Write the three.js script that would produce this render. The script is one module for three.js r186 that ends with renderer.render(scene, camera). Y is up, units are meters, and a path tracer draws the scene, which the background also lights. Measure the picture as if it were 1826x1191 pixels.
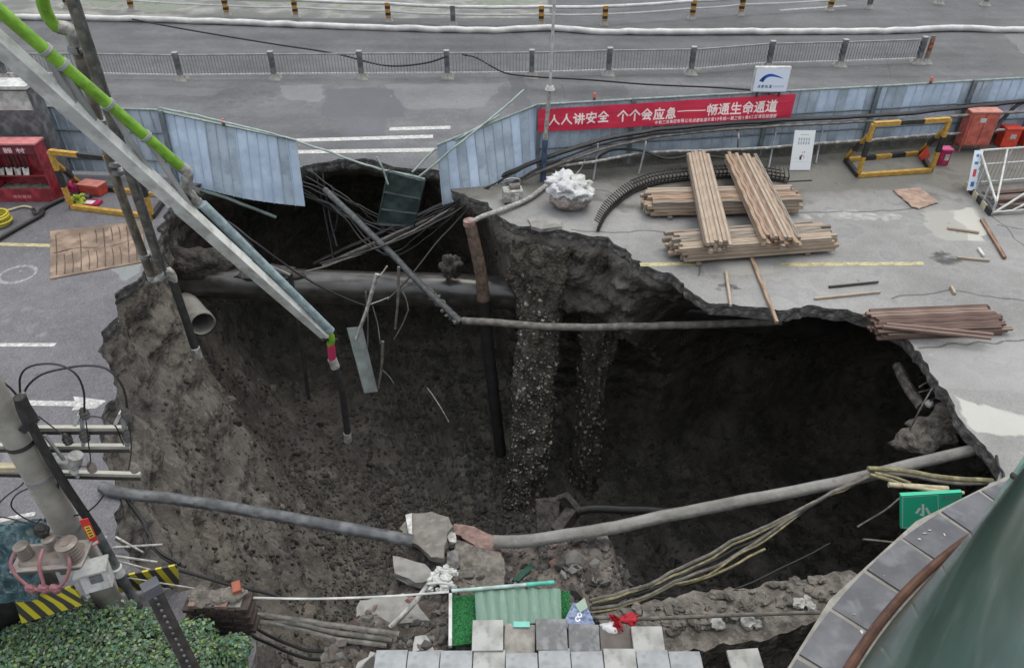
import * as THREE from 'three';
import { ImprovedNoise } from 'three/addons/math/ImprovedNoise.js';
import { mergeGeometries, mergeVertices } from 'three/addons/utils/BufferGeometryUtils.js';
import { RoundedBoxGeometry } from 'three/addons/geometries/RoundedBoxGeometry.js';

// ───────────── camera, sky, sun, exposure ─────────────
const scene = new THREE.Scene();
const camera = new THREE.PerspectiveCamera(48.6, 1024 / 667, 0.1, 600);
camera.position.set(0, 10, 0);
camera.rotation.set(-37 * Math.PI / 180, 0, 0);
const renderer = new THREE.WebGLRenderer({ antialias: true });
renderer.toneMapping = THREE.LinearToneMapping;
renderer.toneMappingExposure = 1.55;
renderer.shadowMap.enabled = true;
{ // closed cloud deck: three times brighter overhead than at the horizon
  const w = 256, h = 128, d = new Float32Array(w * h * 4);
  for (let j = 0; j < h; j++) for (let i = 0; i < w; i++) {
    const s = Math.max(0, Math.sin((j / (h - 1) - 0.5) * Math.PI)), l = 0.83 * (1 + 2 * s) / 3 * 1.4;
    const k = (j * w + i) * 4; d[k] = l * 0.965; d[k + 1] = l; d[k + 2] = l * 1.05; d[k + 3] = 1;
  }
  const sky = new THREE.DataTexture(d, w, h, THREE.RGBAFormat, THREE.FloatType);
  sky.mapping = THREE.EquirectangularReflectionMapping; sky.magFilter = THREE.LinearFilter; sky.needsUpdate = true;
  scene.background = sky; scene.environment = sky;
}
const sun = new THREE.DirectionalLight(0xfff4e6, 1.1);
sun.position.set(13, 50, -27); sun.target.position.set(0, 0, -14);
sun.castShadow = true; sun.shadow.radius = 60; sun.shadow.mapSize.set(2048, 2048);
Object.assign(sun.shadow.camera, { left: -45, right: 45, top: 45, bottom: -45, near: 1, far: 120 });
scene.add(sun, sun.target);

// ───────────── helpers ─────────────
let seed = 20240517;
const rnd = () => { seed = (seed + 0x6d2b79f5) | 0; let t = Math.imul(seed ^ (seed >>> 15), 1 | seed); t = (t + Math.imul(t ^ (t >>> 7), 61 | t)) ^ t; return ((t ^ (t >>> 14)) >>> 0) / 4294967296; };
const rr = (a, b) => a + (b - a) * rnd();
const V = (a) => new THREE.Vector3(a[0], a[1], a[2]);
const lerp = (a, b, t) => a + (b - a) * t, clamp = (x, a = 0, b = 1) => Math.min(b, Math.max(a, x));
const mix = (a, b, t) => a.map((x, i) => lerp(x, b[i], t));
const PN = new ImprovedNoise();
const n3 = (x, y, z) => PN.noise(x + 31.7, y + 17.3, z + 5.9);
const fbm = (x, y, z, o = 4) => { let s = 0, a = 0.5; for (let i = 0; i < o; i++) { s += a * n3(x, y, z); x *= 2.03; y *= 2.03; z *= 2.03; a *= 0.5; } return s; };
const names = {};
const numbered = (n) => { names[n] = (names[n] ?? -1) + 1; return names[n] ? n + '_' + String(names[n]).padStart(3, '0') : n; };
function put(name, g, m, parent) {
  if (!g.userData.keep) g = metreUV(g);
  const o = new THREE.Mesh(g, m); o.name = name; o.castShadow = o.receiveShadow = true; (parent || scene).add(o); return o;
}
function metreUV(g) { // uv in metres, each face laid along the two axes it looks along
  if (!g.attributes.normal) g.computeVertexNormals();
  if (g.index) g = g.toNonIndexed();
  const p = g.attributes.position.array, uv = new Float32Array(p.length / 3 * 2);
  for (let t = 0; t < p.length; t += 9) {
    const ux = p[t + 3] - p[t], uy = p[t + 4] - p[t + 1], uz = p[t + 5] - p[t + 2], vx = p[t + 6] - p[t], vy = p[t + 7] - p[t + 1], vz = p[t + 8] - p[t + 2];
    const ax = Math.abs(uy * vz - uz * vy), ay = Math.abs(uz * vx - ux * vz), az = Math.abs(ux * vy - uy * vx);
    for (let k = 0; k < 3; k++) { const x = p[t + 3 * k], y = p[t + 3 * k + 1], z = p[t + 3 * k + 2], i = (t / 3 + k) * 2; if (ay >= ax && ay >= az) { uv[i] = x; uv[i + 1] = z; } else if (ax >= az) { uv[i] = z; uv[i + 1] = y; } else { uv[i] = x; uv[i + 1] = y; } }
  }
  g.setAttribute('uv', new THREE.BufferAttribute(uv, 2)); return g;
}
// a thing: Group at its base; parts are given in world metres and moved into the group's frame
function thing(name, label, category, base = [0, 0, 0], group) {
  const o = new THREE.Group(); o.name = numbered(name); o.position.set(...base); scene.add(o);
  o.userData = { label, category, kind: 'thing' }; if (group) o.userData.group = group; return o;
}
function part(t, name, g, m, under) {
  g.translate(-t.position.x, -t.position.y, -t.position.z);
  return put(name, g, m, under || t);
}
function single(name, label, category, g, m, group) { // a thing that is one mesh
  g.computeBoundingBox(); const b = g.boundingBox, c = [(b.min.x + b.max.x) / 2, b.min.y, (b.min.z + b.max.z) / 2];
  g.translate(-c[0], -c[1], -c[2]);
  const o = put(numbered(name), g, m); o.position.set(...c); o.userData = { label, category, kind: 'thing' }; if (group) o.userData.group = group; return o;
}
function struct(name, label, category, g, m) { const o = put(numbered(name), g, m); o.userData = { kind: 'structure', label, category }; return o; }
const strip = (gs) => mergeGeometries(gs.map((g) => { let q = g.index ? g.toNonIndexed() : g; for (const k of Object.keys(q.attributes)) if (!['position', 'normal'].includes(k)) q.deleteAttribute(k); return q; }));
const keep = (g) => { g.userData.keep = true; return g; };
// geometries in world metres
function cyl(a, b, r1, r2 = r1, seg = 10) {
  a = V(a); b = V(b); const d = b.clone().sub(a), L = d.length(), g = new THREE.CylinderGeometry(r2, r1, L, seg, Math.max(1, Math.min(6, Math.round(L / 0.6))));
  g.applyQuaternion(new THREE.Quaternion().setFromUnitVectors(new THREE.Vector3(0, 1, 0), d.normalize()));
  g.translate((a.x + b.x) / 2, (a.y + b.y) / 2, (a.z + b.z) / 2); return g;
}
function bar(a, b, w, h = w, roll = 0, bevel = 0) { // a box from a to b, w across, h high
  a = V(a); b = V(b); const d = b.clone().sub(a), L = d.length();
  const g = bevel ? new RoundedBoxGeometry(L, h, w, 1, bevel) : new THREE.BoxGeometry(L, h, w);
  const x = d.clone().normalize(), up = Math.abs(x.y) > 0.97 ? new THREE.Vector3(0, 0, -1) : new THREE.Vector3(0, 1, 0);
  const z = x.clone().cross(up).normalize(), y = z.clone().cross(x);
  const m = new THREE.Matrix4().makeBasis(x, y, z); if (roll) g.rotateX(roll);
  g.applyMatrix4(m); g.translate((a.x + b.x) / 2, (a.y + b.y) / 2, (a.z + b.z) / 2); return g;
}
function box(c, s, ry = 0, bevel = 0.012) { // centre of the base, size
  const g = bevel ? new RoundedBoxGeometry(s[0], s[1], s[2], 1, Math.min(bevel, Math.min(...s) * 0.3)) : new THREE.BoxGeometry(...s); g.rotateY(ry); g.translate(c[0], c[1] + s[1] / 2, c[2]); return g;
}
function tube(pts, r, seg = 7, per = 0.25, wob = 0, r2 = r) {
  const c = new THREE.CatmullRomCurve3(pts.map(V), false, 'centripetal'), L = c.getLength(), n = Math.max(r < 0.05 ? 26 : 8, Math.min(200, Math.round(L / per)));
  const g = new THREE.TubeGeometry(c, n, r, seg, false), p = g.attributes.position;
  for (let i = 0; i <= n; i++) {
    const q = c.getPointAt(i / n), k = lerp(1, r2 / r, i / n), o = wob ? [fbm(q.x * 1.3, q.y * 1.3, q.z * 1.3, 2) * wob, fbm(q.z * 1.3 + 9, q.x * 1.3, q.y, 2) * wob] : [0, 0];
    for (let j = 0; j <= seg; j++) { const m = i * (seg + 1) + j; p.setXYZ(m, q.x + (p.getX(m) - q.x) * k, q.y + (p.getY(m) - q.y) * k + o[0], q.z + (p.getZ(m) - q.z) * k + o[1]); }
  }
  const caps = [[0, c.getTangentAt(0).negate()], [n, c.getTangentAt(1)]].map(([i, d]) => {
    const e = new THREE.CircleGeometry(i ? r2 : r, seg); e.applyQuaternion(new THREE.Quaternion().setFromUnitVectors(new THREE.Vector3(0, 0, 1), d));
    const q = new THREE.Vector3(); for (let j = 0; j < seg; j++) q.add(new THREE.Vector3().fromBufferAttribute(p, i * (seg + 1) + j)); q.divideScalar(seg);
    e.translate(q.x, q.y, q.z); return e;
  });
  g.computeVertexNormals(); return strip([g, ...caps]);
}
// a board from four corner points (a b c d round its face) with thickness th behind the face; uv 0..1 on it when print is set
function board(a, b, c, d, th = 0.02, print = false, nu = 1, nv = 1, warp = null) {
  const A = V(a), B = V(b), C = V(c), D = V(d), n = D.clone().sub(A).cross(B.clone().sub(A)).normalize();
  const P = [], U = [], I = [];
  for (const s of [0, 1]) for (let j = 0; j <= nv; j++) for (let i = 0; i <= nu; i++) {
    const u = i / nu, v = j / nv, p = A.clone().lerp(B, u).lerp(D.clone().lerp(C, u), v); if (warp) p.addScaledVector(n, warp(u, v)); if (s) p.addScaledVector(n, -th);
    P.push(p.x, p.y, p.z); U.push(u, 1 - v);
  }
  const W = nu + 1, S = W * (nv + 1);
  for (let j = 0; j < nv; j++) for (let i = 0; i < nu; i++) { const k = j * W + i; I.push(k, k + 1, k + W + 1, k, k + W + 1, k + W, S + k, S + k + W + 1, S + k + 1, S + k, S + k + W, S + k + W + 1); }
  const edge = (k, l) => I.push(k, S + l, l, k, S + k, S + l);
  for (let i = 0; i < nu; i++) { edge(i, i + 1); edge(nv * W + i + 1, nv * W + i); }
  for (let j = 0; j < nv; j++) { edge((j + 1) * W, j * W); edge(j * W + nu, (j + 1) * W + nu); }
  let g = new THREE.BufferGeometry(); g.setAttribute('position', new THREE.Float32BufferAttribute(P, 3)); g.setAttribute('uv', new THREE.Float32BufferAttribute(U, 2)); g.setIndex(I);
  g = g.toNonIndexed(); g.computeVertexNormals(); if (nu > 2 || nv > 2) { g = mergeVertices(g); g.computeVertexNormals(); }
  return print ? keep(g) : g;
}
function rock(c, s, sd = 1, detail = 2, rough = 0.35, flat = 1) { // an uneven lump
  let g = new THREE.IcosahedronGeometry(1, detail); g.deleteAttribute('uv'); g.deleteAttribute('normal'); g = mergeVertices(g, 1e-4);
  const p = g.attributes.position;
  for (let i = 0; i < p.count; i++) { const x = p.getX(i), y = p.getY(i), z = p.getZ(i), k = 1 + rough * (fbm(x * 1.4 + sd * 7.1, y * 1.4 + sd * 3.3, z * 1.4, 5) * 1.6 - (detail > 2 ? 0.35 * Math.abs(n3(x * 5 + sd, y * 5, z * 5)) : 0)); p.setXYZ(i, x * k * s[0] + c[0], y * k * s[1] * flat + c[1], z * k * s[2] + c[2]); }
  if (detail < 3) g = g.toNonIndexed(); g.computeVertexNormals(); return g;
}
// an irregular slab: outline in plan (list of world points), thickness th, tilted to pass through the points
function slab(pts, th, jag = 0.04) {
  const q = []; pts.forEach((a, i) => { const b = pts[(i + 1) % pts.length], n = Math.max(1, Math.round(Math.hypot(b[0] - a[0], b[2] - a[2]) / 0.12)); for (let k = 0; k < n; k++) { const p = mix(a, b, k / n); q.push([p[0] + jag * fbm(p[0] * 5, p[2] * 5, 3, 2) * 2, p[1], p[2] + jag * fbm(p[2] * 5, p[0] * 5, 8, 2) * 2]); } });
  const tri = THREE.ShapeUtils.triangulateShape(q.map((p) => new THREE.Vector2(p[0], p[2])), []), P = [], I = [], N = q.length;
  for (const s of [0, 1]) q.forEach((p, i) => P.push(p[0] + (s ? jag * rr(-1, 1) : 0), p[1] - (s ? th * rr(0.8, 1.2) : 0), p[2] + (s ? jag * rr(-1, 1) : 0)));
  for (const t of tri) { I.push(t[0], t[1], t[2], N + t[0], N + t[2], N + t[1]); }
  for (let i = 0; i < N; i++) { const j = (i + 1) % N; I.push(i, j, N + j, i, N + j, N + i); }
  let g = new THREE.BufferGeometry(); g.setAttribute('position', new THREE.Float32BufferAttribute(P, 3)); g.setIndex(I); g = g.toNonIndexed(); g.computeVertexNormals(); return g;
}
// crumpled cloth: grid over four corners, folded by noise
const crumple = (a, b, c, d, n, amp, f, th = 0.006) => board(a, b, c, d, th, false, n, n, (u, v) => amp * (Math.abs(fbm(u * f + a[0], v * f + a[2], 1.3, 3)) * 2.2 - 0.3));

// ───────────── materials ─────────────
const K = 1.62; // how much brighter an open level surface shows than its base colour
const lin = (hex, k = K) => { const c = new THREE.Color(hex); return [Math.min(0.85, c.r / k), Math.min(0.85, c.g / k), Math.min(0.85, c.b / k)]; };
const toS = (x) => { x = clamp(x); return 255 * (x <= 0.0031308 ? 12.92 * x : 1.055 * x ** (1 / 2.4) - 0.055); };
function tile(size, cx, cy, oct, sd) { // repeating value noise, 0..1
  const out = new Float32Array(size * size); let amp = 0.5, sum = 0;
  for (let o = 0; o < oct; o++) {
    const nx = cx << o, ny = cy << o, t = new Float32Array(nx * ny); let s = (sd * 7919 + o * 104729) | 0;
    for (let i = 0; i < t.length; i++) { s = Math.imul(s ^ (s >>> 15), 2246822519) + 374761393 | 0; let q = Math.imul(s ^ (s >>> 13), 3266489917); t[i] = ((q ^ (q >>> 16)) >>> 0) / 4294967296; }
    for (let y = 0; y < size; y++) { const fy = y / size * ny, y0 = Math.floor(fy), ty = fy - y0, sy = ty * ty * (3 - 2 * ty), r0 = (y0 % ny) * nx, r1 = ((y0 + 1) % ny) * nx;
      for (let x = 0; x < size; x++) { const fx = x / size * nx, x0 = Math.floor(fx), tx = fx - x0, sx = tx * tx * (3 - 2 * tx), a = x0 % nx, b = (x0 + 1) % nx;
        out[y * size + x] += amp * lerp(lerp(t[r0 + a], t[r0 + b], sx), lerp(t[r1 + a], t[r1 + b], sx), sy); } }
    sum += amp; amp *= 0.55;
  }
  for (let i = 0; i < out.length; i++) out[i] = clamp((out[i] / sum - 0.5) * 1.7 + 0.5);
  return out;
}
const tiles = {};
const getTile = (size, cx, cy, oct, sd) => tiles[[size, cx, cy, oct, sd]] ??= tile(size, cx, cy, oct, sd);
function mapOf(a, b, { size = 256, cx = 4, cy = 4, oct = 5, sd = 1, metres = 1.5, contrast = 1, third = null, speck = 0 } = {}) {
  const n = getTile(size, cx, cy, oct, sd), n2 = getTile(size, cx * 2, cy * 2, 5, sd + 11), d = new Uint8Array(size * size * 4);
  for (let i = 0; i < size * size; i++) {
    let t = clamp((n[i] - 0.5) * contrast + 0.5), c = mix(a, b, t);
    if (third) { const k = clamp((n2[i] - 0.5) * 2.2) * 0.75; c = mix(c, third, k); }
    const f = 1 + speck * (((Math.imul(i + 1, 2654435761) >>> 8) & 1023) / 1023 - 0.5);
    d[4 * i] = toS(c[0] * f); d[4 * i + 1] = toS(c[1] * f); d[4 * i + 2] = toS(c[2] * f); d[4 * i + 3] = 255;
  }
  const t = new THREE.DataTexture(d, size, size); t.colorSpace = THREE.SRGBColorSpace; t.magFilter = THREE.LinearFilter; t.wrapS = t.wrapT = THREE.RepeatWrapping; t.repeat.set(1 / metres, 1 / metres); t.needsUpdate = true; return t;
}
const bumps = {};
function bumpOf(cx, cy, oct, sd, metres, size = 256) {
  return bumps[[cx, cy, oct, sd, metres, size]] ??= (() => { const n = getTile(size, cx, cy, oct, sd), d = new Uint8Array(size * size * 4); for (let i = 0; i < n.length; i++) { d[4 * i] = d[4 * i + 1] = d[4 * i + 2] = n[i] * 255; d[4 * i + 3] = 255; }
    const t = new THREE.DataTexture(d, size, size); t.magFilter = THREE.LinearFilter; t.wrapS = t.wrapT = THREE.RepeatWrapping; t.repeat.set(1 / metres, 1 / metres); t.needsUpdate = true; return t; })();
}
// two tones that vary over the surface; colours as they look in open daylight. Materials with detail of their own get their own map, the others share a few grey ones.
const shared = {};
function mat(a, b, o = {}) {
  const m = new (o.phys ? THREE.MeshPhysicalMaterial : THREE.MeshStandardMaterial)({ roughness: o.rough ?? 0.8, metalness: o.metal ?? 0, side: THREE.DoubleSide });
  const A = lin(a, o.k), B = lin(b, o.k), own = o.speck || o.own || o.cx || o.size;
  if (own) m.map = mapOf(A, B, { ...o, third: o.third ? lin(o.third, o.k) : null });
  else {
    const ratio = (B[0] + B[1] + B[2]) / (A[0] + A[1] + A[2]), r = ratio < 0.6 ? 0.5 : ratio < 0.78 ? 0.68 : 0.84, w = (o.metres ?? 1.5) < 0.55 ? 0.4 : (o.metres ?? 1.5) < 1.05 ? 0.8 : 1.6, th = o.third ? 1 : 0;
    m.color.setRGB(...A); m.map = shared[[r, w, th]] ??= mapOf([1, 1, 1], [r, r, r], { metres: w, contrast: 1.5, sd: 2 + Math.round(r * 10), third: th ? [r * 0.75, r * 0.75, r * 0.73] : null, oct: 6 });
  }
  if (o.bump) { m.bumpMap = bumpOf(o.bc ?? 8, o.bc ?? 8, 5, 3, o.bm ?? 0.7); m.bumpScale = o.bump; }
  Object.assign(m, o.set || {}); return m;
}
const plain = (a, rough = 0.6, o = {}) => { const m = new (o.phys ? THREE.MeshPhysicalMaterial : THREE.MeshStandardMaterial)({ roughness: rough, metalness: o.metal ?? 0, side: THREE.DoubleSide }); m.color.setRGB(...lin(a, o.k)); Object.assign(m, o.set || {}); return m; };
const M = {
  soil: mat('#736f6a', '#4c4945', { metres: 2.6, cx: 7, cy: 7, oct: 6, size: 512, contrast: 1.3, third: '#7c776f', speck: 0.45, bump: 0.035, bc: 16, bm: 1.3, rough: 0.9, k: 1.45 }),
  pebble: mat('#6a655c', '#403c37', { metres: 1.3, cx: 10, cy: 10, oct: 5, size: 512, contrast: 1.6, third: '#7d7763', speck: 0.7, bump: 0.07, bc: 14, bm: 0.9, rough: 0.85, k: 1.5, sd: 7 }),
  stone: plain('#ffffff', 0.85),
  asphaltEdge: mat('#8b8988', '#565452', { metres: 0.8, cx: 8, cy: 8, contrast: 1.5, speck: 0.4, bump: 0.03, rough: 0.9 }),
  concrete: mat('#a9a8a4', '#8a8984', { metres: 1.7, speck: 0.15, contrast: 1.3, bump: 0.008, rough: 0.85, third: '#77766f' }),
  poleConcrete: mat('#bdbab1', '#a19e96', { metres: 1.3, speck: 0.1, contrast: 1.2, bump: 0.004, rough: 0.8, third: '#8d8b83' }),
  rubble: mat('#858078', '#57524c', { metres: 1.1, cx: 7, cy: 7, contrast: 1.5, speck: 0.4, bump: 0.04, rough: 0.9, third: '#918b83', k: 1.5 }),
  brick: mat('#a58a82', '#7b645c', { metres: 0.6, cx: 7, cy: 7, contrast: 1.3, speck: 0.3, bump: 0.02, rough: 0.9 }),
  galv: mat('#b4b7b8', '#96999a', { metres: 0.9, rough: 0.5, metal: 0.35, contrast: 1.2 }),
  steelGrey: mat('#8e9194', '#6c6f72', { metres: 0.9, rough: 0.55, metal: 0.2, contrast: 1.3, third: '#5a5a58' }),
  black: mat('#343436', '#232325', { metres: 0.6, rough: 0.55, contrast: 1.4, third: '#4c4b48' }),
  armSteel: mat('#d6d3c7', '#bdbaae', { metres: 0.8, rough: 0.5 }),
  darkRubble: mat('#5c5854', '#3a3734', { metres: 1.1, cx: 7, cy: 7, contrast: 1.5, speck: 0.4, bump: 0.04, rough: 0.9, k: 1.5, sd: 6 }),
  hose: mat('#efefed', '#d5d6d4', { metres: 1.2, rough: 0.5 }),
  postDark: mat('#6b6f70', '#474a4b', { metres: 0.5, rough: 0.6, third: '#8a8c8a' }),
  cable: plain('#2c2c2e', 0.6),
  cableGrey: mat('#8b8780', '#5f5b55', { metres: 0.5, rough: 0.7, contrast: 1.4 }),
  rust: mat('#7c6a5e', '#56463a', { own: 1, metres: 0.6, rough: 0.85, contrast: 1.5, third: '#8d7360', bump: 0.006 }),
  white: mat('#e9ebe8', '#cfd2d0', { metres: 0.8, rough: 0.5, contrast: 1.2, third: '#b3b3ac' }),
  whitePipe: mat('#d9d8d2', '#aeaca5', { metres: 0.5, rough: 0.6, contrast: 1.3, third: '#8d8a82' }),
  paintWhite: mat('#e8e8e6', '#c4c4c2', { metres: 0.7, cx: 8, cy: 8, rough: 0.7, contrast: 1.8, third: '#8f8f8e' }),
  paintYellow: mat('#d8cf9a', '#b5ad86', { metres: 0.9, cx: 8, cy: 8, rough: 0.7, contrast: 1.8, third: '#8f8b7a' }),
  paintWorn: mat('#c9c9c6', '#8f8f8f', { metres: 0.6, cx: 8, cy: 8, rough: 0.75, contrast: 2.2, third: '#77777a' }),
  hoard: mat('#a2b1c2', '#8d9cae', { own: 1, metres: 2.1, rough: 0.42, contrast: 1.5, third: '#8a97a5', k: 0.72 }),
  hoard2: mat('#9aa7b4', '#84909d', { own: 1, metres: 1.7, rough: 0.45, contrast: 1.5, third: '#7d8a96', k: 0.85, sd: 5 }),
  hoardFrame: mat('#8a989f', '#6e7b82', { metres: 0.8, rough: 0.5, metal: 0.2, third: '#5f6668' }),
  hoardTop: mat('#b9cdc6', '#8fb0a6', { metres: 0.8, rough: 0.5, third: '#6a9a8a' }),
  hoardBack: mat('#5a706b', '#43554f', { metres: 1.2, rough: 0.55, contrast: 1.4, third: '#5f7a73' }),
  yellow: mat('#e0b04c', '#b98c38', { metres: 0.5, rough: 0.55, contrast: 1.5, third: '#8c7440' }),
  frameBlack: mat('#3a3a3c', '#28282a', { metres: 0.5, rough: 0.5, contrast: 1.4, third: '#565654' }),
  frameCream: mat('#e3d7b4', '#c5b890', { metres: 0.5, rough: 0.6, contrast: 1.5 }),
  orangePost: mat('#d79a3a', '#b77d2c', { metres: 0.3, rough: 0.6 }),
  red: mat('#a83a46', '#82303a', { metres: 0.8, rough: 0.4, contrast: 1.5, third: '#bb5a60', k: 1.3 }),
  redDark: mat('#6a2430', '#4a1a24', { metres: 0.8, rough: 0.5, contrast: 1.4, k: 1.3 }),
  salmon: mat('#c9695c', '#ae574c', { metres: 0.7, rough: 0.45, contrast: 1.4, third: '#d98a7c', k: 1.2 }),
  orangeRed: mat('#dd4a35', '#bb3b2a', { metres: 0.5, rough: 0.45, k: 1.2 }),
  magenta: mat('#b5275c', '#8e1f48', { metres: 0.5, rough: 0.45, k: 1.2 }),
  boom: mat('#d7dad6', '#b9bdb9', { metres: 1.6, rough: 0.45, contrast: 1.4, third: '#a3a6a1', k: 1.05 }),
  boomSide: mat('#a4a7a6', '#8b8e8d', { metres: 1.2, rough: 0.5, contrast: 1.3, k: 1.25 }),
  lime: mat('#8cc63f', '#78b22f', { metres: 0.7, rough: 0.4, contrast: 1.2, third: '#9fd05c', k: 1.35 }),
  paleBlue: mat('#bcd3da', '#9dbac4', { metres: 0.7, rough: 0.5, contrast: 1.4, third: '#b7d0d8' }),
  pink: plain('#d8456e', 0.45),
  rubber: mat('#3b3a3a', '#2a2929', { metres: 0.4, rough: 0.75, contrast: 1.4, third: '#55514d', bump: 0.004, bm: 0.3 }),
  boomOld: mat('#8f8d85', '#6a6861', { own: 1, metres: 0.7, rough: 0.7, contrast: 1.6, third: '#a5a39a', k: 1.2 }),
  boomPipe: mat('#9a9284', '#766f63', { metres: 0.6, rough: 0.7, contrast: 1.5, third: '#5d594f' }),
  plate: mat('#b29a86', '#8e7868', { metres: 1.4, rough: 0.65, contrast: 1.6, third: '#c3b3a3', bump: 0.006 }),
  plywood: mat('#bfa491', '#a48872', { metres: 0.8, rough: 0.8, contrast: 1.5, third: '#d0bdab' }),
  leafGreenSign: plain('#10a37f', 0.45, { k: 1.0 }),
  teal: mat('#5fd0bb', '#43b8a2', { metres: 0.4, rough: 0.5 }),
  tarp: mat('#4a6d76', '#28414b', { metres: 0.8, rough: 0.45, contrast: 1.8, third: '#8fc0c8' }),
  tile: mat('#b3b8bb', '#9a9fa3', { metres: 1.0, rough: 0.6, contrast: 1.4, speck: 0.1, third: '#888d90', bump: 0.003 }),
  tile2: mat('#c0c2bf', '#a5a7a3', { metres: 0.8, rough: 0.65, contrast: 1.4, speck: 0.12, third: '#8f8f8a', bump: 0.003, sd: 5 }),
  tile3: mat('#7d7f82', '#66686b', { metres: 0.8, rough: 0.65, contrast: 1.4, speck: 0.12, third: '#a0a2a2', bump: 0.003, sd: 8 }),
  tileBrown: mat('#6d6560', '#524b47', { metres: 0.8, rough: 0.7, contrast: 1.4, speck: 0.15, bump: 0.003, sd: 9 }),
  coping: mat('#6d6f76', '#55575e', { metres: 1.2, rough: 0.55, contrast: 1.5, third: '#82848a', speck: 0.1 }),
  mortar: mat('#b5b2aa', '#94918a', { metres: 0.5, rough: 0.9, contrast: 1.5, speck: 0.2 }),
  gutterRust: mat('#75513f', '#523a2e', { metres: 0.6, rough: 0.7, contrast: 1.6, third: '#86705f' }),
  turf: mat('#2f8a4c', '#1f6b38', { metres: 0.15, cx: 12, cy: 12, oct: 3, rough: 0.9, contrast: 2, bump: 0.01, bm: 0.15 }),
  cloth: mat('#e6e8ea', '#cfd3d8', { metres: 0.5, rough: 0.8, contrast: 1.4 }),
  redCloth: mat('#d8283c', '#a81e2e', { metres: 0.3, rough: 0.8, contrast: 1.5 }),
  bamboo: mat('#b5ad85', '#8d8668', { metres: 0.5, rough: 0.7, contrast: 1.5, third: '#d3cb9c' }),
  pvcYellow: plain('#d8c93a', 0.5),
  orangeBox: mat('#d8574a', '#b5483e', { metres: 0.4, rough: 0.5 }),
  darkMetal: mat('#4b4744', '#33302e', { metres: 0.4, rough: 0.6, contrast: 1.5, third: '#5f5a55' }),
  porcelain: mat('#8b8078', '#6e655f', { metres: 0.3, rough: 0.35, contrast: 1.2 }),
  porcelainDark: plain('#3a3634', 0.35),
  pinkBoot: mat('#b0797e', '#935f64', { metres: 0.3, rough: 0.6 }),
};
const wood = (a, b, sd) => { const m = mat(a, b, { cx: 2, cy: 24, oct: 4, metres: 0.9, contrast: 1.9, rough: 0.85, sd, speck: 0.1, k: 1.9 }); m.bumpMap = bumpOf(2, 24, 3, sd, 0.9); m.bumpScale = 0.004; return m; };
M.timber = [wood('#d0bca8', '#a6907b', 1), wood('#c7ae97', '#9a806a', 2), wood('#d8c9b6', '#b09d89', 3), wood('#b99b86', '#8b705c', 4), wood('#b0a598', '#857a6e', 5)];
M.board = [wood('#9c837a', '#6f5850', 6), wood('#856a61', '#5c453e', 7), wood('#b09a8d', '#867064', 8), wood('#775c53', '#4f3b35', 9)];
const gloss = new THREE.MeshPhysicalMaterial({ roughness: 0.3, metalness: 0, clearcoat: 0.4, clearcoatRoughness: 0.2, side: THREE.DoubleSide }); gloss.map = mapOf(lin('#4e4d4b'), lin('#363533'), { metres: 1.6, contrast: 1.6, third: lin('#5e5a54') }); M.bigPipe = gloss;
M.domeGlass = new THREE.MeshPhysicalMaterial({ roughness: 0.22, metalness: 0, clearcoat: 0.6, clearcoatRoughness: 0.12, side: THREE.DoubleSide }); M.domeGlass.map = mapOf(lin('#66807a', 1.75), lin('#52685f', 1.75), { metres: 3.2, cx: 2, cy: 9, oct: 5, contrast: 1.3, third: lin('#778c84', 1.75) });
M.sheetTeal = new THREE.MeshPhysicalMaterial({ roughness: 0.35, transmission: 0.75, thickness: 0, side: THREE.DoubleSide }); M.sheetTeal.color.setRGB(0.4, 0.6, 0.5);
M.sheetPanel = new THREE.MeshPhysicalMaterial({ roughness: 0.3, side: THREE.DoubleSide }); M.sheetPanel.map = mapOf(lin('#a3adad'), lin('#838d8c'), { metres: 1, contrast: 1.3 });

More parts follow.
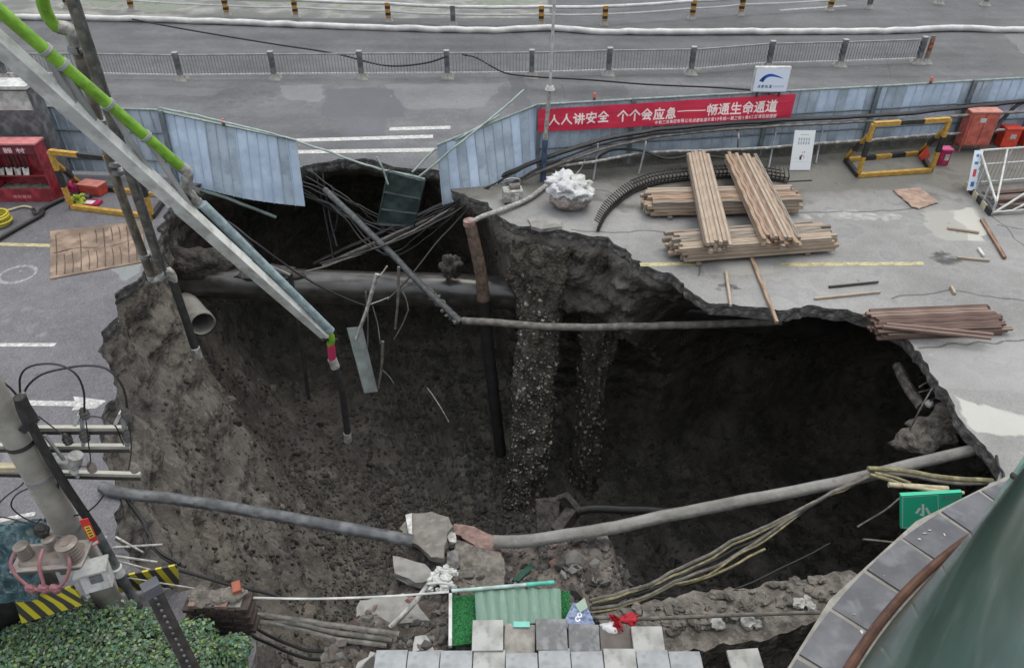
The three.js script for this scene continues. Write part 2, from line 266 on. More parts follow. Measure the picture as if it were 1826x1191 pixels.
// printed faces: strokes on a 10 x 10 grid
const GLYPH = {
  人: '5,1 4.6,4 1,9.3;5,3.5 6.5,6.5 9.3,9.3', 讲: '1.5,1 2.5,2;.5,4 2.2,4 2.2,8.5 3.3,7.6;4,3 9.3,3;3.7,5.8 9.6,5.8;5.6,1 5.6,6 4.5,9.5;7.8,1 7.8,9.5',
  安: '5,.3 5,1.5;1,3.3 1,1.7 9,1.7 9,3.3;4.8,2.5 2.8,6.5 8,9.5;7,4.5 5.5,7.5 1.8,9.5;.7,5 9.3,5', 全: '5,.5 .8,4.5;5,.5 9.2,4.5;2.5,4.6 7.5,4.6;2.8,6.8 7.2,6.8;1,9.3 9,9.3;5,4.6 5,9.3',
  个: '5,.5 .7,4.8;5,.5 9.3,4.8;5,4 5,9.6', 会: '5,.5 .7,4.5;5,.5 9.3,4.5;3,4.3 7,4.3;1.5,6 8.5,6;4.5,6 2.5,9 7.5,8.6;6.5,7.3 8.3,9.5',
  应: '5,.3 5,1.6;1.6,1.8 9.2,1.8;1.8,1.8 1.8,6 .7,9.5;3.6,4.5 4.2,7.5;5.6,4 6,7;8.3,3.8 6.8,9;2.5,9.2 9.5,9.2', 急: '4,.4 1.8,3;3.7,1.2 6.8,1.2 5.8,2.6;2,2.9 7.8,2.9 7.8,6.2 2,6.2;2.3,4.5 7.8,4.5;1.5,7.5 1,9.3;3.2,7.2 3.5,9.4 7,9.4 7.3,8.3;5,7 5.6,8;8,7.2 9.2,8.8',
  畅: '2.5,.3 2.5,9.6;.8,2 4.2,2 4.2,6 .8,6 .8,2;5,1.2 8.8,1.2 6,3.8;5.5,3.8 9.3,3.8 8.8,9 7.8,9.4;7,4 4.9,7.4;8.2,5 5.4,9.2', 通: '1.2,1 2.2,2.2;.6,4.2 2.2,4.2 2.2,7.8 .6,9;2.2,8 4.5,9.3 9.5,9.3;4,1 8.5,1 6.8,2.4;5.2,1.8 6.3,2.6;4,3 8.6,3 8.6,8;4,3 4,8;4,4.7 8.6,4.7;4,6.3 8.6,6.3;6.3,3 6.3,8',
  生: '2.5,.8 1.2,4.5;2,3 8.8,3;2,6 8.2,6;.8,9.3 9.3,9.3;5,.4 5,9.3', 命: '5,.3 .8,3.8;5,.3 9.2,3.8;3,3.6 7,3.6;1.5,5 4.3,5 4.3,8.2 1.5,8.2 1.5,5;5.8,4.8 5.8,9.8;5.8,5 8.7,5 8.7,8.3 7.5,8',
  道: '1.2,1 2.2,2.2;.6,4.2 2.2,4.2 2.2,7.8 .6,9;2.2,8 4.5,9.3 9.5,9.3;4.8,.4 5.4,1.5;7.8,.4 7,1.5;3.6,2 9.2,2;6.3,2 5.8,3.4;4.4,3.5 8.4,3.5 8.4,8 4.4,8 4.4,3.5;4.4,5 8.4,5;4.4,6.5 8.4,6.5',
  中: '1.5,3 8.5,3 8.5,6.5 1.5,6.5 1.5,3;5,.5 5,9.7', 铁: '2.3,.5 .6,3;1.2,2.2 4,2.2;1,4.2 3.8,4.2;.6,6.2 4,6.2;2.4,2.2 2.4,9 4,7.8;5.8,1 5,3.2;5.3,2.8 9,2.8;4.6,5.3 9.5,5.3;7,.6 7,5 4.8,9.5;7.2,5.5 9.5,9.5',
  三: '1.2,1.5 8.8,1.5;2,5 8,5;.7,9 9.3,9', 局: '1.8,1.2 8.3,1.2 8.3,3.6 1.8,3.6;1.8,1.2 1.8,5 .7,9.5;1.8,5.2 9,5.2 8.6,9.3 7.4,9.3;3.5,6.3 6.6,6.3 6.6,8.3 3.5,8.3 3.5,6.3',
  集: '2.8,.5 1,3;2.2,2 2.2,6;5,.5 5.4,1.5;2.2,1.8 8.5,1.8;2.2,3.2 8,3.2;2.2,4.5 8,4.5;2.2,6 8.8,6;5.2,1.8 5.2,9.8;.8,7.3 9.2,7.3;4.8,7.4 1,9.5;5.5,7.4 9.2,9.5', 团: '1.2,1 8.8,1 8.8,9.4 1.2,9.4 1.2,1;2.8,3.6 7.2,3.6;5.6,2 5.6,8 4.6,7.6;5.4,4 2.8,7.2',
  有: '.8,2.2 9.2,2.2;4.5,.4 .8,6;3.2,4 7.6,4 7.6,9.3 6.6,9.3;3.2,4 3.2,9.6;3.2,5.7 7.6,5.7;3.2,7.3 7.6,7.3', 限: '1.2,1 1.2,9.6;1.2,1 3.5,1 2.4,4 3.5,6 2,6.8;5,1 8.5,1 8.5,4.8 5,4.8;5,2.9 8.5,2.9;5,1 5,9 6.5,8;6,5 9.5,9.5;8.8,5.8 7.2,7',
  公: '3.8,.8 .8,5;6.2,.8 9.2,5;4.8,4.5 2.5,8.8 7.5,8.3;6.5,6.5 8.3,9.5', 司: '1,1.2 8.6,1.2 8.6,9.2 7.2,9;1,3.3 6.4,3.3;1.8,5.2 5.8,5.2 5.8,8 1.8,8 1.8,5.2',
  成: '2,2.5 9.2,2.5;2,2.5 2,6 .8,9.4;2,5 4.5,5 4.3,7.5 3.3,7.5;5.6,.4 6.2,5.5 8.6,9.3 9.3,7.5;8.3,4 5,9.2;7.4,.6 8.4,1.5', 都: '.8,2 5.4,2;3,.4 3,4;.4,4 5.8,4;5.2,.8 .6,6.2;1.8,5.5 4.8,5.5 4.8,9.4 1.8,9.4 1.8,5.5;1.8,7.4 4.8,7.4;6.8,1 6.8,9.7;6.8,1 9.3,1 8.2,4 9.3,6 7.8,6.8',
  轨: '.6,2.2 4.6,2.2;2.3,.5 1,5 4.6,5;3,3.5 3,9.7;.4,7.5 4.8,7;5,3.2 8,3.2 8,9.2 9.6,9.2 9.6,7.8;6.5,.6 6.4,5 4.9,9.6', 交: '5,.3 5,1.6;.8,2 9.2,2;3.6,3 1.4,5;6.4,3 8.6,5;3.2,5 8.8,9.5;6.8,5 1.2,9.5',
  号: '2.8,.8 7.2,.8 7.2,3.3 2.8,3.3 2.8,.8;.8,4.7 9.2,4.7;3.4,4.7 2.8,6.5 7.6,6.5 7,9.3 5.2,9.3', 线: '2.5,.5 .8,3.5 3.2,3.5 .8,6.6 3.6,6;.6,9 3.8,8;4.6,2.5 9,2;4.4,5 9.4,4.4;6.3,.5 6.8,6 9,9.3 9.6,7.6;8.6,5.5 4.4,9.4;7.8,.5 8.6,1.5',
  一: '.7,5 9.3,5', 期: '.8,2 5.2,2;1.8,.5 1.8,7;4.2,.5 4.2,7;1.8,3.6 4.2,3.6;1.8,5.2 4.2,5.2;.5,7 5.4,7;2,7.5 .8,9.5;3.9,7.6 4.9,9;6.3,1 9,1 9,9.3 8,9.3;6.3,1 6.3,6 5.4,9.5;6.3,3.7 9,3.7;6.3,6.3 9,6.3',
  工: '1.5,1.5 8.5,1.5;.7,9 9.3,9;5,1.5 5,9', 程: '3.8,.6 .8,1.6;.6,3.4 4.4,3.4;2.5,1.2 2.5,9.7;2.4,3.8 .6,7;2.6,4 4.3,6;5.3,1 8.8,1 8.8,3.8 5.3,3.8 5.3,1;5,5.4 9.2,5.4;5.2,7.2 9,7.2;4.6,9.3 9.6,9.3;7,5.4 7,9.3',
  土: '2,4 8,4;.7,9 9.3,9;5,.8 5,9', 建: '.8,1.5 3,1.5 1.2,4.5 3,4.5 1,9;1,6 3.5,9 9.4,9.4;4,1.8 8.3,1.8 8.3,4.6 4,4.6;3.4,3.2 9.4,3.2;4,6 8.7,6;3.6,7.4 9.2,7.4;6.2,.4 6.2,8.4',
  区: '9,1.2 1.4,1.2 1.4,9 9.2,9;7.2,2.5 2.8,7.6;3,3 7.4,7.5', 项: '.6,2 4,2;2.3,2 2.3,7.3;.5,7.7 4.2,7;4.6,1 9.5,1;6.9,1 6.5,2.8;5.2,2.8 9,2.8 9,7.4;5.2,2.8 5.2,7.4;7,3.6 7,6 4.7,9.6;7.4,7.4 9.4,9.5',
  目: '2,1 8,1 8,9.4 2,9.4 2,1;2,3.8 8,3.8;2,6.6 8,6.6', 经: '2.5,.5 .8,3.5 3.2,3.5 .8,6.6 3.6,6;.6,9 3.8,8;4.8,1.2 8.6,1.2 4.4,5;6.4,2.8 9.4,4.8;5,6 9,6;4.4,9.2 9.6,9.2;7,6 7,9.2',
  理: '.7,1.5 4,1.5;.8,4.8 3.8,4.8;.5,8.4 4.2,7.6;2.4,1.5 2.4,8;5,1 9,1 9,5 5,5 5,1;5,3 9,3;7,1 7,9.2;4.8,7 9.2,7;4.3,9.2 9.6,9.2', 部: '3,.3 3,1.6;.8,1.8 5.4,1.8;1.8,2.3 2.3,4;4.5,2.2 3.8,4;.5,4.4 5.8,4.4;1.4,5.8 4.8,5.8 4.8,9.2 1.4,9.2 1.4,5.8;6.8,1 6.8,9.7;6.8,1 9.3,1 8.2,4 9.3,6 7.8,6.8',
  小: '5,.6 5,9 3.8,8.6;2.6,3.4 1,7;7.4,3.4 9,7', 消: '1.2,1 2.2,2;.7,3.5 1.8,4.5;.8,9 2.5,5.8;6.3,.4 6.3,3.4;4.2,1 5,2.8;8.6,1 7.7,2.8;4,3.6 8.6,3.6 8.6,9.3 7.5,9.3;4,3.6 4,9.6;4,5.5 8.6,5.5;4,7.3 8.6,7.3',
  防: '1.2,1 1.2,9.6;1.2,1 3.5,1 2.4,4 3.5,6 2,6.8;6.5,.4 6.9,1.6;4.2,2.4 9.5,2.4;6.2,2.4 5.8,6 4.2,9.5;6,4.8 8.8,4.8 8.4,9.3 7,9', 器: '1.2,.8 4,.8 4,3 1.2,3 1.2,.8;6,.8 8.8,.8 8.8,3 6,3 6,.8;.8,4.8 9.2,4.8;5.2,3.2 4,5.4 .8,6.6;5.4,5 9.2,6.6;1.2,7 4,7 4,9.4 1.2,9.4 1.2,7;6,7 8.8,7 8.8,9.4 6,9.4 6,7',
  材: '.6,3 4.6,3;2.6,.5 2.6,9.7;2.5,3.2 .6,7;2.8,4 4.4,5.8;5,3 9.5,3;7.8,.5 7.8,9.3 6.6,8.8;7.6,3.4 4.8,7.8', 合: '5,.5 .8,4.5;5,.5 9.2,4.5;3,4.6 7,4.6;2.5,6 7.5,6 7.5,9.4 2.5,9.4 2.5,6', 品: '3,1 7,1 7,4 3,4 3,1;1,5.5 4.3,5.5 4.3,9.3 1,9.3 1,5.5;5.7,5.5 9,5.5 9,9.3 5.7,9.3 5.7,5.5',
};
function write(ctx, text, x, y, w, h, gap, color, thick) {
  ctx.strokeStyle = color; ctx.fillStyle = color; ctx.lineCap = 'square'; ctx.lineJoin = 'miter'; ctx.lineWidth = thick;
  for (const ch of text) {
    if (ch === ' ') { x += w * 0.9; continue; }
    if (ch === '—') { ctx.fillRect(x, y + h * 0.46, w + gap, thick); x += w + gap; continue; }
    if (/[0-9]/.test(ch)) { ctx.font = `bold ${h * 1.1}px sans-serif`; ctx.fillText(ch, x, y + h * 0.95); x += w * 0.62 + gap * 0.5; continue; }
    for (const s of (GLYPH[ch] || '').split(';')) { ctx.beginPath(); s.split(' ').forEach((q, i) => { const [a, b] = q.split(',').map(Number); ctx[i ? 'lineTo' : 'moveTo'](x + a / 10 * w, y + b / 10 * h); }); ctx.stroke(); }
    x += w + gap;
  }
  return x;
}
const css = (hex, k = K) => '#' + lin(hex, k).map((v) => Math.round(toS(v)).toString(16).padStart(2, '0')).join('');
function printed(w, h, draw, rough = 0.5) {
  const c = document.createElement('canvas'); c.width = w; c.height = h; draw(c.getContext('2d'), w, h);
  const t = new THREE.CanvasTexture(c); t.colorSpace = THREE.SRGBColorSpace; t.magFilter = THREE.LinearFilter;
  return new THREE.MeshStandardMaterial({ map: t, roughness: rough, side: THREE.DoubleSide });
}
const grit = (ctx, w, h, n, a) => { for (let i = 0; i < n; i++) { ctx.globalAlpha = rr(0, a); ctx.fillStyle = rnd() < 0.6 ? '#4a463f' : '#b8b4aa'; ctx.beginPath(); ctx.ellipse(rr(0, w), rr(0, h), rr(1, w / 40), rr(1, h / 30), rr(0, 3), 0, 6.3); ctx.fill(); } ctx.globalAlpha = 1; };

// ───────────── the ground and the sinkhole ─────────────
const CX = 0, CZ = -11.5;
const jagged = (pts) => { const o = []; for (let i = 0; i < pts.length - 1; i++) { const a = pts[i], b = pts[i + 1], n = Math.max(1, Math.round(Math.hypot(b[0] - a[0], b[2] - a[2]) / 0.13));
  for (let k = 0; k < n; k++) { const p = mix(a, b, k / n), e = i === 0 && k === 0 ? 0 : 1; o.push([p[0] + e * (0.3 * fbm(p[0] * 1.7, p[2] * 1.7, 2.2, 4) + 0.05 * n3(p[0] * 9, p[2] * 9, 1)), 0, p[2] + e * (0.3 * fbm(p[2] * 1.7, p[0] * 1.7, 7.7, 4) + 0.05 * n3(p[2] * 9, p[0] * 9, 4))]); } } o.push(pts[pts.length - 1]); return o; };
const rimRight = jagged([[-4.84, 0, -22.86], [-3.84, 0, -22.24], [-3.01, 0, -22.07], [-2.37, 0, -21.86], [-1.94, 0, -20.85], [-1.3, 0, -20.02], [-0.74, 0, -19.66], [-0.37, 0, -18.69], [0.19, 0, -18.3], [0.74, 0, -18.36], [1.42, 0, -17.98], [1.87, 0, -17.79], [2.25, 0, -17.73], [2.62, 0, -17.58], [2.92, 0, -17.19], [3.16, 0, -16.5], [3.33, 0, -16.2], [3.92, 0, -15.82], [4.27, 0, -15.28], [4.43, 0, -14.86], [4.66, 0, -14.5], [5.52, 0, -14.31], [6.36, 0, -14.27], [6.99, 0, -14.38], [7.77, 0, -14.31], [8.21, 0, -13.93], [8.7, 0, -13.39], [8.89, 0, -12.67], [8.85, 0, -11.91], [8.86, 0, -11.29], [8.78, 0, -10.55], [8.84, 0, -10.01], [8.89, 0, -9.51], [8.68, 0, -9.03], [8.17, 0, -8.39], [7.25, 0, -7.69], [5.98, 0, -6.84], [4.87, 0, -6.17], [4.18, 0, -5.57], [3.72, 0, -5.09], [2.86, 0, -5.01], [2.69, 0, -5.32], [2.73, 0, -5.67], [2.15, 0, -5.73], [1.26, 0, -5.73], [-0.58, 0, -5.67], [-2.01, 0, -5.68], [-2.15, 0, -5.48], [-2.34, 0, -4.79], [-2.72, 0, -4.5]]);
const rimLeft = jagged([[-4.84, 0, -22.86], [-5.73, 0, -22.72], [-6.4, 0, -22.42], [-6.9, 0, -22.07], [-6.98, 0, -21.41], [-8.05, 0, -21.17], [-9.26, 0, -21.17], [-10.12, 0, -20.66], [-10.05, 0, -19.55], [-9.88, 0, -18.36], [-9.53, 0, -17.13], [-9.3, 0, -16.06], [-9.38, 0, -15.48], [-9.56, 0, -14.98], [-9.25, 0, -14.04], [-9.15, 0, -13.28], [-8.99, 0, -12.67], [-8.49, 0, -12], [-8.09, 0, -11.46], [-8.05, 0, -10.99], [-8.05, 0, -10.6], [-7.67, 0, -9.87], [-7.2, 0, -9.03], [-6.88, 0, -8.51], [-6.46, 0, -7.69], [-6.07, 0, -7.25], [-5.46, 0, -6.94], [-4.91, 0, -6.62], [-4.11, 0, -6.57], [-3.83, 0, -5.99], [-3.69, 0, -5.48], [-3.47, 0, -4.71], [-2.72, 0, -4.5]]);
{
  const Z0 = -56, Z1 = 2;
  const patches = [ // repairs, spills and worn areas seen on the paving: outline, colour, strength
    [[[-7.49, 0, -29.63], [-4.4, 0, -29.7], [-3.94, 0, -26.57], [-6.98, 0, -26.57]], '#5a5d66', 0.85], [[[-6.36, 0, -26.57], [-4.6, 0, -26.57], [-4.34, 0, -23.49], [-5.67, 0, -23.59]], '#62626b', 0.6], [[[-0.19, 0, -31.97], [0.41, 0, -31.97], [0.7, 0, -27.73], [0.04, 0, -27.61]], '#55565c', 0.75], [[[-0.39, 0, -35.24], [0.13, 0, -35.24], [0.45, 0, -31.97], [-0.19, 0, -31.97]], '#55565c', 0.55],
    [[[1.87, 0, -30.17], [2.67, 0, -30.17], [2.99, 0, -28.46], [2.06, 0, -28.34]], '#5a5b60', 0.5], [[[-5.09, 0, -30.17], [-0.3, 0, -30.31], [-1.12, 0, -27.49], [-3.96, 0, -27.25]], '#9a9a9e', 0.35], [[[-9.39, 0, -30.03], [-7.65, 0, -30.17], [-7.36, 0, -28.09], [-8.89, 0, -28.46]], '#9c9ca0', 0.4], [[[-16.62, 0, -30.17], [-11.54, 0, -29.63], [-11.74, 0, -28.84], [-15.76, 0, -28.97]], '#8f8f93', 0.3],
    [[[22.59, 0, -37.57], [23.41, 0, -37.57], [21.62, 0, -30.17], [20.71, 0, -30.17]], '#57585a', 0.6], [[[23.95, 0, -37.57], [26.96, 0, -37.57], [24.79, 0, -33.95], [23.04, 0, -33.95]], '#8d8e8e', 0.5],
    [[[11.72, 0, -19.1], [13.44, 0, -19.31], [13.22, 0, -18.36], [12.77, 0, -17.37], [11.77, 0, -17.49], [11.53, 0, -17.79]], '#b9b8ae', 0.7], [[[12.6, 0, -19.17], [13.36, 0, -19.31], [13.2, 0, -18.3], [12.86, 0, -17.49], [12.42, 0, -17.43], [12.66, 0, -18.36]], '#d2d1c8', 0.75],
    [[[8.95, 0, -11.19], [9.35, 0, -10.92], [9.8, 0, -10.71], [10.22, 0, -10.47], [9.97, 0, -10.04], [8.9, 0, -10.07], [8.86, 0, -10.55]], '#dddbd4', 0.85], [[[9.18, 0, -19.31], [10.41, 0, -19.03], [10.88, 0, -18.63], [9.03, 0, -18.76]], '#b8b9b7', 0.4], [[[11.98, 0, -19.31], [12.79, 0, -19.31], [12.04, 0, -17.73], [11.55, 0, -17.73]], '#a9a8a0', 0.5],
    [[[4.86, 0, -16.28], [6.81, 0, -16.55], [7.55, 0, -16.14], [6, 0, -15.69], [4.89, 0, -15.74]], '#b4b4b0', 0.35], [[[-10.42, 0, -16.28], [-9.58, 0, -16.5], [-9.39, 0, -15.85], [-9.73, 0, -15.48]], '#a9b3ae', 0.5], [[[-9.7, 0, -10.01], [-8.97, 0, -10.24], [-8.32, 0, -9.58], [-8.83, 0, -9.16], [-9.16, 0, -9.03]], '#a9a9a8', 0.35],
    [[[8.28, 0, -12.38], [11.45, 0, -13.18], [10.41, 0, -11.29], [8.94, 0, -11.46]], '#aeaeb0', 0.3],
  ];
  const cracks = [[[7.85, 0, -19.1], [8.97, 0, -19.06], [10.47, 0, -19.2], [11.83, 0, -19.34]], [[1.66, 0, -18.04], [2.57, 0, -17.86], [3.66, 0, -17.95], [4.87, 0, -17.86], [5.53, 0, -18.04]], [[13.73, 0, -18.86], [13.75, 0, -18.36], [13.64, 0, -17.58], [13.67, 0, -16.55]], [[13.56, 0, -18.3], [14.18, 0, -18.11]], [[2.34, 0, -20.66], [2.91, 0, -20.39], [3.27, 0, -19.91]], [[4.8, 0, -16.28], [4.69, 0, -15.66]], [[1.82, 0, -37.38], [1.67, 0, -30.87]], [[-0.46, 0, -37.38], [-0.29, 0, -35.33], [-0.12, 0, -31.6]], [[18.08, 0, -37.57], [15.46, 0, -30.17]], [[1.99, 0, -30.17], [2.11, 0, -28.34]], [[4.48, 0, -30.03], [4.59, 0, -28.72]], [[6.84, 0, -30.52], [6.93, 0, -29.17]], [[8.94, 0, -12.77], [10.25, 0, -12.93], [11.81, 0, -13.05]], [[9.13, 0, -14.74], [10.73, 0, -14.98], [12.64, 0, -14.5]]];
  const fenceZ = (x) => (x < -6 ? -21.7 : x < 0.8 ? -22 : -22.1 - (x - 0.8) * 0.125);
  const grain = (() => { const n = 256, w = new Float32Array(n * n).map(() => rnd()), d = new Uint8Array(n * n * 4); for (let y = 0; y < n; y++) for (let x = 0; x < n; x++) { let s = 0; for (let a = -1; a < 2; a++) for (let c = -1; c < 2; c++) s += w[((y + a + n) % n) * n + (x + c + n) % n]; const i = (y * n + x) * 4; d[i] = d[i + 1] = d[i + 2] = clamp((s / 9 - 0.5) * 2.2 + 0.5) * 255; d[i + 3] = 255; } const t = new THREE.DataTexture(d, n, n); t.magFilter = THREE.LinearFilter; t.wrapS = t.wrapT = THREE.RepeatWrapping; t.needsUpdate = true; return t; })();
  function groundMap(x0, x1, W) {
    const c = document.createElement('canvas'); c.width = W; c.height = 2048; const ctx = c.getContext('2d'), im = ctx.createImageData(W, 2048), d = im.data;
    for (let j = 0; j < 2048; j++) { const z = Z0 + (Z1 - Z0) * (j + 0.5) / 2048;
      for (let i = 0; i < W; i++) {
        const x = x0 + (x1 - x0) * (i + 0.5) / W;
        const a = PN.noise(x * 0.23, 3.1, z * 0.33), b = PN.noise(x * 0.9, 7.7, z * 1.1), e = PN.noise(x * 3.1, 1.2, z * 3.1), f = rnd() - 0.5;
        let r, g, bl;
        if (z < fenceZ(x)) { // the street beyond the hoarding
          const t = PN.noise(x * 0.05, 9.37, z * 1.3);
          if (z < -40.5 && x < 2) { const k = clamp(0.5 + b * 1.2 + a * 0.9 + e * 0.4); r = lerp(108, 158, k); g = lerp(110, 158, k); bl = lerp(106, 152, k); if (a + b * 0.6 > 0.35) { r -= 30; g -= 20; bl -= 32; } }
          else { const v = (z > -31 ? 104 : 90) + 20 * a + 14 * t + 12 * b + 8 * e; r = v; g = v + 1; bl = v + 4; if (z > -30 && z < -26.5 && x > 1) { const s = PN.noise(x * 0.55, 4.41, z * 0.12); if (s > 0.05) { const q = clamp((s - 0.05) * 8); r -= 16 * q; g -= 16 * q; bl -= 15 * q; } } }
        } else if (x < -2.2) { const v = 112 + 10 * a + 8 * b + 8 * e; r = v + 1; g = v; bl = v + 5; }
        else { const k = a * 0.8 + b * 0.5 + e * 0.2; let v = 153 + 26 * a + 17 * b + 8 * e; r = v; g = v; bl = v - 1;
          const wet = clamp((k * 1.6 + (-19.6 - z) * 0.75) * 2.2); if (wet > 0) { r = lerp(r, 106, wet * 0.75); g = lerp(g, 104, wet * 0.75); bl = lerp(bl, 96, wet * 0.75); }
          const dk = clamp((b + 0.5 * e - 0.2) * 5); r -= 14 * dk; g -= 14 * dk; bl -= 13 * dk; }
        const s = f * (x > -2.2 && z > fenceZ(x) ? 20 : 36); const q = (j * W + i) * 4;
        d[q] = LUT[clamp(Math.round(r + s), 0, 255)]; d[q + 1] = LUT[clamp(Math.round(g + s), 0, 255)]; d[q + 2] = LUT[clamp(Math.round(bl + s), 0, 255)]; d[q + 3] = 255;
      } }
    ctx.putImageData(im, 0, 0);
    const X = (p) => (p[0] - x0) / (x1 - x0) * W, Y = (p) => (p[2] - Z0) / (Z1 - Z0) * 2048;
    for (const [pts, hex, al] of patches) { ctx.fillStyle = css(hex); for (let k = 0; k < 3; k++) { ctx.globalAlpha = al * [0.5, 0.35, 0.4][k]; ctx.beginPath(); jagged([...pts, pts[0]]).forEach((p, i) => { const w = 0.25 * k; ctx[i ? 'lineTo' : 'moveTo'](X(p) + w * 9 * n3(p[0] * 3, k, p[2] * 3), Y(p) + w * 9 * n3(p[2] * 3, k + 4, p[0] * 3)); }); ctx.fill(); } }
    ctx.globalAlpha = 0.75; ctx.strokeStyle = '#2a2a2a'; for (const pts of cracks) { ctx.lineWidth = 1.5; ctx.beginPath(); const q = []; for (let i = 0; i < pts.length - 1; i++) for (let k = 0; k < 14; k++) q.push(mix(pts[i], pts[i + 1], k / 14)); q.forEach((p, i) => ctx[i ? 'lineTo' : 'moveTo'](X(p) + 4 * n3(p[0] * 2, 1, p[2] * 2), Y(p) + 5 * n3(p[0] * 2.3, 6, p[2] * 2.3))); ctx.stroke(); }
    // speckled oil stain, chalk ring and scattered droppings
    const blot = (p, rx, rz, n, hex, al) => { ctx.fillStyle = css(hex); for (let i = 0; i < n; i++) { const a = rr(0, 6.283), k = Math.sqrt(rnd()) * (0.7 + 0.3 * rnd()); ctx.globalAlpha = al * rr(0.3, 1); ctx.beginPath(); ctx.ellipse(X(p) + Math.cos(a) * k * rx / (x1 - x0) * W, Y(p) + Math.sin(a) * k * rz / (Z1 - Z0) * 2048, rr(1, 7), rr(1, 4), 0, 0, 6.3); ctx.fill(); } };
    blot([-10.71, 0, -28.72], 1.5, 1.7, 500, '#44444a', 0.22); blot([11.26, 0, -16.55], 0.35, 0.35, 60, '#3a3a3a', 0.5); blot([5.32, 0, -15.18], 0.3, 0.2, 16, '#3a3a3a', 0.5); blot([-0.34, 0, -36.14], 1.2, 1.5, 200, '#4c4d52', 0.2);
    blot([-11.1, 0, -13.71], 1.2, 0.8, 60, '#a6a6a8', 0.2); blot([9.7, 0, -18.86], 1.6, 0.35, 40, '#d5d5d2', 0.4); blot([14.23, 0, -40.73], 5, 2.5, 300, '#55565a', 0.2); blot([-1.89, 0, -41.89], 2.5, 3, 350, '#55565a', 0.2); blot([4.05, 0, -28.22], 5, 1.6, 200, '#57585d', 0.2);
    ctx.strokeStyle = css('#c4c4c4'); ctx.lineWidth = 4; for (let k = 0; k < 90; k++) { const a = k / 90 * 6.283; ctx.globalAlpha = rr(0.1, 0.7); ctx.beginPath(); ctx.ellipse(X([-12.46, 0, -15.77]), Y([-12.46, 0, -15.77]), 0.42 / (x1 - x0) * W, 0.4 / (Z1 - Z0) * 2048, 0, a, a + 0.1); ctx.stroke(); }
    ctx.fillStyle = css('#dcdcda'); for (let k = 0; k < 260; k++) { ctx.globalAlpha = rr(0.1, 0.6); ctx.fillRect(rr(0, W), rr(700, 2000), rr(1, 4), rr(1, 3)); } ctx.fillStyle = '#222'; for (let k = 0; k < 500; k++) { ctx.globalAlpha = rr(0.1, 0.5); ctx.fillRect(rr(0, W), rr(300, 2000), rr(1, 5), rr(1, 3)); }
    ctx.globalAlpha = 1; const t = new THREE.CanvasTexture(c); t.colorSpace = THREE.SRGBColorSpace; t.magFilter = THREE.LinearFilter; t.anisotropy = 8; return t;
  }
  const LUT = new Uint8ClampedArray(256); for (let i = 0; i < 256; i++) { const s = i / 255, l = s <= 0.04045 ? s / 12.92 : ((s + 0.055) / 1.055) ** 2.4; LUT[i] = toS(l / K); }
  const half = (name, label, category, pts, x0, x1, rough) => {
    const tri = THREE.ShapeUtils.triangulateShape(pts.map((p) => new THREE.Vector2(p[0], p[2])), []), P = [], U = [], I = [];
    pts.forEach((p) => { P.push(p[0], 0, p[2]); U.push((p[0] - x0) / (x1 - x0), 1 - (p[2] - Z0) / (Z1 - Z0)); });
    for (const t of tri) { const [a, b, c] = t.map((k) => pts[k]), up = (b[0] - a[0]) * (c[2] - a[2]) - (b[2] - a[2]) * (c[0] - a[0]); I.push(...(up < 0 ? t : [t[0], t[2], t[1]])); }
    const g = new THREE.BufferGeometry(); g.setAttribute('position', new THREE.Float32BufferAttribute(P, 3)); g.setAttribute('uv', new THREE.Float32BufferAttribute(U, 2)); g.setIndex(I); g.computeVertexNormals(); keep(g);
    const m = new THREE.MeshStandardMaterial({ roughness: rough, side: THREE.DoubleSide, map: groundMap(x0, x1, 2048) });
    const b = grain.clone(); b.repeat.set((x1 - x0) / 3.1, (Z1 - Z0) / 3.1); b.needsUpdate = true; m.bumpMap = b; m.bumpScale = 0.0025;
    return struct(name, label, category, g, m);
  };
  const xf = rimLeft[0][0], e = rimLeft[rimLeft.length - 1];
  M.left = half('asphalt_ground', 'dark asphalt yard and street on the left of the sinkhole', 'ground', [...rimLeft, [e[0], 0, Z1], [-34, 0, Z1], [-34, 0, Z0], [xf, 0, Z0]], -34, -2, 0.62);
  M.right = half('concrete_ground', 'pale stained concrete yard and wet street right of the sinkhole', 'ground', [...rimRight, [e[0], 0, Z1], [34, 0, Z1], [34, 0, Z0], [xf, 0, Z0]], -5, 34, 0.66);
  // the street goes on beyond the yard
  const s = new THREE.Shape([[-300, -60], [300, -60], [300, 300], [-300, 300]].map((p) => new THREE.Vector2(...p))); s.holes.push(new THREE.Path([[-34, -2], [-34, 56], [34, 56], [34, -2]].map((p) => new THREE.Vector2(...p))));
  const g = new THREE.ShapeGeometry(s); g.rotateX(-Math.PI / 2);
  struct('distant_ground', 'grey paved ground reaching away on all sides', 'ground', g, mat('#77777a', '#66666a', { metres: 9, cx: 6, cy: 6, rough: 0.7, speck: 0.1 }));
  // broken edge of the paving, a layer of asphalt on a base course
  const loop = [...rimRight, ...rimLeft.slice(1, -1).reverse()];
  M.loop = loop;
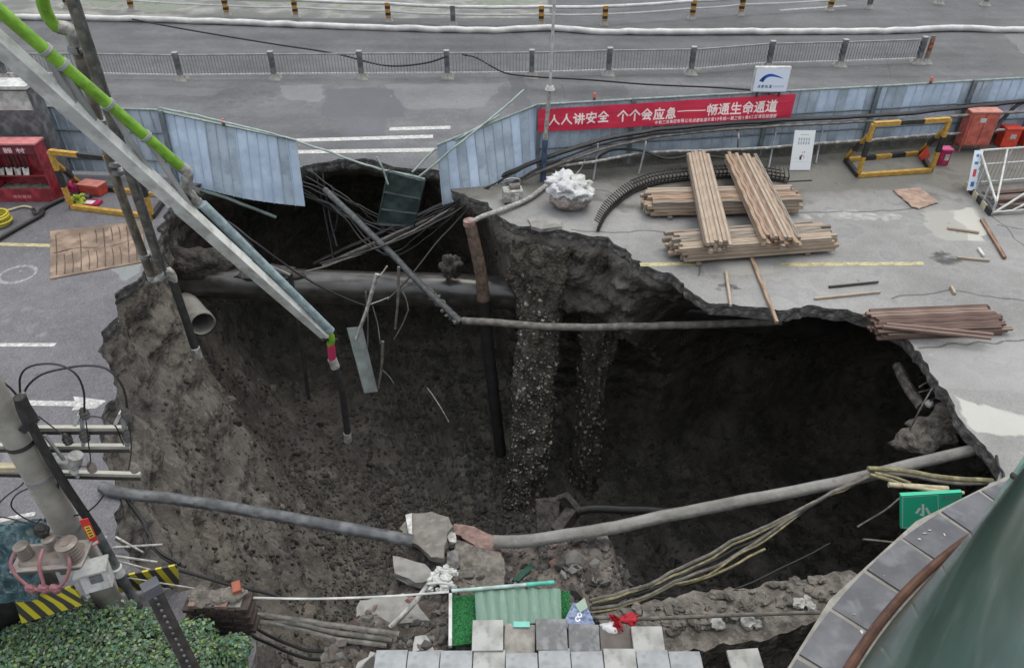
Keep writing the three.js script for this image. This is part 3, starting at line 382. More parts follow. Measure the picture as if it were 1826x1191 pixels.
  for (const [pts, own] of [[rimRight, M.right], [rimLeft, M.left]]) {
    const P = [], I = [], rows = [[0, 0, 0], [-0.04, 0.0, 0.02], [-0.09, 0.015, 0.04], [-0.15, 0.05, 0.07], [-0.24, 0.04, 0.1], [-0.36, 0.08, 0.08]];
    pts.forEach((p, i) => { const dx = p[0] - CX, dz = p[2] - CZ, L = Math.hypot(dx, dz); rows.forEach(([y, o, j], k) => { const q = o + j * (fbm(p[0] * 4, y * 9 + k, p[2] * 4, 3) * 1.6); P.push(p[0] + dx / L * q, y + (k > 1 ? 0.04 * n3(p[0] * 5, k, p[2] * 5) : 0), p[2] + dz / L * q); }); if (i) for (let k = 0; k < rows.length - 1; k++) { const a = (i - 1) * rows.length + k, b = i * rows.length + k; I.push(a, b, a + 1, b, b + 1, a + 1); } });
    let q = new THREE.BufferGeometry(); q.setAttribute('position', new THREE.Float32BufferAttribute(P, 3)); q.setIndex(I); q = q.toNonIndexed(); q.computeVertexNormals();
    put('broken_edge', q, M.asphaltEdge, own);
  }
}
// earth walls and floor: outline of the rim carried down through levels, hollowed out under the paving
const LEV = { ang: [-60, -30, -10, 12, 25, 38, 50, 60, 75, 90, 97, 105, 123, 140, 155, 180, 210, 240, 270, 300], 
  d: [[0.2, 0.4, 0.2, -0.8, -2.5], [0.8, 1.8, 1.8, 0.5, -2], [2.2, 5, 5.4, 4, 0], [3.4, 9.5, 12.5, 11.5, 6], [4, 11.5, 14.5, 13.5, 8], [2.8, 9, 12.5, 12, 8], [0.4, 3.2, 7, 8, 6], [0.05, 0.5, 3.6, 4.6, 3.6], [0.05, 0.4, 2.8, 3.8, 3], [0.05, 0.6, 3, 4, 3], [0.8, 4.5, 6.5, 6.5, 4], [1.2, 6, 8.5, 8, 4], [1.0, 5, 6, 3, -4], [0.3, 0.9, 0, -2.8, -7], [0, -0.6, -2.4, -4.6, -7.2], [-0.1, -0.7, -2.4, -4.3, -6], [-0.1, -0.7, -2.4, -4.2, -5.8], [0, -0.4, -1.8, -3.6, -5], [0.1, 0.2, -0.6, -2, -3.4], [0.2, 0.4, 0.2, -0.8, -2.5]] };
const levAt = (th, k) => { let a = th; while (a < -60) a += 360; while (a >= 300) a -= 360; for (let i = 0; i < LEV.ang.length - 1; i++) if (a >= LEV.ang[i] && a <= LEV.ang[i + 1]) { const t = (a - LEV.ang[i]) / (LEV.ang[i + 1] - LEV.ang[i]), s = t * t * (3 - 2 * t); return lerp(LEV.d[i][k], LEV.d[i + 1][k], s); } return LEV.d[0][k]; };
const pit = { grid: [], N: 0, R: 0 };
{
  const src = M.loop, N = 760, pts = []; // resample the rim evenly
  const cum = [0]; for (let i = 0; i < src.length; i++) { const a = src[i], b = src[(i + 1) % src.length]; cum.push(cum[i] + Math.hypot(b[0] - a[0], b[2] - a[2])); }
  for (let i = 0, k = 0; i < N; i++) { const s = cum[cum.length - 1] * i / N; while (cum[k + 1] < s) k++; pts.push(mix(src[k], src[(k + 1) % src.length], (s - cum[k]) / (cum[k + 1] - cum[k]))); }
  const pol = pts.map((p) => ({ t: Math.atan2(-(p[2] - CZ), p[0] - CX), r: Math.hypot(p[0] - CX, p[2] - CZ) }));
  const sm = (k) => pol.map((q, i) => { let s = 0, w = 0; for (let j = -k; j <= k; j++) { s += pol[(i + j + N) % N].r; w++; } return s / w; });
  const S = [sm(0), sm(2), sm(8), sm(18), sm(24), sm(30)], yl = [-0.32, -0.95, -2.8, -6, -8.5, 0], per = [8, 24, 34, 28, 26, 54];
  const P = [], I = [], colr = [], rows = per.reduce((a, b) => a + b) + 1;
  for (let i = 0; i < N; i++) {
    const { t } = pol[i], deg = t * 180 / Math.PI, cx = Math.cos(t), cz = -Math.sin(t), right = clamp((Math.cos(t - 0.15) - 0.3) * 1.6), ctl = [];
    for (let k = 0; k < 6; k++) { const r = Math.max(0.8, S[k][i] + (k ? levAt(deg, k - 1) : 0.08)); ctl.push(new THREE.Vector3(CX + cx * r, k === 5 ? lerp(-9.6, -12.6, right) : yl[k], CZ + cz * r)); }
    ctl.push(new THREE.Vector3(CX - 0.4 + cx * 0.25, -10.3, CZ - 1.2 + cz * 0.25));
    let row = 0;
    for (let k = 0; k < 6; k++) for (let s = 0; s < per[k] + (k === 5 ? 1 : 0); s++, row++) {
      const u = s / per[k], a = ctl[Math.max(0, k - 1)], b = ctl[k], c = ctl[k + 1], d = ctl[Math.min(6, k + 2)];
      const cr = (q) => 0.5 * (2 * b[q] + (c[q] - a[q]) * u + (2 * a[q] - 5 * b[q] + 4 * c[q] - d[q]) * u * u + (3 * b[q] - a[q] - 3 * c[q] + d[q]) * u * u * u);
      let x = cr('x'), y = cr('y'), z = cr('z'); const ramp = clamp(row / 6), floor = clamp((k + u - 3.6) / 1.4);
      const n1 = fbm(x * 0.45, y * 0.6, z * 0.45, 4), n2 = fbm(x * 2.1 + 4, y * 1.5, z * 2.1, 4), n4 = Math.abs(n3(x * 5, y * 5, z * 5));
      const n5 = fbm(x * 6 + 2, y * 5, z * 6, 3), rad = ramp * (1 - floor * 0.8) * ((cx < -0.2 ? 0.5 : 0.75) * n1 + (cx < -0.2 ? 0.24 : 0.36) * n2 + 0.15 * n5 - 0.12 * n4 + 0.08 * Math.sin(y * 5 + n1 * 6)), up = ramp * floor * (0.8 * n1 + 0.34 * n2 + 0.13 * n5 + 0.06 * n4);
      x += cx * rad; z += cz * rad; y += up - ramp * (1 - floor) * 0.1 * n2;
      P.push(x, y, z); const w = 1 + 0.35 * fbm(x * 0.6, y * 0.6 + 20, z * 0.6, 3) * 2; const br = clamp(fbm(x * 0.35 + 9, y * 0.3, z * 0.35, 2) * 3 + 0.2); colr.push(w * (1 + 0.03 * br), w, w * (1 - 0.05 * br));
    }
  }
  for (let i = 0; i < N; i++) for (let j = 0; j < rows - 1; j++) { const a = i * rows + j, b = ((i + 1) % N) * rows + j; I.push(a, a + 1, b, b, a + 1, b + 1); }
  const g = new THREE.BufferGeometry(); g.setAttribute('position', new THREE.Float32BufferAttribute(P, 3)); g.setAttribute('color', new THREE.Float32BufferAttribute(colr, 3)); g.setIndex(I); g.computeVertexNormals();
  M.soil.vertexColors = true;
  struct('sinkhole', 'deep sinkhole with dark earth walls and a rubble floor', 'sinkhole', g, M.soil);
  Object.assign(pit, { grid: P, N, R: rows, nor: g.attributes.normal });
}
const stoneGeo = () => { let g = new THREE.IcosahedronGeometry(1, 0); const p = g.attributes.position; for (let i = 0; i < p.count; i++) { const k = 1 + 0.35 * n3(p.getX(i) * 2, p.getY(i) * 2, p.getZ(i) * 2); p.setXYZ(i, p.getX(i) * k, p.getY(i) * 0.7 * k, p.getZ(i) * k); } g.computeVertexNormals(); return g; };
function scatter(name, label, spots, parent) { // spots: [x, y, z, size, r, g, b]
  const o = new THREE.InstancedMesh(stoneGeo(), M.stone, spots.length), m = new THREE.Matrix4(), q = new THREE.Quaternion(), c = new THREE.Color();
  spots.forEach((s, i) => { q.setFromEuler(new THREE.Euler(rr(0, 6), rr(0, 6), rr(0, 6))); m.compose(new THREE.Vector3(s[0], s[1], s[2]), q, new THREE.Vector3(s[3] * rr(0.8, 1.3), s[3] * rr(0.6, 1), s[3] * rr(0.8, 1.2))); o.setMatrixAt(i, m); o.setColorAt(i, c.setRGB(s[4], s[5], s[6])); });
  o.castShadow = o.receiveShadow = true; o.name = parent ? name : numbered(name); o.userData = { kind: 'stuff', label, ...(parent ? {} : { category: 'gravel' }) }; (parent || scene).add(o); return o;
}
{
  const spots = [];
  for (let n = 0; n < 130000; n++) {
    const i = Math.floor(rnd() * pit.N), j = Math.floor(lerp(20, pit.R - 2, Math.sqrt(rnd()))), k = i * pit.R + j, x = pit.grid[3 * k], y = pit.grid[3 * k + 1], z = pit.grid[3 * k + 2], ny = Math.abs(pit.nor.getY(k));
    if (rnd() > ny * 1.1 + 0.25) continue; const cl = fbm(x * 0.8, y, z * 0.8, 3); if (rnd() > 0.55 + cl * 1.6) continue;
    const s = 0.022 + 0.06 * rnd() ** 2.5 + (rnd() < 0.012 ? 0.1 : 0), v = lerp(0.06, 0.13, rnd() ** 1.4) * (rnd() < 0.035 ? 2 : 1), w = rr(0.85, 1.02); spots.push([x + rr(-0.06, 0.06), y + s * 0.2, z + rr(-0.06, 0.06), s, v, v * 0.965, v * 0.9 * w]);
  }
  scatter('gravel', 'loose gravel and stones strewn over the sinkhole floor and slopes', spots);
}
// columns of gravelly earth left standing below the right-hand promontory
function column(ctl, sd, dens, label, base, bottomFlat = 0) {
  const c = new THREE.CatmullRomCurve3(ctl.map(([p]) => V(p)), false, 'centripetal'), rows = 130, seg = 84, P = [], I = [], spots = [];
  for (let j = 0; j <= rows; j++) { const v = j / rows, q = c.getPoint(v), f = v * (ctl.length - 1), k = Math.min(ctl.length - 2, Math.floor(f)), t = f - k, rx = lerp(ctl[k][1], ctl[k + 1][1], t), rz = lerp(ctl[k][2], ctl[k + 1][2], t);
    for (let i = 0; i < seg; i++) { const a = i / seg * Math.PI * 2, x = Math.cos(a), z = Math.sin(a); const n = 1 + 0.9 * fbm(x * 1.1 + sd, q.y * 0.55, z * 1.1, 3) + 0.5 * fbm(x * 3 + sd, q.y * 1.5, z * 3, 5) + 0.12 * Math.abs(n3(x * 9, q.y * 6, z * 9 + sd)); const X = q.x + x * rx * n, Y = q.y + 0.12 * n3(x * 3, q.y * 2, z * 3), Z = q.z + z * rz * n; P.push(X, Y, Z); if (rnd() < dens * clamp(v * 2.6 - 0.25) && z > -0.2) { const y = rnd() < 0.3, b = lerp(0.1, 0.62, rnd() ** 2); spots.push([X, Y, Z, 0.024 + 0.05 * rnd() ** 2, b, b * (y ? 0.94 : 0.96), b * (y ? 0.7 : 0.88)]); } } }
  for (let j = 0; j < rows; j++) for (let i = 0; i < seg; i++) { const a = j * seg + i, b = j * seg + (i + 1) % seg; I.push(a, b, a + seg, b, b + seg, a + seg); }
  const g = new THREE.BufferGeometry(); g.setAttribute('position', new THREE.Float32BufferAttribute(P, 3)); g.setIndex(I); g.computeVertexNormals();
  const t = thing('earth_column', label, 'earth column', base); t.userData.kind = 'structure'; part(t, 'column', g, M.pebble);
  spots.forEach((s) => { s[0] -= base[0]; s[1] -= base[1]; s[2] -= base[2]; }); scatter('pebble', 'pale and yellowish pebbles bedded in the column', spots, t); return t;
}
column([[[0.95, -0.42, -18.5], 0.95, 0.6], [[0.9, -2, -18.35], 0.78, 0.6], [[0.72, -4.5, -17.9], 0.54, 0.55], [[0.62, -7, -17.5], 0.56, 0.58], [[0.42, -9.5, -17.1], 0.56, 0.58], [[0.36, -11, -16.95], 0.6, 0.6]], 3.3, 0.30, 'thick round column of pebbly earth standing under the broken concrete point', [0.42, -10.8, -17]);
column([[[2.6, -0.5, -18.2], 0.9, 0.6], [[2.7, -3, -18.6], 0.55, 0.5], [[2.7, -6, -18.6], 0.42, 0.42], [[2.6, -9, -18.5], 0.44, 0.45], [[2.5, -12, -18.3], 0.55, 0.55]], 8.1, 0.12, 'thinner dark earth column right of the thick pebbly one', [2.6, -11, -17.8]);
// tongue of collapsed ground on the near side
const moundY = (x, z) => { // z is the distance in front of the camera
  const cx = -0.45 + 0.2 * (z - 6), hw = 2.75 - 0.22 * Math.max(0, z - 5.5), e = Math.abs(x - cx) / hw, tip = clamp((z - 8.3) / 1.3);
  const top = -0.28 - 0.26 * Math.max(0, z - 5.6), fall = Math.max(0, e - 0.82) * 7 + Math.max(0, e - 1.15) * 9 + tip * tip * 5 + Math.max(0, z - 9.6) * 6;
  return top - fall + 0.55 * fbm(x * 0.9, 2, z * 0.9, 4) + 0.25 * fbm(x * 3, 5, z * 3, 3);
};
{
  const nx = 130, nz = 120, P = [], I = []; for (let j = 0; j <= nz; j++) for (let i = 0; i <= nx; i++) { const x = lerp(-4.6, 4.4, i / nx), z = lerp(3.4, 11.6, j / nz); P.push(x, Math.max(-11, moundY(x, z)), -z); if (i < nx && j < nz) { const a = j * (nx + 1) + i; I.push(a, a + 1, a + nx + 1, a + 1, a + nx + 2, a + nx + 1); } }
  const g = new THREE.BufferGeometry(); g.setAttribute('position', new THREE.Float32BufferAttribute(P, 3)); g.setIndex(I); g.computeVertexNormals();
  struct('collapsed_bank', 'mound of collapsed soil and debris on the near edge of the hole', 'mound', g, mat('#756c65', '#4d4641', { metres: 1.4, cx: 6, cy: 6, contrast: 1.6, speck: 0.5, bump: 0.05, bm: 0.9, rough: 0.92, third: '#8c857d', k: 1.5, sd: 3 }));
  const spots = []; for (let n = 0; n < 3000; n++) { const x = rr(-3.2, 3), z = rr(5, 9.8), y = moundY(x, z); if (y < -4) continue; const s = 0.015 + 0.07 * rnd() ** 3, v = lerp(0.07, 0.24, rnd() ** 2); spots.push([x, y + s * 0.2, -z, s, v, v * 0.95, v * 0.88]); }
  for (let n = 0; n < 420; n++) { const x = rr(-3, 2.8), z = rr(5.2, 9.6), y = moundY(x, z); if (y < -3.5) continue; const s = 0.04 + 0.11 * rnd() ** 2, v = lerp(0.08, 0.28, rnd() ** 1.5), b = rnd() < 0.12; spots.push([x, y, -z, s, v * (b ? 1.3 : 1), v * (b ? 0.85 : 0.97), v * (b ? 0.75 : 0.92)]); }
  scatter('rubble_bits', 'small stones and crumbs of mortar over the collapsed bank', spots);
}

// ───────────── road markings (thin paint, 4 mm up) ─────────────
const paintStrip = (pts, w, y = 0.004) => { // a strip along pts, w wide across the road
  const P = [], I = []; const q = []; for (let i = 0; i < pts.length - 1; i++) { const n = Math.max(1, Math.round(Math.hypot(pts[i + 1][0] - pts[i][0], pts[i + 1][2] - pts[i][2]) / 0.3)); for (let k = 0; k < n; k++) q.push(mix(pts[i], pts[i + 1], k / n)); } q.push(pts[pts.length - 1]);
  q.forEach((p, i) => { const a = q[Math.max(0, i - 1)], b = q[Math.min(q.length - 1, i + 1)], dx = b[0] - a[0], dz = b[2] - a[2], L = Math.hypot(dx, dz), ww = w / 2 * (1 + 0.06 * n3(p[0] * 2.3, 1.3, p[2] * 2.3)); P.push(p[0] - dz / L * ww, y, p[2] + dx / L * ww, p[0] + dz / L * ww, y, p[2] - dx / L * ww); if (i) { const k = 2 * i; I.push(k - 2, k, k - 1, k, k + 1, k - 1); } });
  const g = new THREE.BufferGeometry(); g.setAttribute('position', new THREE.Float32BufferAttribute(P, 3)); g.setIndex(I); g.computeVertexNormals(); return g;
};
const poly = (pts, y = 0.004) => { const P = []; pts.forEach((p) => P.push(p[0], y, p[2])); const t = THREE.ShapeUtils.triangulateShape(pts.map((p) => new THREE.Vector2(p[0], p[2])), []); const g = new THREE.BufferGeometry(); g.setAttribute('position', new THREE.Float32BufferAttribute(P, 3)); g.setIndex(t.flatMap((q) => [q[0], q[2], q[1]])); g.computeVertexNormals(); return g; };
const mark = (label, g, m) => struct('road_marking', label, 'road marking', g, m);
mark('short white dash on the street behind the gap in the hoarding', paintStrip([[-4.36, 0, -25.37], [-2.2, 0, -25.53]], 0.3), M.paintWhite);
mark('farther of two long white lines behind the gap in the hoarding', paintStrip([[-9.79, 0, -23.97], [-7.2, 0, -24.36], [-2.75, 0, -24.7]], 0.3), M.paintWhite);
mark('nearer of two long white lines behind the gap, at the hole edge', paintStrip([[-9.52, 0, -23.13], [-7.16, 0, -23.36], [-2.62, 0, -23.54]], 0.3), M.paintWhite);
mark('yellow line beside the brown steel plate on the left', paintStrip([[-14.02, 0, -17.28], [-12.32, 0, -17.19]], 0.16), M.paintYellow);
mark('faded yellow line running past the timber stacks', paintStrip([[3.29, 0, -16.22], [4.71, 0, -16.28]], 0.17), M.paintYellow);
mark('yellow line right of the timber stacks', paintStrip([[6.93, 0, -16.22], [8.74, 0, -16.25], [10.6, 0, -16.28]], 0.17), M.paintYellow);
mark('white dash on the asphalt left of the hole', paintStrip([[-11.53, 0, -12.87], [-10.07, 0, -12.87]], 0.13), M.paintWhite);
mark('white arrow shaft left of the hole edge', paintStrip([[-10.08, 0, -10.99], [-8.72, 0, -10.95]], 0.15), M.paintWhite);
mark('white arrow head pointing at the hole', poly([[-8.87, 0, -11.17], [-8.65, 0, -11.14], [-8.18, 0, -11.05], [-8.15, 0, -11.02], [-8.26, 0, -10.82], [-8.71, 0, -10.76], [-8.72, 0, -10.95]]), M.paintWhite);
mark('white line low on the left behind the utility pole', paintStrip([[-8.7, 0, -8.03], [-8.37, 0, -8.13], [-8.11, 0, -8.2]], 0.09), M.paintWhite);
mark('worn white dashes across the far carriageway, upper right', paintStrip([[14.4, 0, -42.12], [16.3, 0, -42.61], [18.3, 0, -43.1]], 0.3), M.paintWorn);

// ───────────── far street furniture ─────────────
single('white_pipeline', 'fat white pipe lying along the far carriageway', 'pipe', tube([[-28.04, 0.14, -40.16], [-21.94, 0.14, -40.05], [-16.57, 0.14, -39.5], [-8.69, 0.14, -38.45], [-1.45, 0.14, -37.74], [2.12, 0.14, -38.04], [4, 0.14, -37.54], [13.23, 0.14, -37.44], [18.75, 0.14, -37.64], [21.67, 0.14, -38.04], [23.76, 0.14, -37.84], [27.05, 0.14, -37.84]], 0.15, 12, 0.5, 0.1), M.hose);
{
  const foot = (t, p, m, sz) => { const g = new THREE.CylinderGeometry(0.1 * sz, 0.33 * sz, 0.24, 4, 1); g.rotateY(Math.PI / 4); g.translate(p[0], 0.121, p[2]); return part(t, 'base', g, M.concrete); };
  const far = [[-24.07, 0, -42.61], [-20.39, 0, -42.12], [-14.92, 0, -40.96], [-11.23, 0, -40.62], [-6.31, 0, -39.85], [-2.97, 0, -39.21], [1.47, 0, -39.21], [4.67, 0, -39.21], [9.32, 0, -40.4], [12.04, 0, -41.19], [17.05, 0, -42.12], [19.34, 0, -42.61]];
  const t = thing('pipe_barrier', 'far low barrier of two white pipe rails on striped posts', 'barrier', far[6]);
  far.forEach((p, i) => { foot(t, p, 0, 0.9); const grey = i === 5 || i === 11; const po = part(t, 'post', box([p[0], 0.2, p[2]], [0.24, 0.72, 0.2], 0, 0.02), grey ? M.steelGrey : M.orangePost); if (!grey) for (const y of [0.3, 0.62]) part(t, 'stripe', box([p[0], y, p[2]], [0.25, 0.14, 0.21], 0, 0.01), M.frameBlack, po); });
  for (let i = 0; i < far.length - 1; i++) for (const y of [0.86, 0.5]) part(t, 'rail', tube([[far[i][0], y, far[i][2]], [lerp(far[i][0], far[i + 1][0], 0.5), y - 0.03, lerp(far[i][2], far[i + 1][2], 0.5)], [far[i + 1][0], y, far[i + 1][2]]], y > 0.6 ? 0.085 : 0.05, 8, 1), M.hose);
  [[[23.59, 0, -43.6], 'stubby barrier foot at the top edge, left of two'], [[25.94, 0, -43.22], 'barrier foot with green mesh at the top right edge']].forEach(([p, l]) => { const b = thing('barrier_foot', l, 'barrier', p); foot(b, p, 0, 1.05); part(b, 'post', box([p[0], 0.2, p[2]], [0.2, 0.9, 0.2]), M.steelGrey); });
  // central railing
  const ps = [[-21.04, 0, -30.94], [-17.43, 0, -30.94], [-13.67, 0, -30.73], [-9.84, 0, -30.87], [-6.24, 0, -30.94], [-2.68, 0, -31.01], [0.82, 0, -31.09], [4.05, 0, -31.38], [7.54, 0, -31.52], [11.04, 0, -32.35], [14.21, 0, -32.59], [17.76, 0, -32.98]];
  const spot = ['at the left edge of the picture', 'just right of the old grey boom', 'second right of the old grey boom', 'left of the dark asphalt patch', 'above the dark asphalt patch', 'right of the dark asphalt patch', 'just left of the thin white mast', 'first right of the thin white mast', 'second right of the thin white mast', 'behind the white light box', 'right of the white light box', 'at its right-hand end'];
  ps.forEach((p, i) => {
    const b = thing('railing_post', 'grey railing post on concrete foot, ' + spot[i], 'post', p, 'posts of the central railing'); foot(b, p, 0, 1.15);
    const po = part(b, 'post', box([p[0], 0.22, p[2]], [0.2, 0.84, 0.2], 0, 0.02), M.steelGrey); part(b, 'cap', box([p[0], 1.062, p[2]], [0.23, 0.05, 0.23]), M.galv, po);
    if (i > 6) for (const y of [0.42, 0.62, 0.82]) part(b, 'stripe', bar([p[0] - 0.103, y - 0.05, p[2] + 0.1], [p[0] - 0.103, y + 0.05, p[2] - 0.1], 0.012, 0.07), M.frameBlack, po);
  });
  const where = ['left of the two booms', 'between the two pump booms', 'directly behind the lime green pipe', 'over the round dark stain', 'behind the left of the dark patch', 'behind the right of the dark patch', 'left of the white mast', 'crossed by the white mast', 'over the red banner left half', 'over the red banner right half', 'just right of the white light box', 'last one on the right'];
  for (let i = 0; i < ps.length - 1; i++) {
    const a = [ps[i][0] + 0.12, 0, ps[i][2]], b = [ps[i + 1][0] - 0.12, 0, ps[i + 1][2]], t2 = thing('street_railing', 'grey railing panel of thin bars, ' + where[i + 1], 'railing', mix(a, b, 0.5), 'panels of the central railing');
    const at = (q, y) => { const p = mix(a, b, q); return [p[0], y, p[2]]; };
    part(t2, 'top_rail', bar(at(0, 0.98), at(1, 0.98), 0.07, 0.06), M.galv); part(t2, 'bottom_rail', bar(at(0, 0.2), at(1, 0.2), 0.06, 0.05), M.white);
    const n = Math.round(Math.hypot(b[0] - a[0], b[2] - a[2]) / 0.13), gs = []; for (let k = 1; k < n; k++) gs.push(bar(at(k / n, 0.22), at(k / n, 0.95), 0.025, 0.025)); const o = part(t2, 'bars', strip(gs), M.galv); o.userData.kind = 'stuff';
  }
  const p = [18.1, 0, -32.98], b = thing('striped_bollard', 'slim bollard with orange stripes ending the central railing', 'bollard', p); foot(b, p, 0, 1); const po = part(b, 'post', cyl([p[0], 0.2, p[2]], [p[0], 1.15, p[2]], 0.1, 0.09), M.steelGrey); for (const y of [0.4, 0.65, 0.9]) part(b, 'stripe', cyl([p[0], y, p[2]], [p[0], y + 0.12, p[2]], 0.106, 0.106), mat('#d27a4a', '#b06038', { metres: 0.3 }), po);
}

// ───────────── steel hoarding ─────────────
function hoarding(name, label, a, b, hA, hB, bA, bB, m, opt = {}) { // plan points a, b; top heights; bottom heights
  const t = thing(name, label, 'hoarding', [(a[0] + b[0]) / 2, Math.min(bA, bB), (a[2] + b[2]) / 2], 'hoarding bays'), L = Math.hypot(b[0] - a[0], b[2] - a[2]), n = Math.max(1, Math.round(L / (opt.strip || 0.34))), side = opt.side ?? 1;
  const nx = -(b[2] - a[2]) / L * side, nz = (b[0] - a[0]) / L * side; // towards the yard
  const tl = opt.lean || 0, bow = opt.bow || 0;
  const P = (u, v, o) => { const p = mix(a, b, u), bot = lerp(bA, bB, u), top = lerp(hA, hB, u), f = o + tl * (v - 0.5) + bow * Math.sin(u * Math.PI) * (1 - v) + 0.02 * n3(u * 5, v * 2, a[0]); return [p[0] + nx * f, lerp(bot, top, v), p[2] + nz * f]; };
  for (let k = 0; k < n; k++) {
    const u0 = k / n, u1 = (k + 1) / n, du = u1 - u0, prof = [[u0 + du * 0.01, 0.0], [u0 + du * 0.05, 0.04], [u0 + du * 0.1, 0.04], [u0 + du * 0.15, 0], [u0 + du * 0.5, 0.004], [u1 - du * 0.012, 0]], Q = [], I = [], rows = 5;
    for (let j = 0; j <= rows; j++) for (const [u, o] of prof) Q.push(...P(u, j / rows, o)); const w = prof.length; for (let j = 0; j < rows; j++) for (let i = 0; i < w - 1; i++) { const c = j * w + i; I.push(c, c + 1, c + w, c + 1, c + w + 1, c + w); }
    let g = new THREE.BufferGeometry(); g.setAttribute('position', new THREE.Float32BufferAttribute(Q, 3)); g.setIndex(I); g = g.toNonIndexed(); g.computeVertexNormals(); part(t, 'sheet', g, rnd() < 0.35 ? M.hoard2 : m);
  }
  const rail = (v, o, w, mm, nm) => { const q = []; for (let i = 0; i <= 8; i++) q.push(P(i / 8, v, o)); part(t, nm, tube(q, w, 5, 0.4), mm); };
  rail(1.0, 0.02, 0.035, M.hoardTop, 'top_rail'); if (!opt.noRail) for (const v of opt.rails || [0.72, 0.34]) rail(v, side > 0 && !opt.railBack ? 0.07 : -0.05, 0.028, M.hoardFrame, 'rail');
  for (const [u, on] of [[0, opt.postA !== false], [1, opt.postB === true]]) if (on) part(t, 'post', bar(P(u, opt.postDown ?? -0.12, 0.08), P(u, 1.02, 0.08), 0.13, 0.1), M.hoardFrame);
  return t;
}
const FR = [[0.79, 2.15, -21.86], [3.71, 2.15, -22.34], [8.09, 2.15, -23], [11.66, 2.15, -23.52], [14.98, 2.15, -24.07], [19.44, 2.15, -24.75]];
['bay of blue-grey hoarding behind the left end of the red banner', 'bay of blue-grey hoarding behind the long right part of the banner', 'bay of blue-grey hoarding behind the white notice board', 'bay of blue-grey hoarding behind the yellow and black frame', 'bay of blue-grey hoarding behind the red boxes at right'].forEach((l, i) => hoarding('hoarding', l, FR[i], FR[i + 1], 2.15, 2.15, 0.32, 0.32, i < 2 ? M.hoard2 : M.hoard, { rails: [0.6, 0.25], postB: i === 4 }));
const FL = [[-17.77, 2.15, -21.96], [-14.44, 2.15, -21.72], [-10.45, 2.15, -21.44]];
hoarding('hoarding', 'bay of hoarding behind the grey cabinet at the far left', FL[0], FL[1], 2.15, 2.15, 0.1, 0.1, M.hoard2);
hoarding('hoarding', 'dull upright bay of hoarding behind the left yellow frame', FL[1], FL[2], 2.15, 2.15, 0.1, 0.1, M.hoard2, { rails: [0.66, 0.22] });
hoarding('hoarding', 'pale blue hoarding bay sagging over the hole at left', [-10.37, 2.12, -21.3], [-6.43, 1.42, -20.9], 2.1, 1.38, 0.0, -0.68, M.hoard, { strip: 0.31, railBack: true, postB: false, bow: 0.25, lean: -0.25 });
hoarding('hoarding', 'pale blue hoarding bay hanging askew left of the red banner', [-2.18, 1.34, -20.6], FR[0], 1.36, 2.12, -0.5, 0.18, M.hoard, { strip: 0.3, railBack: true, postA: false, bow: 0.3, lean: -0.2 });
{ // dangling sheet with its frame side showing
  const a = [-3.65, 0.7, -20.4], b = [-2.62, 0.35, -20.5], c = [-3.15, -1.46, -20.9], d = [-4.26, -1.31, -20.8], t = thing('dangling_sheet', 'dark green framed sheet dangling by a wire in the gap', 'metal sheet', mix(d, c, 0.5));
  part(t, 'sheet', board(a, b, c, d, 0.02, false, 4, 4, (u, v) => 0.03 * Math.sin(u * 3)), M.hoardBack); for (const v of [0.02, 0.38, 0.7, 0.98]) part(t, 'rail', bar(mix(a, d, v).map((x, i) => x + (i === 2 ? 0.03 : 0)), mix(b, c, v).map((x, i) => x + (i === 2 ? 0.03 : 0)), 0.05, 0.04), M.hoardFrame); for (const [p, q] of [[a, d], [b, c]]) part(t, 'stile', bar(p, q, 0.06, 0.05), M.hoardBack);
}
{ // low kerb wall under the right hoarding
  const gs = []; for (let i = 0; i < FR.length - 1; i++) gs.push(bar([FR[i][0], 0.16, FR[i][2] - 0.02], [FR[i + 1][0], 0.16, FR[i + 1][2] - 0.02], 0.3, 0.32));
  struct('kerb_wall', 'low dirty concrete kerb below the right hoarding', 'kerb', strip(gs), mat('#7c7b74', '#55544e', { metres: 1.3, contrast: 1.6, bump: 0.01, third: '#45443e', speck: 0.2 }));
}
// leaning props of bent pipe
[[[2.63, 0.95, -21.52], [2.52, 0, -21.17], 'bent pipe prop above the white rubbish bag'], [[4.14, 0.95, -21.82], [3.98, 0, -21.57], 'bent pipe prop left of the crossed timber'], [[7.13, 0.95, -22.27], [7.38, 0, -22.72], 'bent pipe prop behind the crossed timber'], [[8.41, 0.95, -22.68], [8.21, 0, -22.07], 'bent pipe prop just right of the crossed timber'], [[10.04, 0.95, -23.06], [9.83, 0, -22.42], 'bent pipe prop right of the white notice board']].forEach(([a, b, l]) => single('fence_prop', l, 'pipe', tube([[a[0], a[1] + 0.15, a[2] - 0.3], a, [lerp(a[0], b[0], 0.2), lerp(a[1], 0, 0.3), lerp(a[2], b[2], 0.2)], [b[0], 0.02, b[2]]], 0.035, 7), M.galv, 'hoarding props'));
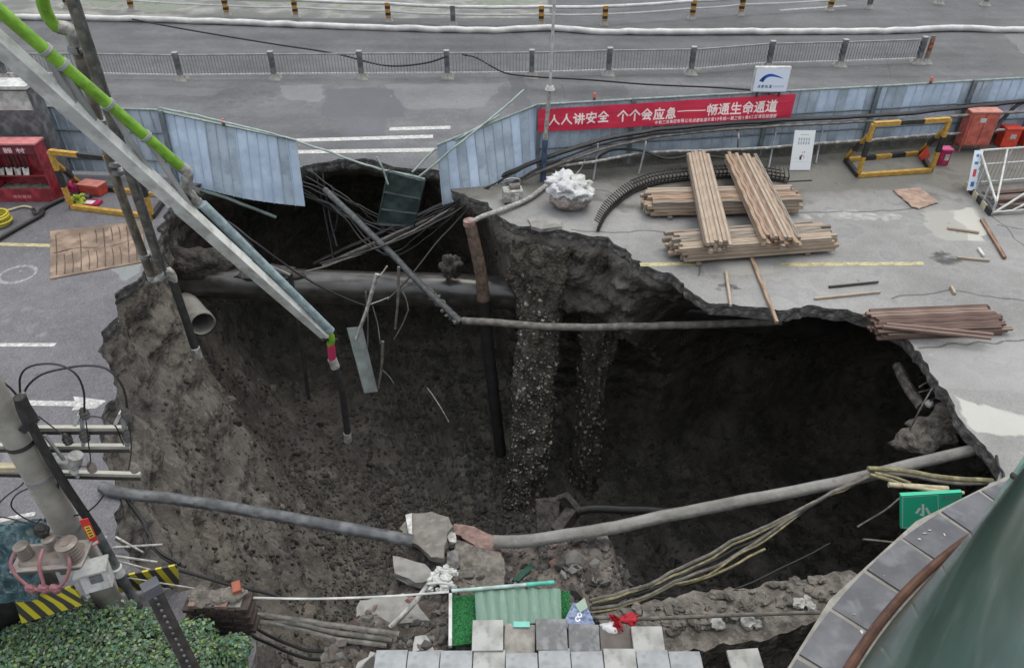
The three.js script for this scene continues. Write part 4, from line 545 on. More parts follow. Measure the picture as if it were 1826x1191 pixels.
// pipes and cables strung along the hoarding
const line = (name, label, cat, pts, r, m, wob = 0, group) => single(name, label, cat, tube(pts, r, 7, 0.22, wob), m, group);
line('black_pipe', 'thick black pipe slung along the right hoarding into the hole', 'pipe', [...[[-6.63, -3.02, -21.2], [-3.87, -1.65, -21.2], [-1.1, -0.26, -21.2]], ...[[0.96, 0.8, -21.03], [2.85, 1.2, -21.52], [4.99, 1.3, -22.16], [8.61, 1.35, -22.69], [12.33, 1.38, -23.14], [16.9, 1.45, -24.12], [19.55, 1.5, -24.74]]], 0.07, M.black, 0.06);
line('grey_pipe', 'grey pipe bundled under the black one along the hoarding', 'pipe', [...[[-6.3, -2.99, -21], [-3.48, -1.64, -21], [-0.57, -0.3, -21]], ...[[1.23, 0.55, -21.02], [3.04, 0.95, -21.52], [5.01, 1.1, -22.12], [8.62, 1.2, -22.61], [12.73, 1.22, -23.13], [16.77, 1.25, -23.74], [19.31, 1.28, -24.18]]], 0.055, M.cableGrey, 0.05);
line('black_cable', 'thin black cable in the bundle, crossing to the hanging panel', 'cable', [...[[-5.95, -2.78, -20.8], [-2.71, -1.29, -20.8], [-0.74, -0.35, -20.8]], ...[[0.8, 0.5, -20.97], [2.52, 0.95, -21.52], [4.46, 1.15, -22], [6.81, 1.2, -22.42], [8.64, 1.22, -22.7]]], 0.03, M.cable, 0.08);
line('white_pipe', 'pale pipe run low along the right hoarding', 'pipe', [[1.23, 0.5, -21.13], [2.52, 0.6, -21.24], [4.16, 0.6, -21.91], [6.13, 0.6, -22.09], [7.94, 0.6, -22.26], [9.66, 0.6, -22.62], [11.38, 0.6, -22.89], [13.36, 0.6, -23.27], [17.15, 0.6, -23.95], [19.71, 0.6, -24.61]], 0.045, M.whitePipe, 0.05);
line('black_hose', 'black hose arching behind the steel mesh along the hoarding', 'hose', [[2.57, 0.45, -21.7], [3.08, 0.75, -21.73], [3.96, 0.72, -21.8], [4.87, 0.45, -21.83], [5.77, 0.5, -21.97], [6.87, 0.35, -22.06]], 0.04, M.cable, 0.05);
line('pale_wire', 'pale wire drooping below the thin white mast', 'wire', [[1.24, 0.4, -21.19], [1.56, 0.4, -20.71], [1.81, 0.4, -20.63], [2.09, 0.4, -21.11], [2.29, 0.4, -21.81]], 0.018, M.whitePipe);
line('thick_black_hose', 'black hose leaning over the red cabinet on the right', 'hose', [[15.92, 0.6, -23.6], [16.37, 0.9, -23.97], [16.64, 1.3, -24.02], [18.2, 1.2, -25.1]], 0.06, M.black);
line('railing_cable', 'black cable swagged across the street, left half', 'cable', [[-16.49, 1.6, -33.84], [-13.94, 1.4, -33], [-10.26, 1, -32.36], [-7.21, 0.9, -31.2], [-5.15, 0.5, -30.96], [-3.49, 0.7, -30.67], [-2.57, 1.1, -30.22]], 0.035, M.cable);
line('railing_cable', 'black cable swagged across the street behind the red banner', 'cable', [[-1.99, 1.05, -30.61], [-1.49, 0.5, -32.02], [-0.76, 0.5, -30.74], [-0.18, 0.5, -29.95], [1.04, 0.5, -29.53], [3.02, 0.5, -29.19], [5.14, 0.5, -28.66], [7.46, 0.5, -28.34], [7.56, 2.1, -23.3]], 0.035, M.cable);
// red banner with white lettering
{
  const mb = printed(2048, 176, (c, w, h) => { c.fillStyle = css('#d42a4c', 1.25); c.fillRect(0, 0, w, h); for (let i = 0; i < 40; i++) { c.globalAlpha = rr(0.02, 0.09); c.fillStyle = rnd() < 0.5 ? '#5a0f20' : '#d6506a'; c.fillRect(0, rr(0, h), w, rr(2, 8)); } c.globalAlpha = 1; const wh = '#e8dcd9';
    let x = write(c, '人人讲安全', 80, 44, 88, 84, 8, wh, 12); x = write(c, '个个会应急', x + 56, 44, 88, 84, 8, wh, 12); x = write(c, '——', x, 36, 112, 84, 0, wh, 7); write(c, '畅通生命通道', x + 10, 36, 92, 86, 6, wh, 11); write(c, '中铁三局集团有限公司成都轨道交通13号线一期工程土建9工区项目经理部', 920, 136, 27, 28, 3.6, wh, 3.4); });
  const o = (p, y, f) => [p[0], y, p[2] + f], A = [0.79, 2.15, -21.86], B = [8.87, 2.15, -23.1], f = 0.16;
  const g = board(o(A, 2.05, f), o(B, 2.1, f), o(B, 1.32, f + 0.03), o(A, 1.36, f + 0.03), 0.004, true, 60, 6, (u, v) => 0.02 * Math.sin(u * 40 + v * 2) + 0.03 * fbm(u * 12, v * 2, 1, 2));
  single('banner', 'long red banner with white characters tied along the hoarding', 'banner', g, mb);
}
{ // white light box with a blue swoosh
  const a = [7.36, 3, -22.59], c = [8.44, 3, -22.59], z = a[2], t = thing('light_box_sign', 'white sign box with blue swoosh standing on the hoarding', 'sign', [(a[0] + c[0]) / 2, 2.2, z]);
  const x0 = a[0], x1 = c[0]; part(t, 'box', box([(x0 + x1) / 2, 2.26, z - 0.09], [x1 - x0, 0.76, 0.16], 0, 0.02), M.white);
  const face = printed(512, 300, (c, w, h) => { c.fillStyle = '#cdd6e6'; c.fillRect(0, 0, w, h); c.fillStyle = '#1f4fa8'; c.beginPath(); c.moveTo(70, 165); c.quadraticCurveTo(150, 40, 290, 82); c.quadraticCurveTo(380, 105, 440, 138); c.quadraticCurveTo(300, 105, 235, 108); c.quadraticCurveTo(160, 112, 135, 180); c.closePath(); c.fill(); c.fillStyle = '#12306e'; c.beginPath(); c.moveTo(70, 165); c.quadraticCurveTo(110, 95, 170, 90); c.quadraticCurveTo(135, 120, 135, 180); c.closePath(); c.fill(); write(c, '成都轨道', 60, 215, 46, 42, 12, '#51607c', 6); c.globalAlpha = 0.6; for (let i = 0; i < 14; i++) { c.fillStyle = '#7f90b0'; c.fillRect(300 + i * 12, 224, 8, 24); } c.globalAlpha = 1; }, 0.35);
  part(t, 'face', board([x0 + 0.03, 2.99, z - 0.006], [x1 - 0.03, 2.99, z - 0.006], [x1 - 0.03, 2.29, z - 0.006], [x0 + 0.03, 2.29, z - 0.006], 0.01, true), face);
  for (const x of [x0 + 0.2, x1 - 0.2]) part(t, 'bracket', box([x, 2.1, z - 0.08], [0.06, 0.18, 0.06]), M.darkMetal);
}
{ // thin white mast
  const b = [0.96, 0, -21.17], t = thing('mast', 'tall thin white mast with blue foot in front of the banner', 'mast', b), top = [1.12, 6.15, -20.6], j = [1.07, 3.01, -20.8], k = [0.98, 1.45, -20.9];
  part(t, 'foot', cyl([b[0], 0, b[2]], k, 0.1, 0.09), mat('#5a7090', '#44566e', { metres: 0.4 })); part(t, 'tube', cyl(k, j, 0.065, 0.055), M.whitePipe); part(t, 'upper_tube', cyl(j, top, 0.045, 0.04), M.white); part(t, 'joint', cyl([j[0], j[1] - 0.05, j[2]], [j[0], j[1] + 0.05, j[2]], 0.15, 0.1), M.white);
}
[[[2.5, 2.2, -22.2], 'small red warning lamp over the banner'], [[13.39, 2.2, -23.7], 'small red warning lamp on the hoarding behind the right frame'], [[-8.52, 1.8, -21.15], 'small red warning lamp on the sagging left hoarding']].forEach(([p, l]) => { const t = thing('warning_lamp', l, 'lamp', p); part(t, 'socket', cyl([p[0], p[1] - 0.04, p[2]], [p[0], p[1] + 0.05, p[2]], 0.05, 0.045), M.steelGrey); part(t, 'cap', cyl([p[0], p[1] + 0.05, p[2]], [p[0], p[1] + 0.17, p[2]], 0.06, 0.04), M.salmon); });

// ───────────── yard on the right ─────────────
function pitFrame(label, FLc, FRc, BRc, BLc, h) { // yellow and black steel frame: four sills, two uprights, back braces, top bar
  const t = thing('pit_frame', label, 'steel frame', mix(FLc, BRc, 0.5)); const up = (p, y) => [p[0], y, p[2]];
  const striped = (name, a, b, w, n, first) => { const g = part(t, name, bar(a, b, w, w, 0, 0.01), first ? M.frameBlack : M.yellow); for (let i = 0; i < n; i++) if (i % 2 === 1) part(t, 'stripe', bar(mix(a, b, (i + 0.03) / n), mix(a, b, (i + 0.97) / n), w * 1.04, w * 1.04), first ? M.yellow : M.frameBlack, g); return g; };
  const s = 0.07; striped('sill', up(FLc, s), up(FRc, s), 0.13, 1, 0); striped('sill', up(BLc, s), up(BRc, s), 0.13, 5, 0); part(t, 'sill', bar(up(FLc, s), up(BLc, s), 0.13, 0.14), M.frameBlack); part(t, 'sill', bar(up(FRc, s), up(BRc, s), 0.13, 0.14), M.frameBlack);
  striped('upright', up(FLc, 0.14), up(FLc, h), 0.12, 3, 0); striped('upright', up(FRc, 0.14), up(FRc, h), 0.12, 3, 0); striped('top_bar', up(FLc, h), up(FRc, h), 0.13, 3, 0);
  for (const [f, b] of [[FLc, BLc], [FRc, BRc]]) striped('brace', up(b, 0.14), mix(up(f, h * 0.82), up(b, h * 0.82), 0.02), 0.11, 3, 0); return t;
}
pitFrame('yellow and black steel pit frame standing before the right hoarding', [10.81, 0, -21.41], [13.26, 0, -21.78], [13.5, 0, -23.13], [10.85, 0, -22.59], 1.72);
{
  const a = [9.16, 0, -21.9], t = thing('notice_board', 'white notice board leaning between hoarding props', 'notice board', a), A = [8.56, 1.25, -21.84], x0 = a[0] - 0.33, x1 = a[0] + 0.32;
  const m = printed(300, 520, (c, w, h) => { c.fillStyle = '#cfd3d4'; c.fillRect(0, 0, w, h); c.fillStyle = '#8b95a5'; for (let i = 0; i < 8; i++) c.fillRect(90 + i * 16, 50, 10, 12); c.fillStyle = '#4a5a7a'; for (const y of [100, 150]) for (let i = 0; i < 5; i++) { c.fillRect(66 + i * 36, y, 26, 5); c.fillRect(66 + i * 36, y + 13, 26, 5); c.fillRect(76 + i * 36, y - 4, 5, 34); c.fillRect(66 + i * 36, y + 27, 26, 5); } c.fillStyle = '#c2505a'; c.fillRect(148, 278, 12, 16); c.fillRect(176, 270, 12, 26); c.fillRect(176, 322, 10, 46); c.fillStyle = '#333a48'; c.fillRect(118, 330, 32, 54); c.fillRect(140, 316, 20, 20); c.fillStyle = '#9aa0ab'; for (let i = 0; i < 9; i++) c.fillRect(70 + i * 20, 410, 12, 5); c.fillRect(60, 355, 26, 5); c.fillRect(220, 345, 24, 5); }, 0.5);
  part(t, 'face', board([x0, 1.2, a[2] - 0.32], [x1, 1.2, a[2] - 0.32], [x1, 0.02, a[2]], [x0, 0.02, a[2]], 0.004, true), m); part(t, 'panel', board([x0, 1.2, a[2] - 0.327], [x1, 1.2, a[2] - 0.327], [x1, 0.02, a[2] - 0.007], [x0, 0.02, a[2] - 0.007], 0.03), M.white);
}
{ // boxes by the right hoarding
  const cab = (name, label, p, s, m, lid, ry = 0) => { const t = thing(name, label, 'box', p); part(t, 'body', box(p, s, ry, 0.02), m); part(t, 'lid', box([p[0], p[1] + s[1], p[2] + 0.02], [s[0] * 1.06, 0.06, s[2] * 1.1], ry, 0.015), lid); return t; };
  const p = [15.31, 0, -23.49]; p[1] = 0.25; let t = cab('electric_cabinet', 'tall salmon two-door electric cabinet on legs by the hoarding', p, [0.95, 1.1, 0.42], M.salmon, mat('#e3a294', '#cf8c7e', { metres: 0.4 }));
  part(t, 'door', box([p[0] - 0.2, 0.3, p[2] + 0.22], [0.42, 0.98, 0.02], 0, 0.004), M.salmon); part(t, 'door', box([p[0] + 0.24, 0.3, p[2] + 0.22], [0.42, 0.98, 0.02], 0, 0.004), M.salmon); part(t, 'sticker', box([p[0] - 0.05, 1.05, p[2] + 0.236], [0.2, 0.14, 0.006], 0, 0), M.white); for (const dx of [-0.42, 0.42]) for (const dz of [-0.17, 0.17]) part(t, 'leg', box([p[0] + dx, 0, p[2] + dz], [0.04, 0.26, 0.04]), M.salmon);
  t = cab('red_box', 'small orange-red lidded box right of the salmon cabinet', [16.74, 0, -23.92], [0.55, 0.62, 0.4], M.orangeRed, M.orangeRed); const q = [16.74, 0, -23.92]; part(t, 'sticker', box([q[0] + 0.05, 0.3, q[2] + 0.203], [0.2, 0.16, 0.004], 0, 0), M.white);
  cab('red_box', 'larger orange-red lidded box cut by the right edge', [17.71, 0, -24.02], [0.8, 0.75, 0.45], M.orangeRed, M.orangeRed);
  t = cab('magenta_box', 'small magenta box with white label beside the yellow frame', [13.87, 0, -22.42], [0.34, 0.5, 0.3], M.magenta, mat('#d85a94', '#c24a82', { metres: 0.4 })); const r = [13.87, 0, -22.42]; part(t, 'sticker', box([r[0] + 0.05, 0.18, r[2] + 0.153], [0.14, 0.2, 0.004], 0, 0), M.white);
  part(thing('orange_sheet', 'small orange sheet seen through the right yellow frame', 'sheet', [13.5, 0, -22.72]), 'sheet', board([13.05, 0.3, -22.35], [13.38, 0.5, -22.59], [13.65, 0.1, -22.72], [13.29, 0.05, -22.48], 0.01), M.orangeRed);
}
single('brown_board', 'warped brown board lying on the concrete at right', 'board', slab([[11.52, 0.05, -20.44], [12.37, 0.05, -20.6], [12.45, 0.05, -20.18], [12.5, 0.05, -19.63], [11.77, 0.05, -19.24], [11.62, 0.05, -19.35]], 0.03, 0.02), M.plywood);
{ // white mesh cage with planks at the right edge
  const a = [13.9, 0, -20.78], b = [13.68, 0, -18.89], c = [16.53, 0, -19.31], d = [16.85, 0, -21.25], t = thing('mesh_cage', 'white tubular cage with wire sides at the right edge', 'cage', mix(a, c, 0.5)), up = (p, y) => [p[0], y, p[2]], hh = 1.15;
  for (const [p, q] of [[a, b], [b, c], [c, d], [d, a]]) { part(t, 'rail', cyl(up(p, 0.1), up(q, 0.1), 0.035), M.white); } for (const [p, q] of [[a, d], [a, b]]) part(t, 'rail', cyl(up(p, hh), up(q, hh * (q === b ? 0.35 : 1)), 0.035), M.white);
  part(t, 'rail', cyl(up(a, hh * 0.6), up(d, hh * 0.6), 0.03), M.white); for (const k of [0, 0.35, 0.7, 1]) part(t, 'post', cyl(up(mix(a, d, k), 0.1), up(mix(a, d, k), hh), 0.03), M.white); for (const k of [0.33, 0.66, 1]) part(t, 'post', cyl(up(mix(a, b, k), 0.1), up(mix(a, b, k), hh * lerp(1, 0.35, k)), 0.035), M.white);
  const gs = []; for (let k = 1; k < 22; k++) { const q = k / 22; gs.push(cyl(up(mix(a, b, q), 0.1), up(mix(a, b, q), hh * lerp(1, 0.35, q)), 0.009, 0.009, 4)); gs.push(cyl(up(mix(a, d, q), 0.1), up(mix(a, d, q), hh), 0.008, 0.008, 4)); } for (let k = 1; k < 8; k++) { const y = 0.1 + k * 0.13; gs.push(cyl(up(a, y), up(mix(a, b, clamp((hh - y) / (hh * 0.65))), y), 0.009, 0.009, 4)); } part(t, 'wire_mesh', strip(gs), M.galv).userData.kind = 'stuff';
  part(t, 'brace', cyl(up(b, 0.42), up(mix(a, d, 0.3), hh), 0.03), M.white); part(t, 'brace', cyl(up(mix(b, c, 0.02), 0.08), up(mix(d, c, 0.4), 1.0), 0.035), M.white); part(t, 'brace', cyl(up(mix(b, c, 0.2), 0.08), up(mix(b, c, 0.75), 1.0), 0.03), M.white);
  for (let i = 0; i < 6; i++) part(t, 'stripe_board', bar(up(mix([a[0] - 0.06, 0, a[2] + 0.03], [b[0] - 0.06, 0, b[2] + 0.03], i / 6), 0.09), up(mix([a[0] - 0.06, 0, a[2] + 0.03], [b[0] - 0.06, 0, b[2] + 0.03], (i + 1) / 6), 0.09), 0.05, 0.18), i % 2 ? M.frameBlack : M.frameCream);
  const tp = [13.77, 1.2, -20.68], bt = [13.7, 0.15, -20.24]; part(t, 'banner_strip', board([tp[0] - 0.1, tp[1], tp[2]], [tp[0] + 0.16, tp[1], tp[2]], [bt[0] + 0.12, bt[1], bt[2] + 0.06], [bt[0] - 0.12, bt[1], bt[2] + 0.06], 0.02, true), printed(64, 320, (c, w, h) => { c.fillStyle = '#c7d2da'; c.fillRect(0, 0, w, h); c.fillStyle = '#4a6a9a'; c.fillRect(20, 30, 20, 24); c.fillRect(18, 90, 26, 22); c.fillStyle = '#b8404e'; c.fillRect(20, 150, 24, 60); c.fillStyle = '#2f5f9f'; c.fillRect(18, 250, 28, 40); }));
  for (let k = 0; k < 5; k++) { const p = mix(b, c, 0.1), q = mix(b, c, 1); single('plank', ['front', 'second', 'third', 'fourth', 'rearmost'][k] + ' weathered plank lying in the white cage', 'plank', bar([p[0] + rr(-0.1, 0.3), 0.16 + 0.075 * (k % 2), p[2] - 0.25 - 0.2 * k], [q[0], 0.16 + 0.075 * (k % 2), q[2] - 0.25 - 0.2 * k + rr(-0.05, 0.05)], 0.15, 0.06), M.board[k % 4], 'planks in the white cage'); }
}
// timber: one beam per thing
function beams(label, group, list, mats) {
  const geos = {}; list.forEach(([a, b, w, h, roll]) => { const A = V(a), B = V(b), L = A.distanceTo(B), key = L.toFixed(1); let g = geos[key]; if (!g) { g = new RoundedBoxGeometry(L, h, w, 1, 0.008); metreUV(g); g.userData.keep = true; geos[key] = g; }
    const o = put(numbered('timber_beam'), g, mats[Math.floor(rnd() * mats.length)]); const m = new THREE.Matrix4(), x = B.clone().sub(A).normalize(), z = x.clone().cross(new THREE.Vector3(0, 1, 0)).normalize(), y = z.clone().cross(x); m.makeBasis(x, y, z); o.quaternion.setFromRotationMatrix(m); o.rotateX(roll || 0); o.position.copy(A.add(B).multiplyScalar(0.5)); o.userData = { label, category: 'timber', group, kind: 'thing' }; });
}
const pile = (a, b, cols, rows, w, h, y0, jit = 0.15) => { const out = [], dx = b[0] - a[0], dz = b[2] - a[2], L = Math.hypot(dx, dz), nx = -dz / L, nz = dx / L; for (let r = 0; r < rows; r++) for (let c = 0; c < cols; c++) { const inner = r < rows - 1 && c > 0 && c < cols - 1; const o = (c - (cols - 1) / 2) * (w * 1.06) + rr(-0.008, 0.008), s0 = rr(-jit, jit), s1 = s0 + rr(-0.04, 0.04), y = y0 + h / 2 + r * (h + 0.002) + (inner ? 0 : rr(0, 0.006)); out.push([[a[0] + nx * o + dx / L * s0, y + (a[1] || 0), a[2] + nz * o + dz / L * s0], [b[0] + nx * o + dx / L * s1, y + (b[1] || 0), b[2] + nz * o + dz / L * s1], w, h, rr(-0.04, 0.04)]); } return out; };
{
  const sleep = (p, l) => single('timber_block', l, 'timber', box(p, [0.12, 0.1, 1.0]), M.timber[4]);
  const g0 = (p) => [p[0], 0, p[2]];
  sleep(g0([4.47, 0, -19.1]), 'bearer under the left end of the back timber stack'); sleep(g0([7.57, 0, -19.24]), 'bearer under the right end of the back timber stack'); sleep(g0([4.78, 0, -16.61]), 'bearer under the left end of the front timber stack'); sleep(g0([7.72, 0, -17.13]), 'pale bearer poking out under the front timber stack, right end');
  beams('square timber in the back stack lying across the yard', 'back timber stack', pile(g0([3.83, 0, -19.13]), g0([8.09, 0, -19.34]), 8, 4, 0.115, 0.1, 0.105), M.timber);
  beams('square timber in the front stack at the yellow line', 'front timber stack', pile(g0([4.2, 0, -16.61]), g0([8.28, 0, -17.19]), 8, 4, 0.115, 0.1, 0.105, 0.2), [M.timber[0], M.timber[2], M.timber[4], M.timber[1]]);
  const C0 = [5.73, 0.55, -21.56], C1 = [5.13, 0.55, -16.02], D0 = [7.06, 0.55, -21.52], D1 = [6.81, 0.55, -16.3];
  beams('square timber in the left bundle laid crosswise on both stacks', 'left crosswise bundle', pile([C0[0], 0, C0[2]], [C1[0], 0, C1[2]], 6, 3, 0.105, 0.095, 0.52, 0.16), [M.timber[2], M.timber[0], M.timber[4]]);
  beams('square timber in the right bundle laid crosswise on both stacks', 'right crosswise bundle', pile([D0[0], 0, D0[2]], [D1[0], 0, D1[2]], 9, 2, 0.105, 0.095, 0.52, 0.22), M.timber);
  const list = pile(g0([8.18, 0, -13.47]), g0([11.03, 0, -13.67]), 9, 4, 0.095, 0.055, 0.004, 0.13); beams('reddish weathered board in the low stack at the hole edge', 'red board stack', list, M.board);
  beams('reddish board lying askew on the low stack at right', 'askew red boards', [[[...[8.21, 0.29, -13.16]], [...[10.4, 0.27, -12.76]], 0.09, 0.05], [[...[8.33, 0.29, -13.25]], [...[10.52, 0.27, -12.9]], 0.09, 0.05]], [M.board[2], M.board[0]]);
  const stick = (l, a, b, w, m, y = 0.04) => { const g = new RoundedBoxGeometry(V(a).distanceTo(V(b)), w * 0.75, w, 1, 0.008), q = g.attributes.position; for (let k = 0; k < q.count; k++) q.setZ(k, q.getZ(k) * (1 - 0.3 * (q.getX(k) > 0)) + 0.02 * n3(q.getX(k), w * 40, 3)); const o = put(numbered('loose_stick'), g, m); o.rotation.set(0, Math.atan2(-(b[2] - a[2]), b[0] - a[0]), 0.01); o.position.set((a[0] + b[0]) / 2, y, (a[2] + b[2]) / 2); o.userData = { label: l, category: 'stick', kind: 'thing' }; };
  stick('short pale stick lying on the whitish patch at right', [12.05, 0, -18.08], [12.79, 0, -17.82], 0.08, M.timber[0]); stick('brown tapering post lying near the mesh cage', [13.26, 0, -18.59], [12.78, 0, -16.47], 0.11, M.timber[3]); stick('short pale stick right of the yellow line end', [11.57, 0, -16.53], [12.33, 0, -16.36], 0.07, M.timber[2]);
  stick('black iron bar lying above the red boards', [7.76, 0, -15.15], [9.05, 0, -15.35], 0.06, M.black); stick('pale lath at the hole edge near the black bar', [7.24, 0, -14.64], [8.93, 0, -14.91], 0.06, M.timber[2]); stick('short upright-looking lath below the front timber stack', [5.4, 0, -15.82], [5.16, 0, -14.31], 0.09, M.timber[2]);
  stick('long splintered lath hanging out over the hole edge', [6.21, 0, -16.5], [6.05, 0, -13.6], 0.1, M.timber[1], 0.06); stick('small pale peg above the red boards', [10.76, 0, -15.15], [10.69, 0, -14.83], 0.09, M.timber[2]); stick('small white scrap near the right sticks', [12.34, 0, -16.98], [12.28, 0, -16.58], 0.08, M.white);
  stick('rusty bar poking right from the steel comb', [8.17, 0, -20.47], [9.03, 0, -20.55], 0.05, M.black, 0.3);
}
{ // curved comb of reinforcement
  const arc = [[2.36, 0, -17.92], [2.62, 0, -18.69], [3.02, 0, -19.45], [3.65, 0, -20.28], [4.42, 0, -20.85], [5.51, 0, -21.17], [6.59, 0, -21.33], [7.64, 0, -21.33], [8.5, 0, -21.01]], t = thing('rebar_comb', 'curved rusty steel comb of reinforcement bars behind the timber', 'reinforcement', arc[3]), c = new THREE.CatmullRomCurve3(arc.map(V));
  for (const [y, r] of [[0.06, 0.05], [0.16, 0.03]]) part(t, 'band', tube(arc.map((p) => [p[0], y, p[2]]), r, 6), M.darkMetal); const gs = []; for (let i = 0; i <= 62; i++) { const p = c.getPointAt(i / 62), q = c.getTangentAt(i / 62); gs.push(tube([[p.x, 0.05, p.z], [p.x - q.z * 0.06, 0.25, p.z + q.x * 0.06], [p.x + q.z * 0.1 - q.x * 0.08, 0.42, p.z - q.x * 0.1 - q.z * 0.08]], 0.02, 5)); } part(t, 'tines', strip(gs), M.darkMetal).userData.kind = 'stuff';
  part(t, 'cross_bars', strip([0.1, 0.35].map((o) => tube(arc.slice(3).map((p) => [p[0], 0.12, p[2] - o - 0.3]), 0.025, 5))), M.darkMetal);
}
{ // bulk bag of rubbish
  const p = [1.67, 0, -19.31], t = thing('rubbish_bag', 'open bulk bag heaped with white plastic rubbish', 'bag', p);
  part(t, 'bag', rock([p[0] + 0.02, 0.33, p[2] - 0.1], [0.62, 0.38, 0.5], 2, 4, 0.3), mat('#cdbfbb', '#b08f8a', { metres: 0.4, contrast: 1.6, third: '#dcd6d2' }));
  [[-0.25, 0.72, -0.3, 0.42], [0.22, 0.62, -0.12, 0.4], [0.0, 0.62, 0.15, 0.42], [-0.32, 0.55, 0.05, 0.3], [0.35, 0.5, 0.15, 0.3]].forEach(([x, y, z, s], i) => { const g = rock([p[0] + x, y, p[2] + z], [s, s * 0.6, s * 0.8], i * 3 + 1, 4, 0.9); const a = g.attributes.position; for (let k = 0; k < a.count; k++) { const f = 0.05 * Math.abs(n3(a.getX(k) * 14, a.getY(k) * 14, a.getZ(k) * 14 + i)); a.setY(k, a.getY(k) + f * 2); } g.computeVertexNormals(); part(t, 'plastic', g, [M.cloth, M.white, M.cloth][i % 3]); });
}
{ // pale appliance on the hole's edge
  const p = [0.02, 0, -19.73], t = thing('pump_unit', 'small pale metal pump unit with handle at the hole edge', 'pump', p); part(t, 'body', box([p[0], 0.05, p[2] - 0.05], [0.58, 0.36, 0.42], 0.15, 0.03), M.whitePipe); part(t, 'handle', tube([[p[0] - 0.25, 0.4, p[2] - 0.2], [p[0] - 0.25, 0.6, p[2] - 0.2], [p[0] + 0.2, 0.6, p[2] - 0.25], [p[0] + 0.2, 0.4, p[2] - 0.25]], 0.02), M.whitePipe); part(t, 'motor', cyl([p[0] - 0.1, 0.45, p[2] - 0.05], [p[0] + 0.2, 0.45, p[2] - 0.1], 0.11), M.cableGrey); part(t, 'panel', box([p[0] + 0.12, 0.1, p[2] + 0.15], [0.12, 0.24, 0.03], 0.15), M.white); for (const dx of [-0.22, 0.22]) part(t, 'skid', box([p[0] + dx, 0, p[2] - 0.05], [0.05, 0.06, 0.5]), M.darkMetal); }
single('concrete_crumbs', 'whitish broken slab lying on the concrete point', 'rubble', slab([[0.46, 0.06, -18.58], [0.83, 0.06, -18.81], [1.37, 0.06, -18.52], [1.38, 0.06, -18.13], [0.8, 0.06, -18], [0.54, 0.06, -18.13]], 0.1, 0.03), M.concrete);
line('pump_pipe', 'pale bent pipe leading from the yard over the hole edge', 'pipe', [...[[1.11, 0.12, -20.68], [0.53, 0.12, -19.78], [-0.21, 0.12, -19.07], [-0.81, 0.12, -18.63]], ...[[-1.08, 0.01, -18.6], [-1.19, -0.2, -18.6]]], 0.075, M.whitePipe, 0.04);
{ const a = [-1.19, -0.09, -18.6], b = [-0.91, -1.69, -18.4], c = [-0.78, -3.81, -18.2], d = [-0.38, -8.38, -17.6], t = thing('riser_pipe', 'rusty brown vertical pipe running down into the hole', 'pipe', d); part(t, 'upper_pipe', tube([a, b, mix(b, c, 0.4)], 0.17, 14, 0.3, 0.02, 0.19), M.rust); part(t, 'rim', cyl([a[0] - 0.01, a[1] - 0.05, a[2]], [a[0] - 0.02, a[1] + 0.1, a[2]], 0.185, 0.172, 14), mat('#b5948a', '#8e6a5f', { metres: 0.3 })); part(t, 'lower_pipe', tube([mix(b, c, 0.4), c, d], 0.19, 12, 0.4, 0.05), M.black); }

// ───────────── pipes and wreckage in the hole ─────────────
single('water_main', 'fat dark wet pipe crossing the back of the hole', 'pipe', (() => { const c = tube([...[[-13.13, -2.24, -19.2], [-10.59, -2.4, -19.2], [-5.45, -2.65, -19.2], [-0.75, -2.82, -19.2], [3.3, -3.24, -19.2], [6.91, -3.67, -19.2], [10.61, -4.12, -19.2]]], 0.53, 28, 0.5, 0.03); return c; })(), M.bigPipe);
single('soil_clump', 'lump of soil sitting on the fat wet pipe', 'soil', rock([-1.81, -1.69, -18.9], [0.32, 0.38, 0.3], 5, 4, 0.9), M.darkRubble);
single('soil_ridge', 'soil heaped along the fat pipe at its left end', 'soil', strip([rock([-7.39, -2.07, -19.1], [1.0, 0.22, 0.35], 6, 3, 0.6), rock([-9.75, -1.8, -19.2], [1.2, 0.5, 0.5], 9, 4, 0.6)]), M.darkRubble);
{ const a = [-9.98, -2.83, -18.6], b = [-9.03, -2.75, -17.4], t = thing('culvert_pipe', 'open grey concrete culvert end sticking out of the left wall', 'pipe', b), d = V(b).sub(V(a)).normalize(), q = new THREE.Quaternion().setFromUnitVectors(new THREE.Vector3(0, 1, 0), d); const L = V(a).distanceTo(V(b)); const g = new THREE.LatheGeometry([[0.3, -L], [0.3, 0], [0.38, 0], [0.38, -0.3], [0.36, -0.32], [0.36, -L]].map((p) => new THREE.Vector2(...p)), 28); g.applyQuaternion(q); g.translate(...b); part(t, 'pipe', g, M.concrete); }
line('fallen_lamp_post', 'dark slanting post fallen across the gap', 'post', [[-5.79, -0.17, -20.9], [-3.54, -1.32, -18.9], [-2.74, -1.75, -18.1], [-1.44, -2.31, -16.9]], 0.1, M.postDark, 0.05);
single('torn_wrap', 'shredded plastic stuck on the fallen post', 'plastic', strip([0, 1, 2, 3, 4, 5].map((i) => rock(mix([-2.41, -1.95, -17.9], [-1.56, -2.34, -17], i / 5), [0.14, 0.1, 0.12], i + 20, 2, 0.9))), M.cableGrey);
line('cross_pipe', 'long grey pipe running level past the earth columns', 'pipe', [[-1.39, -2.27, -16.9], [-0.51, -2.11, -16.6], [1.33, -1.97, -16.2], [4.27, -1.62, -15.8], [6.91, -1.13, -15.3]], 0.11, M.cableGrey, 0.04);
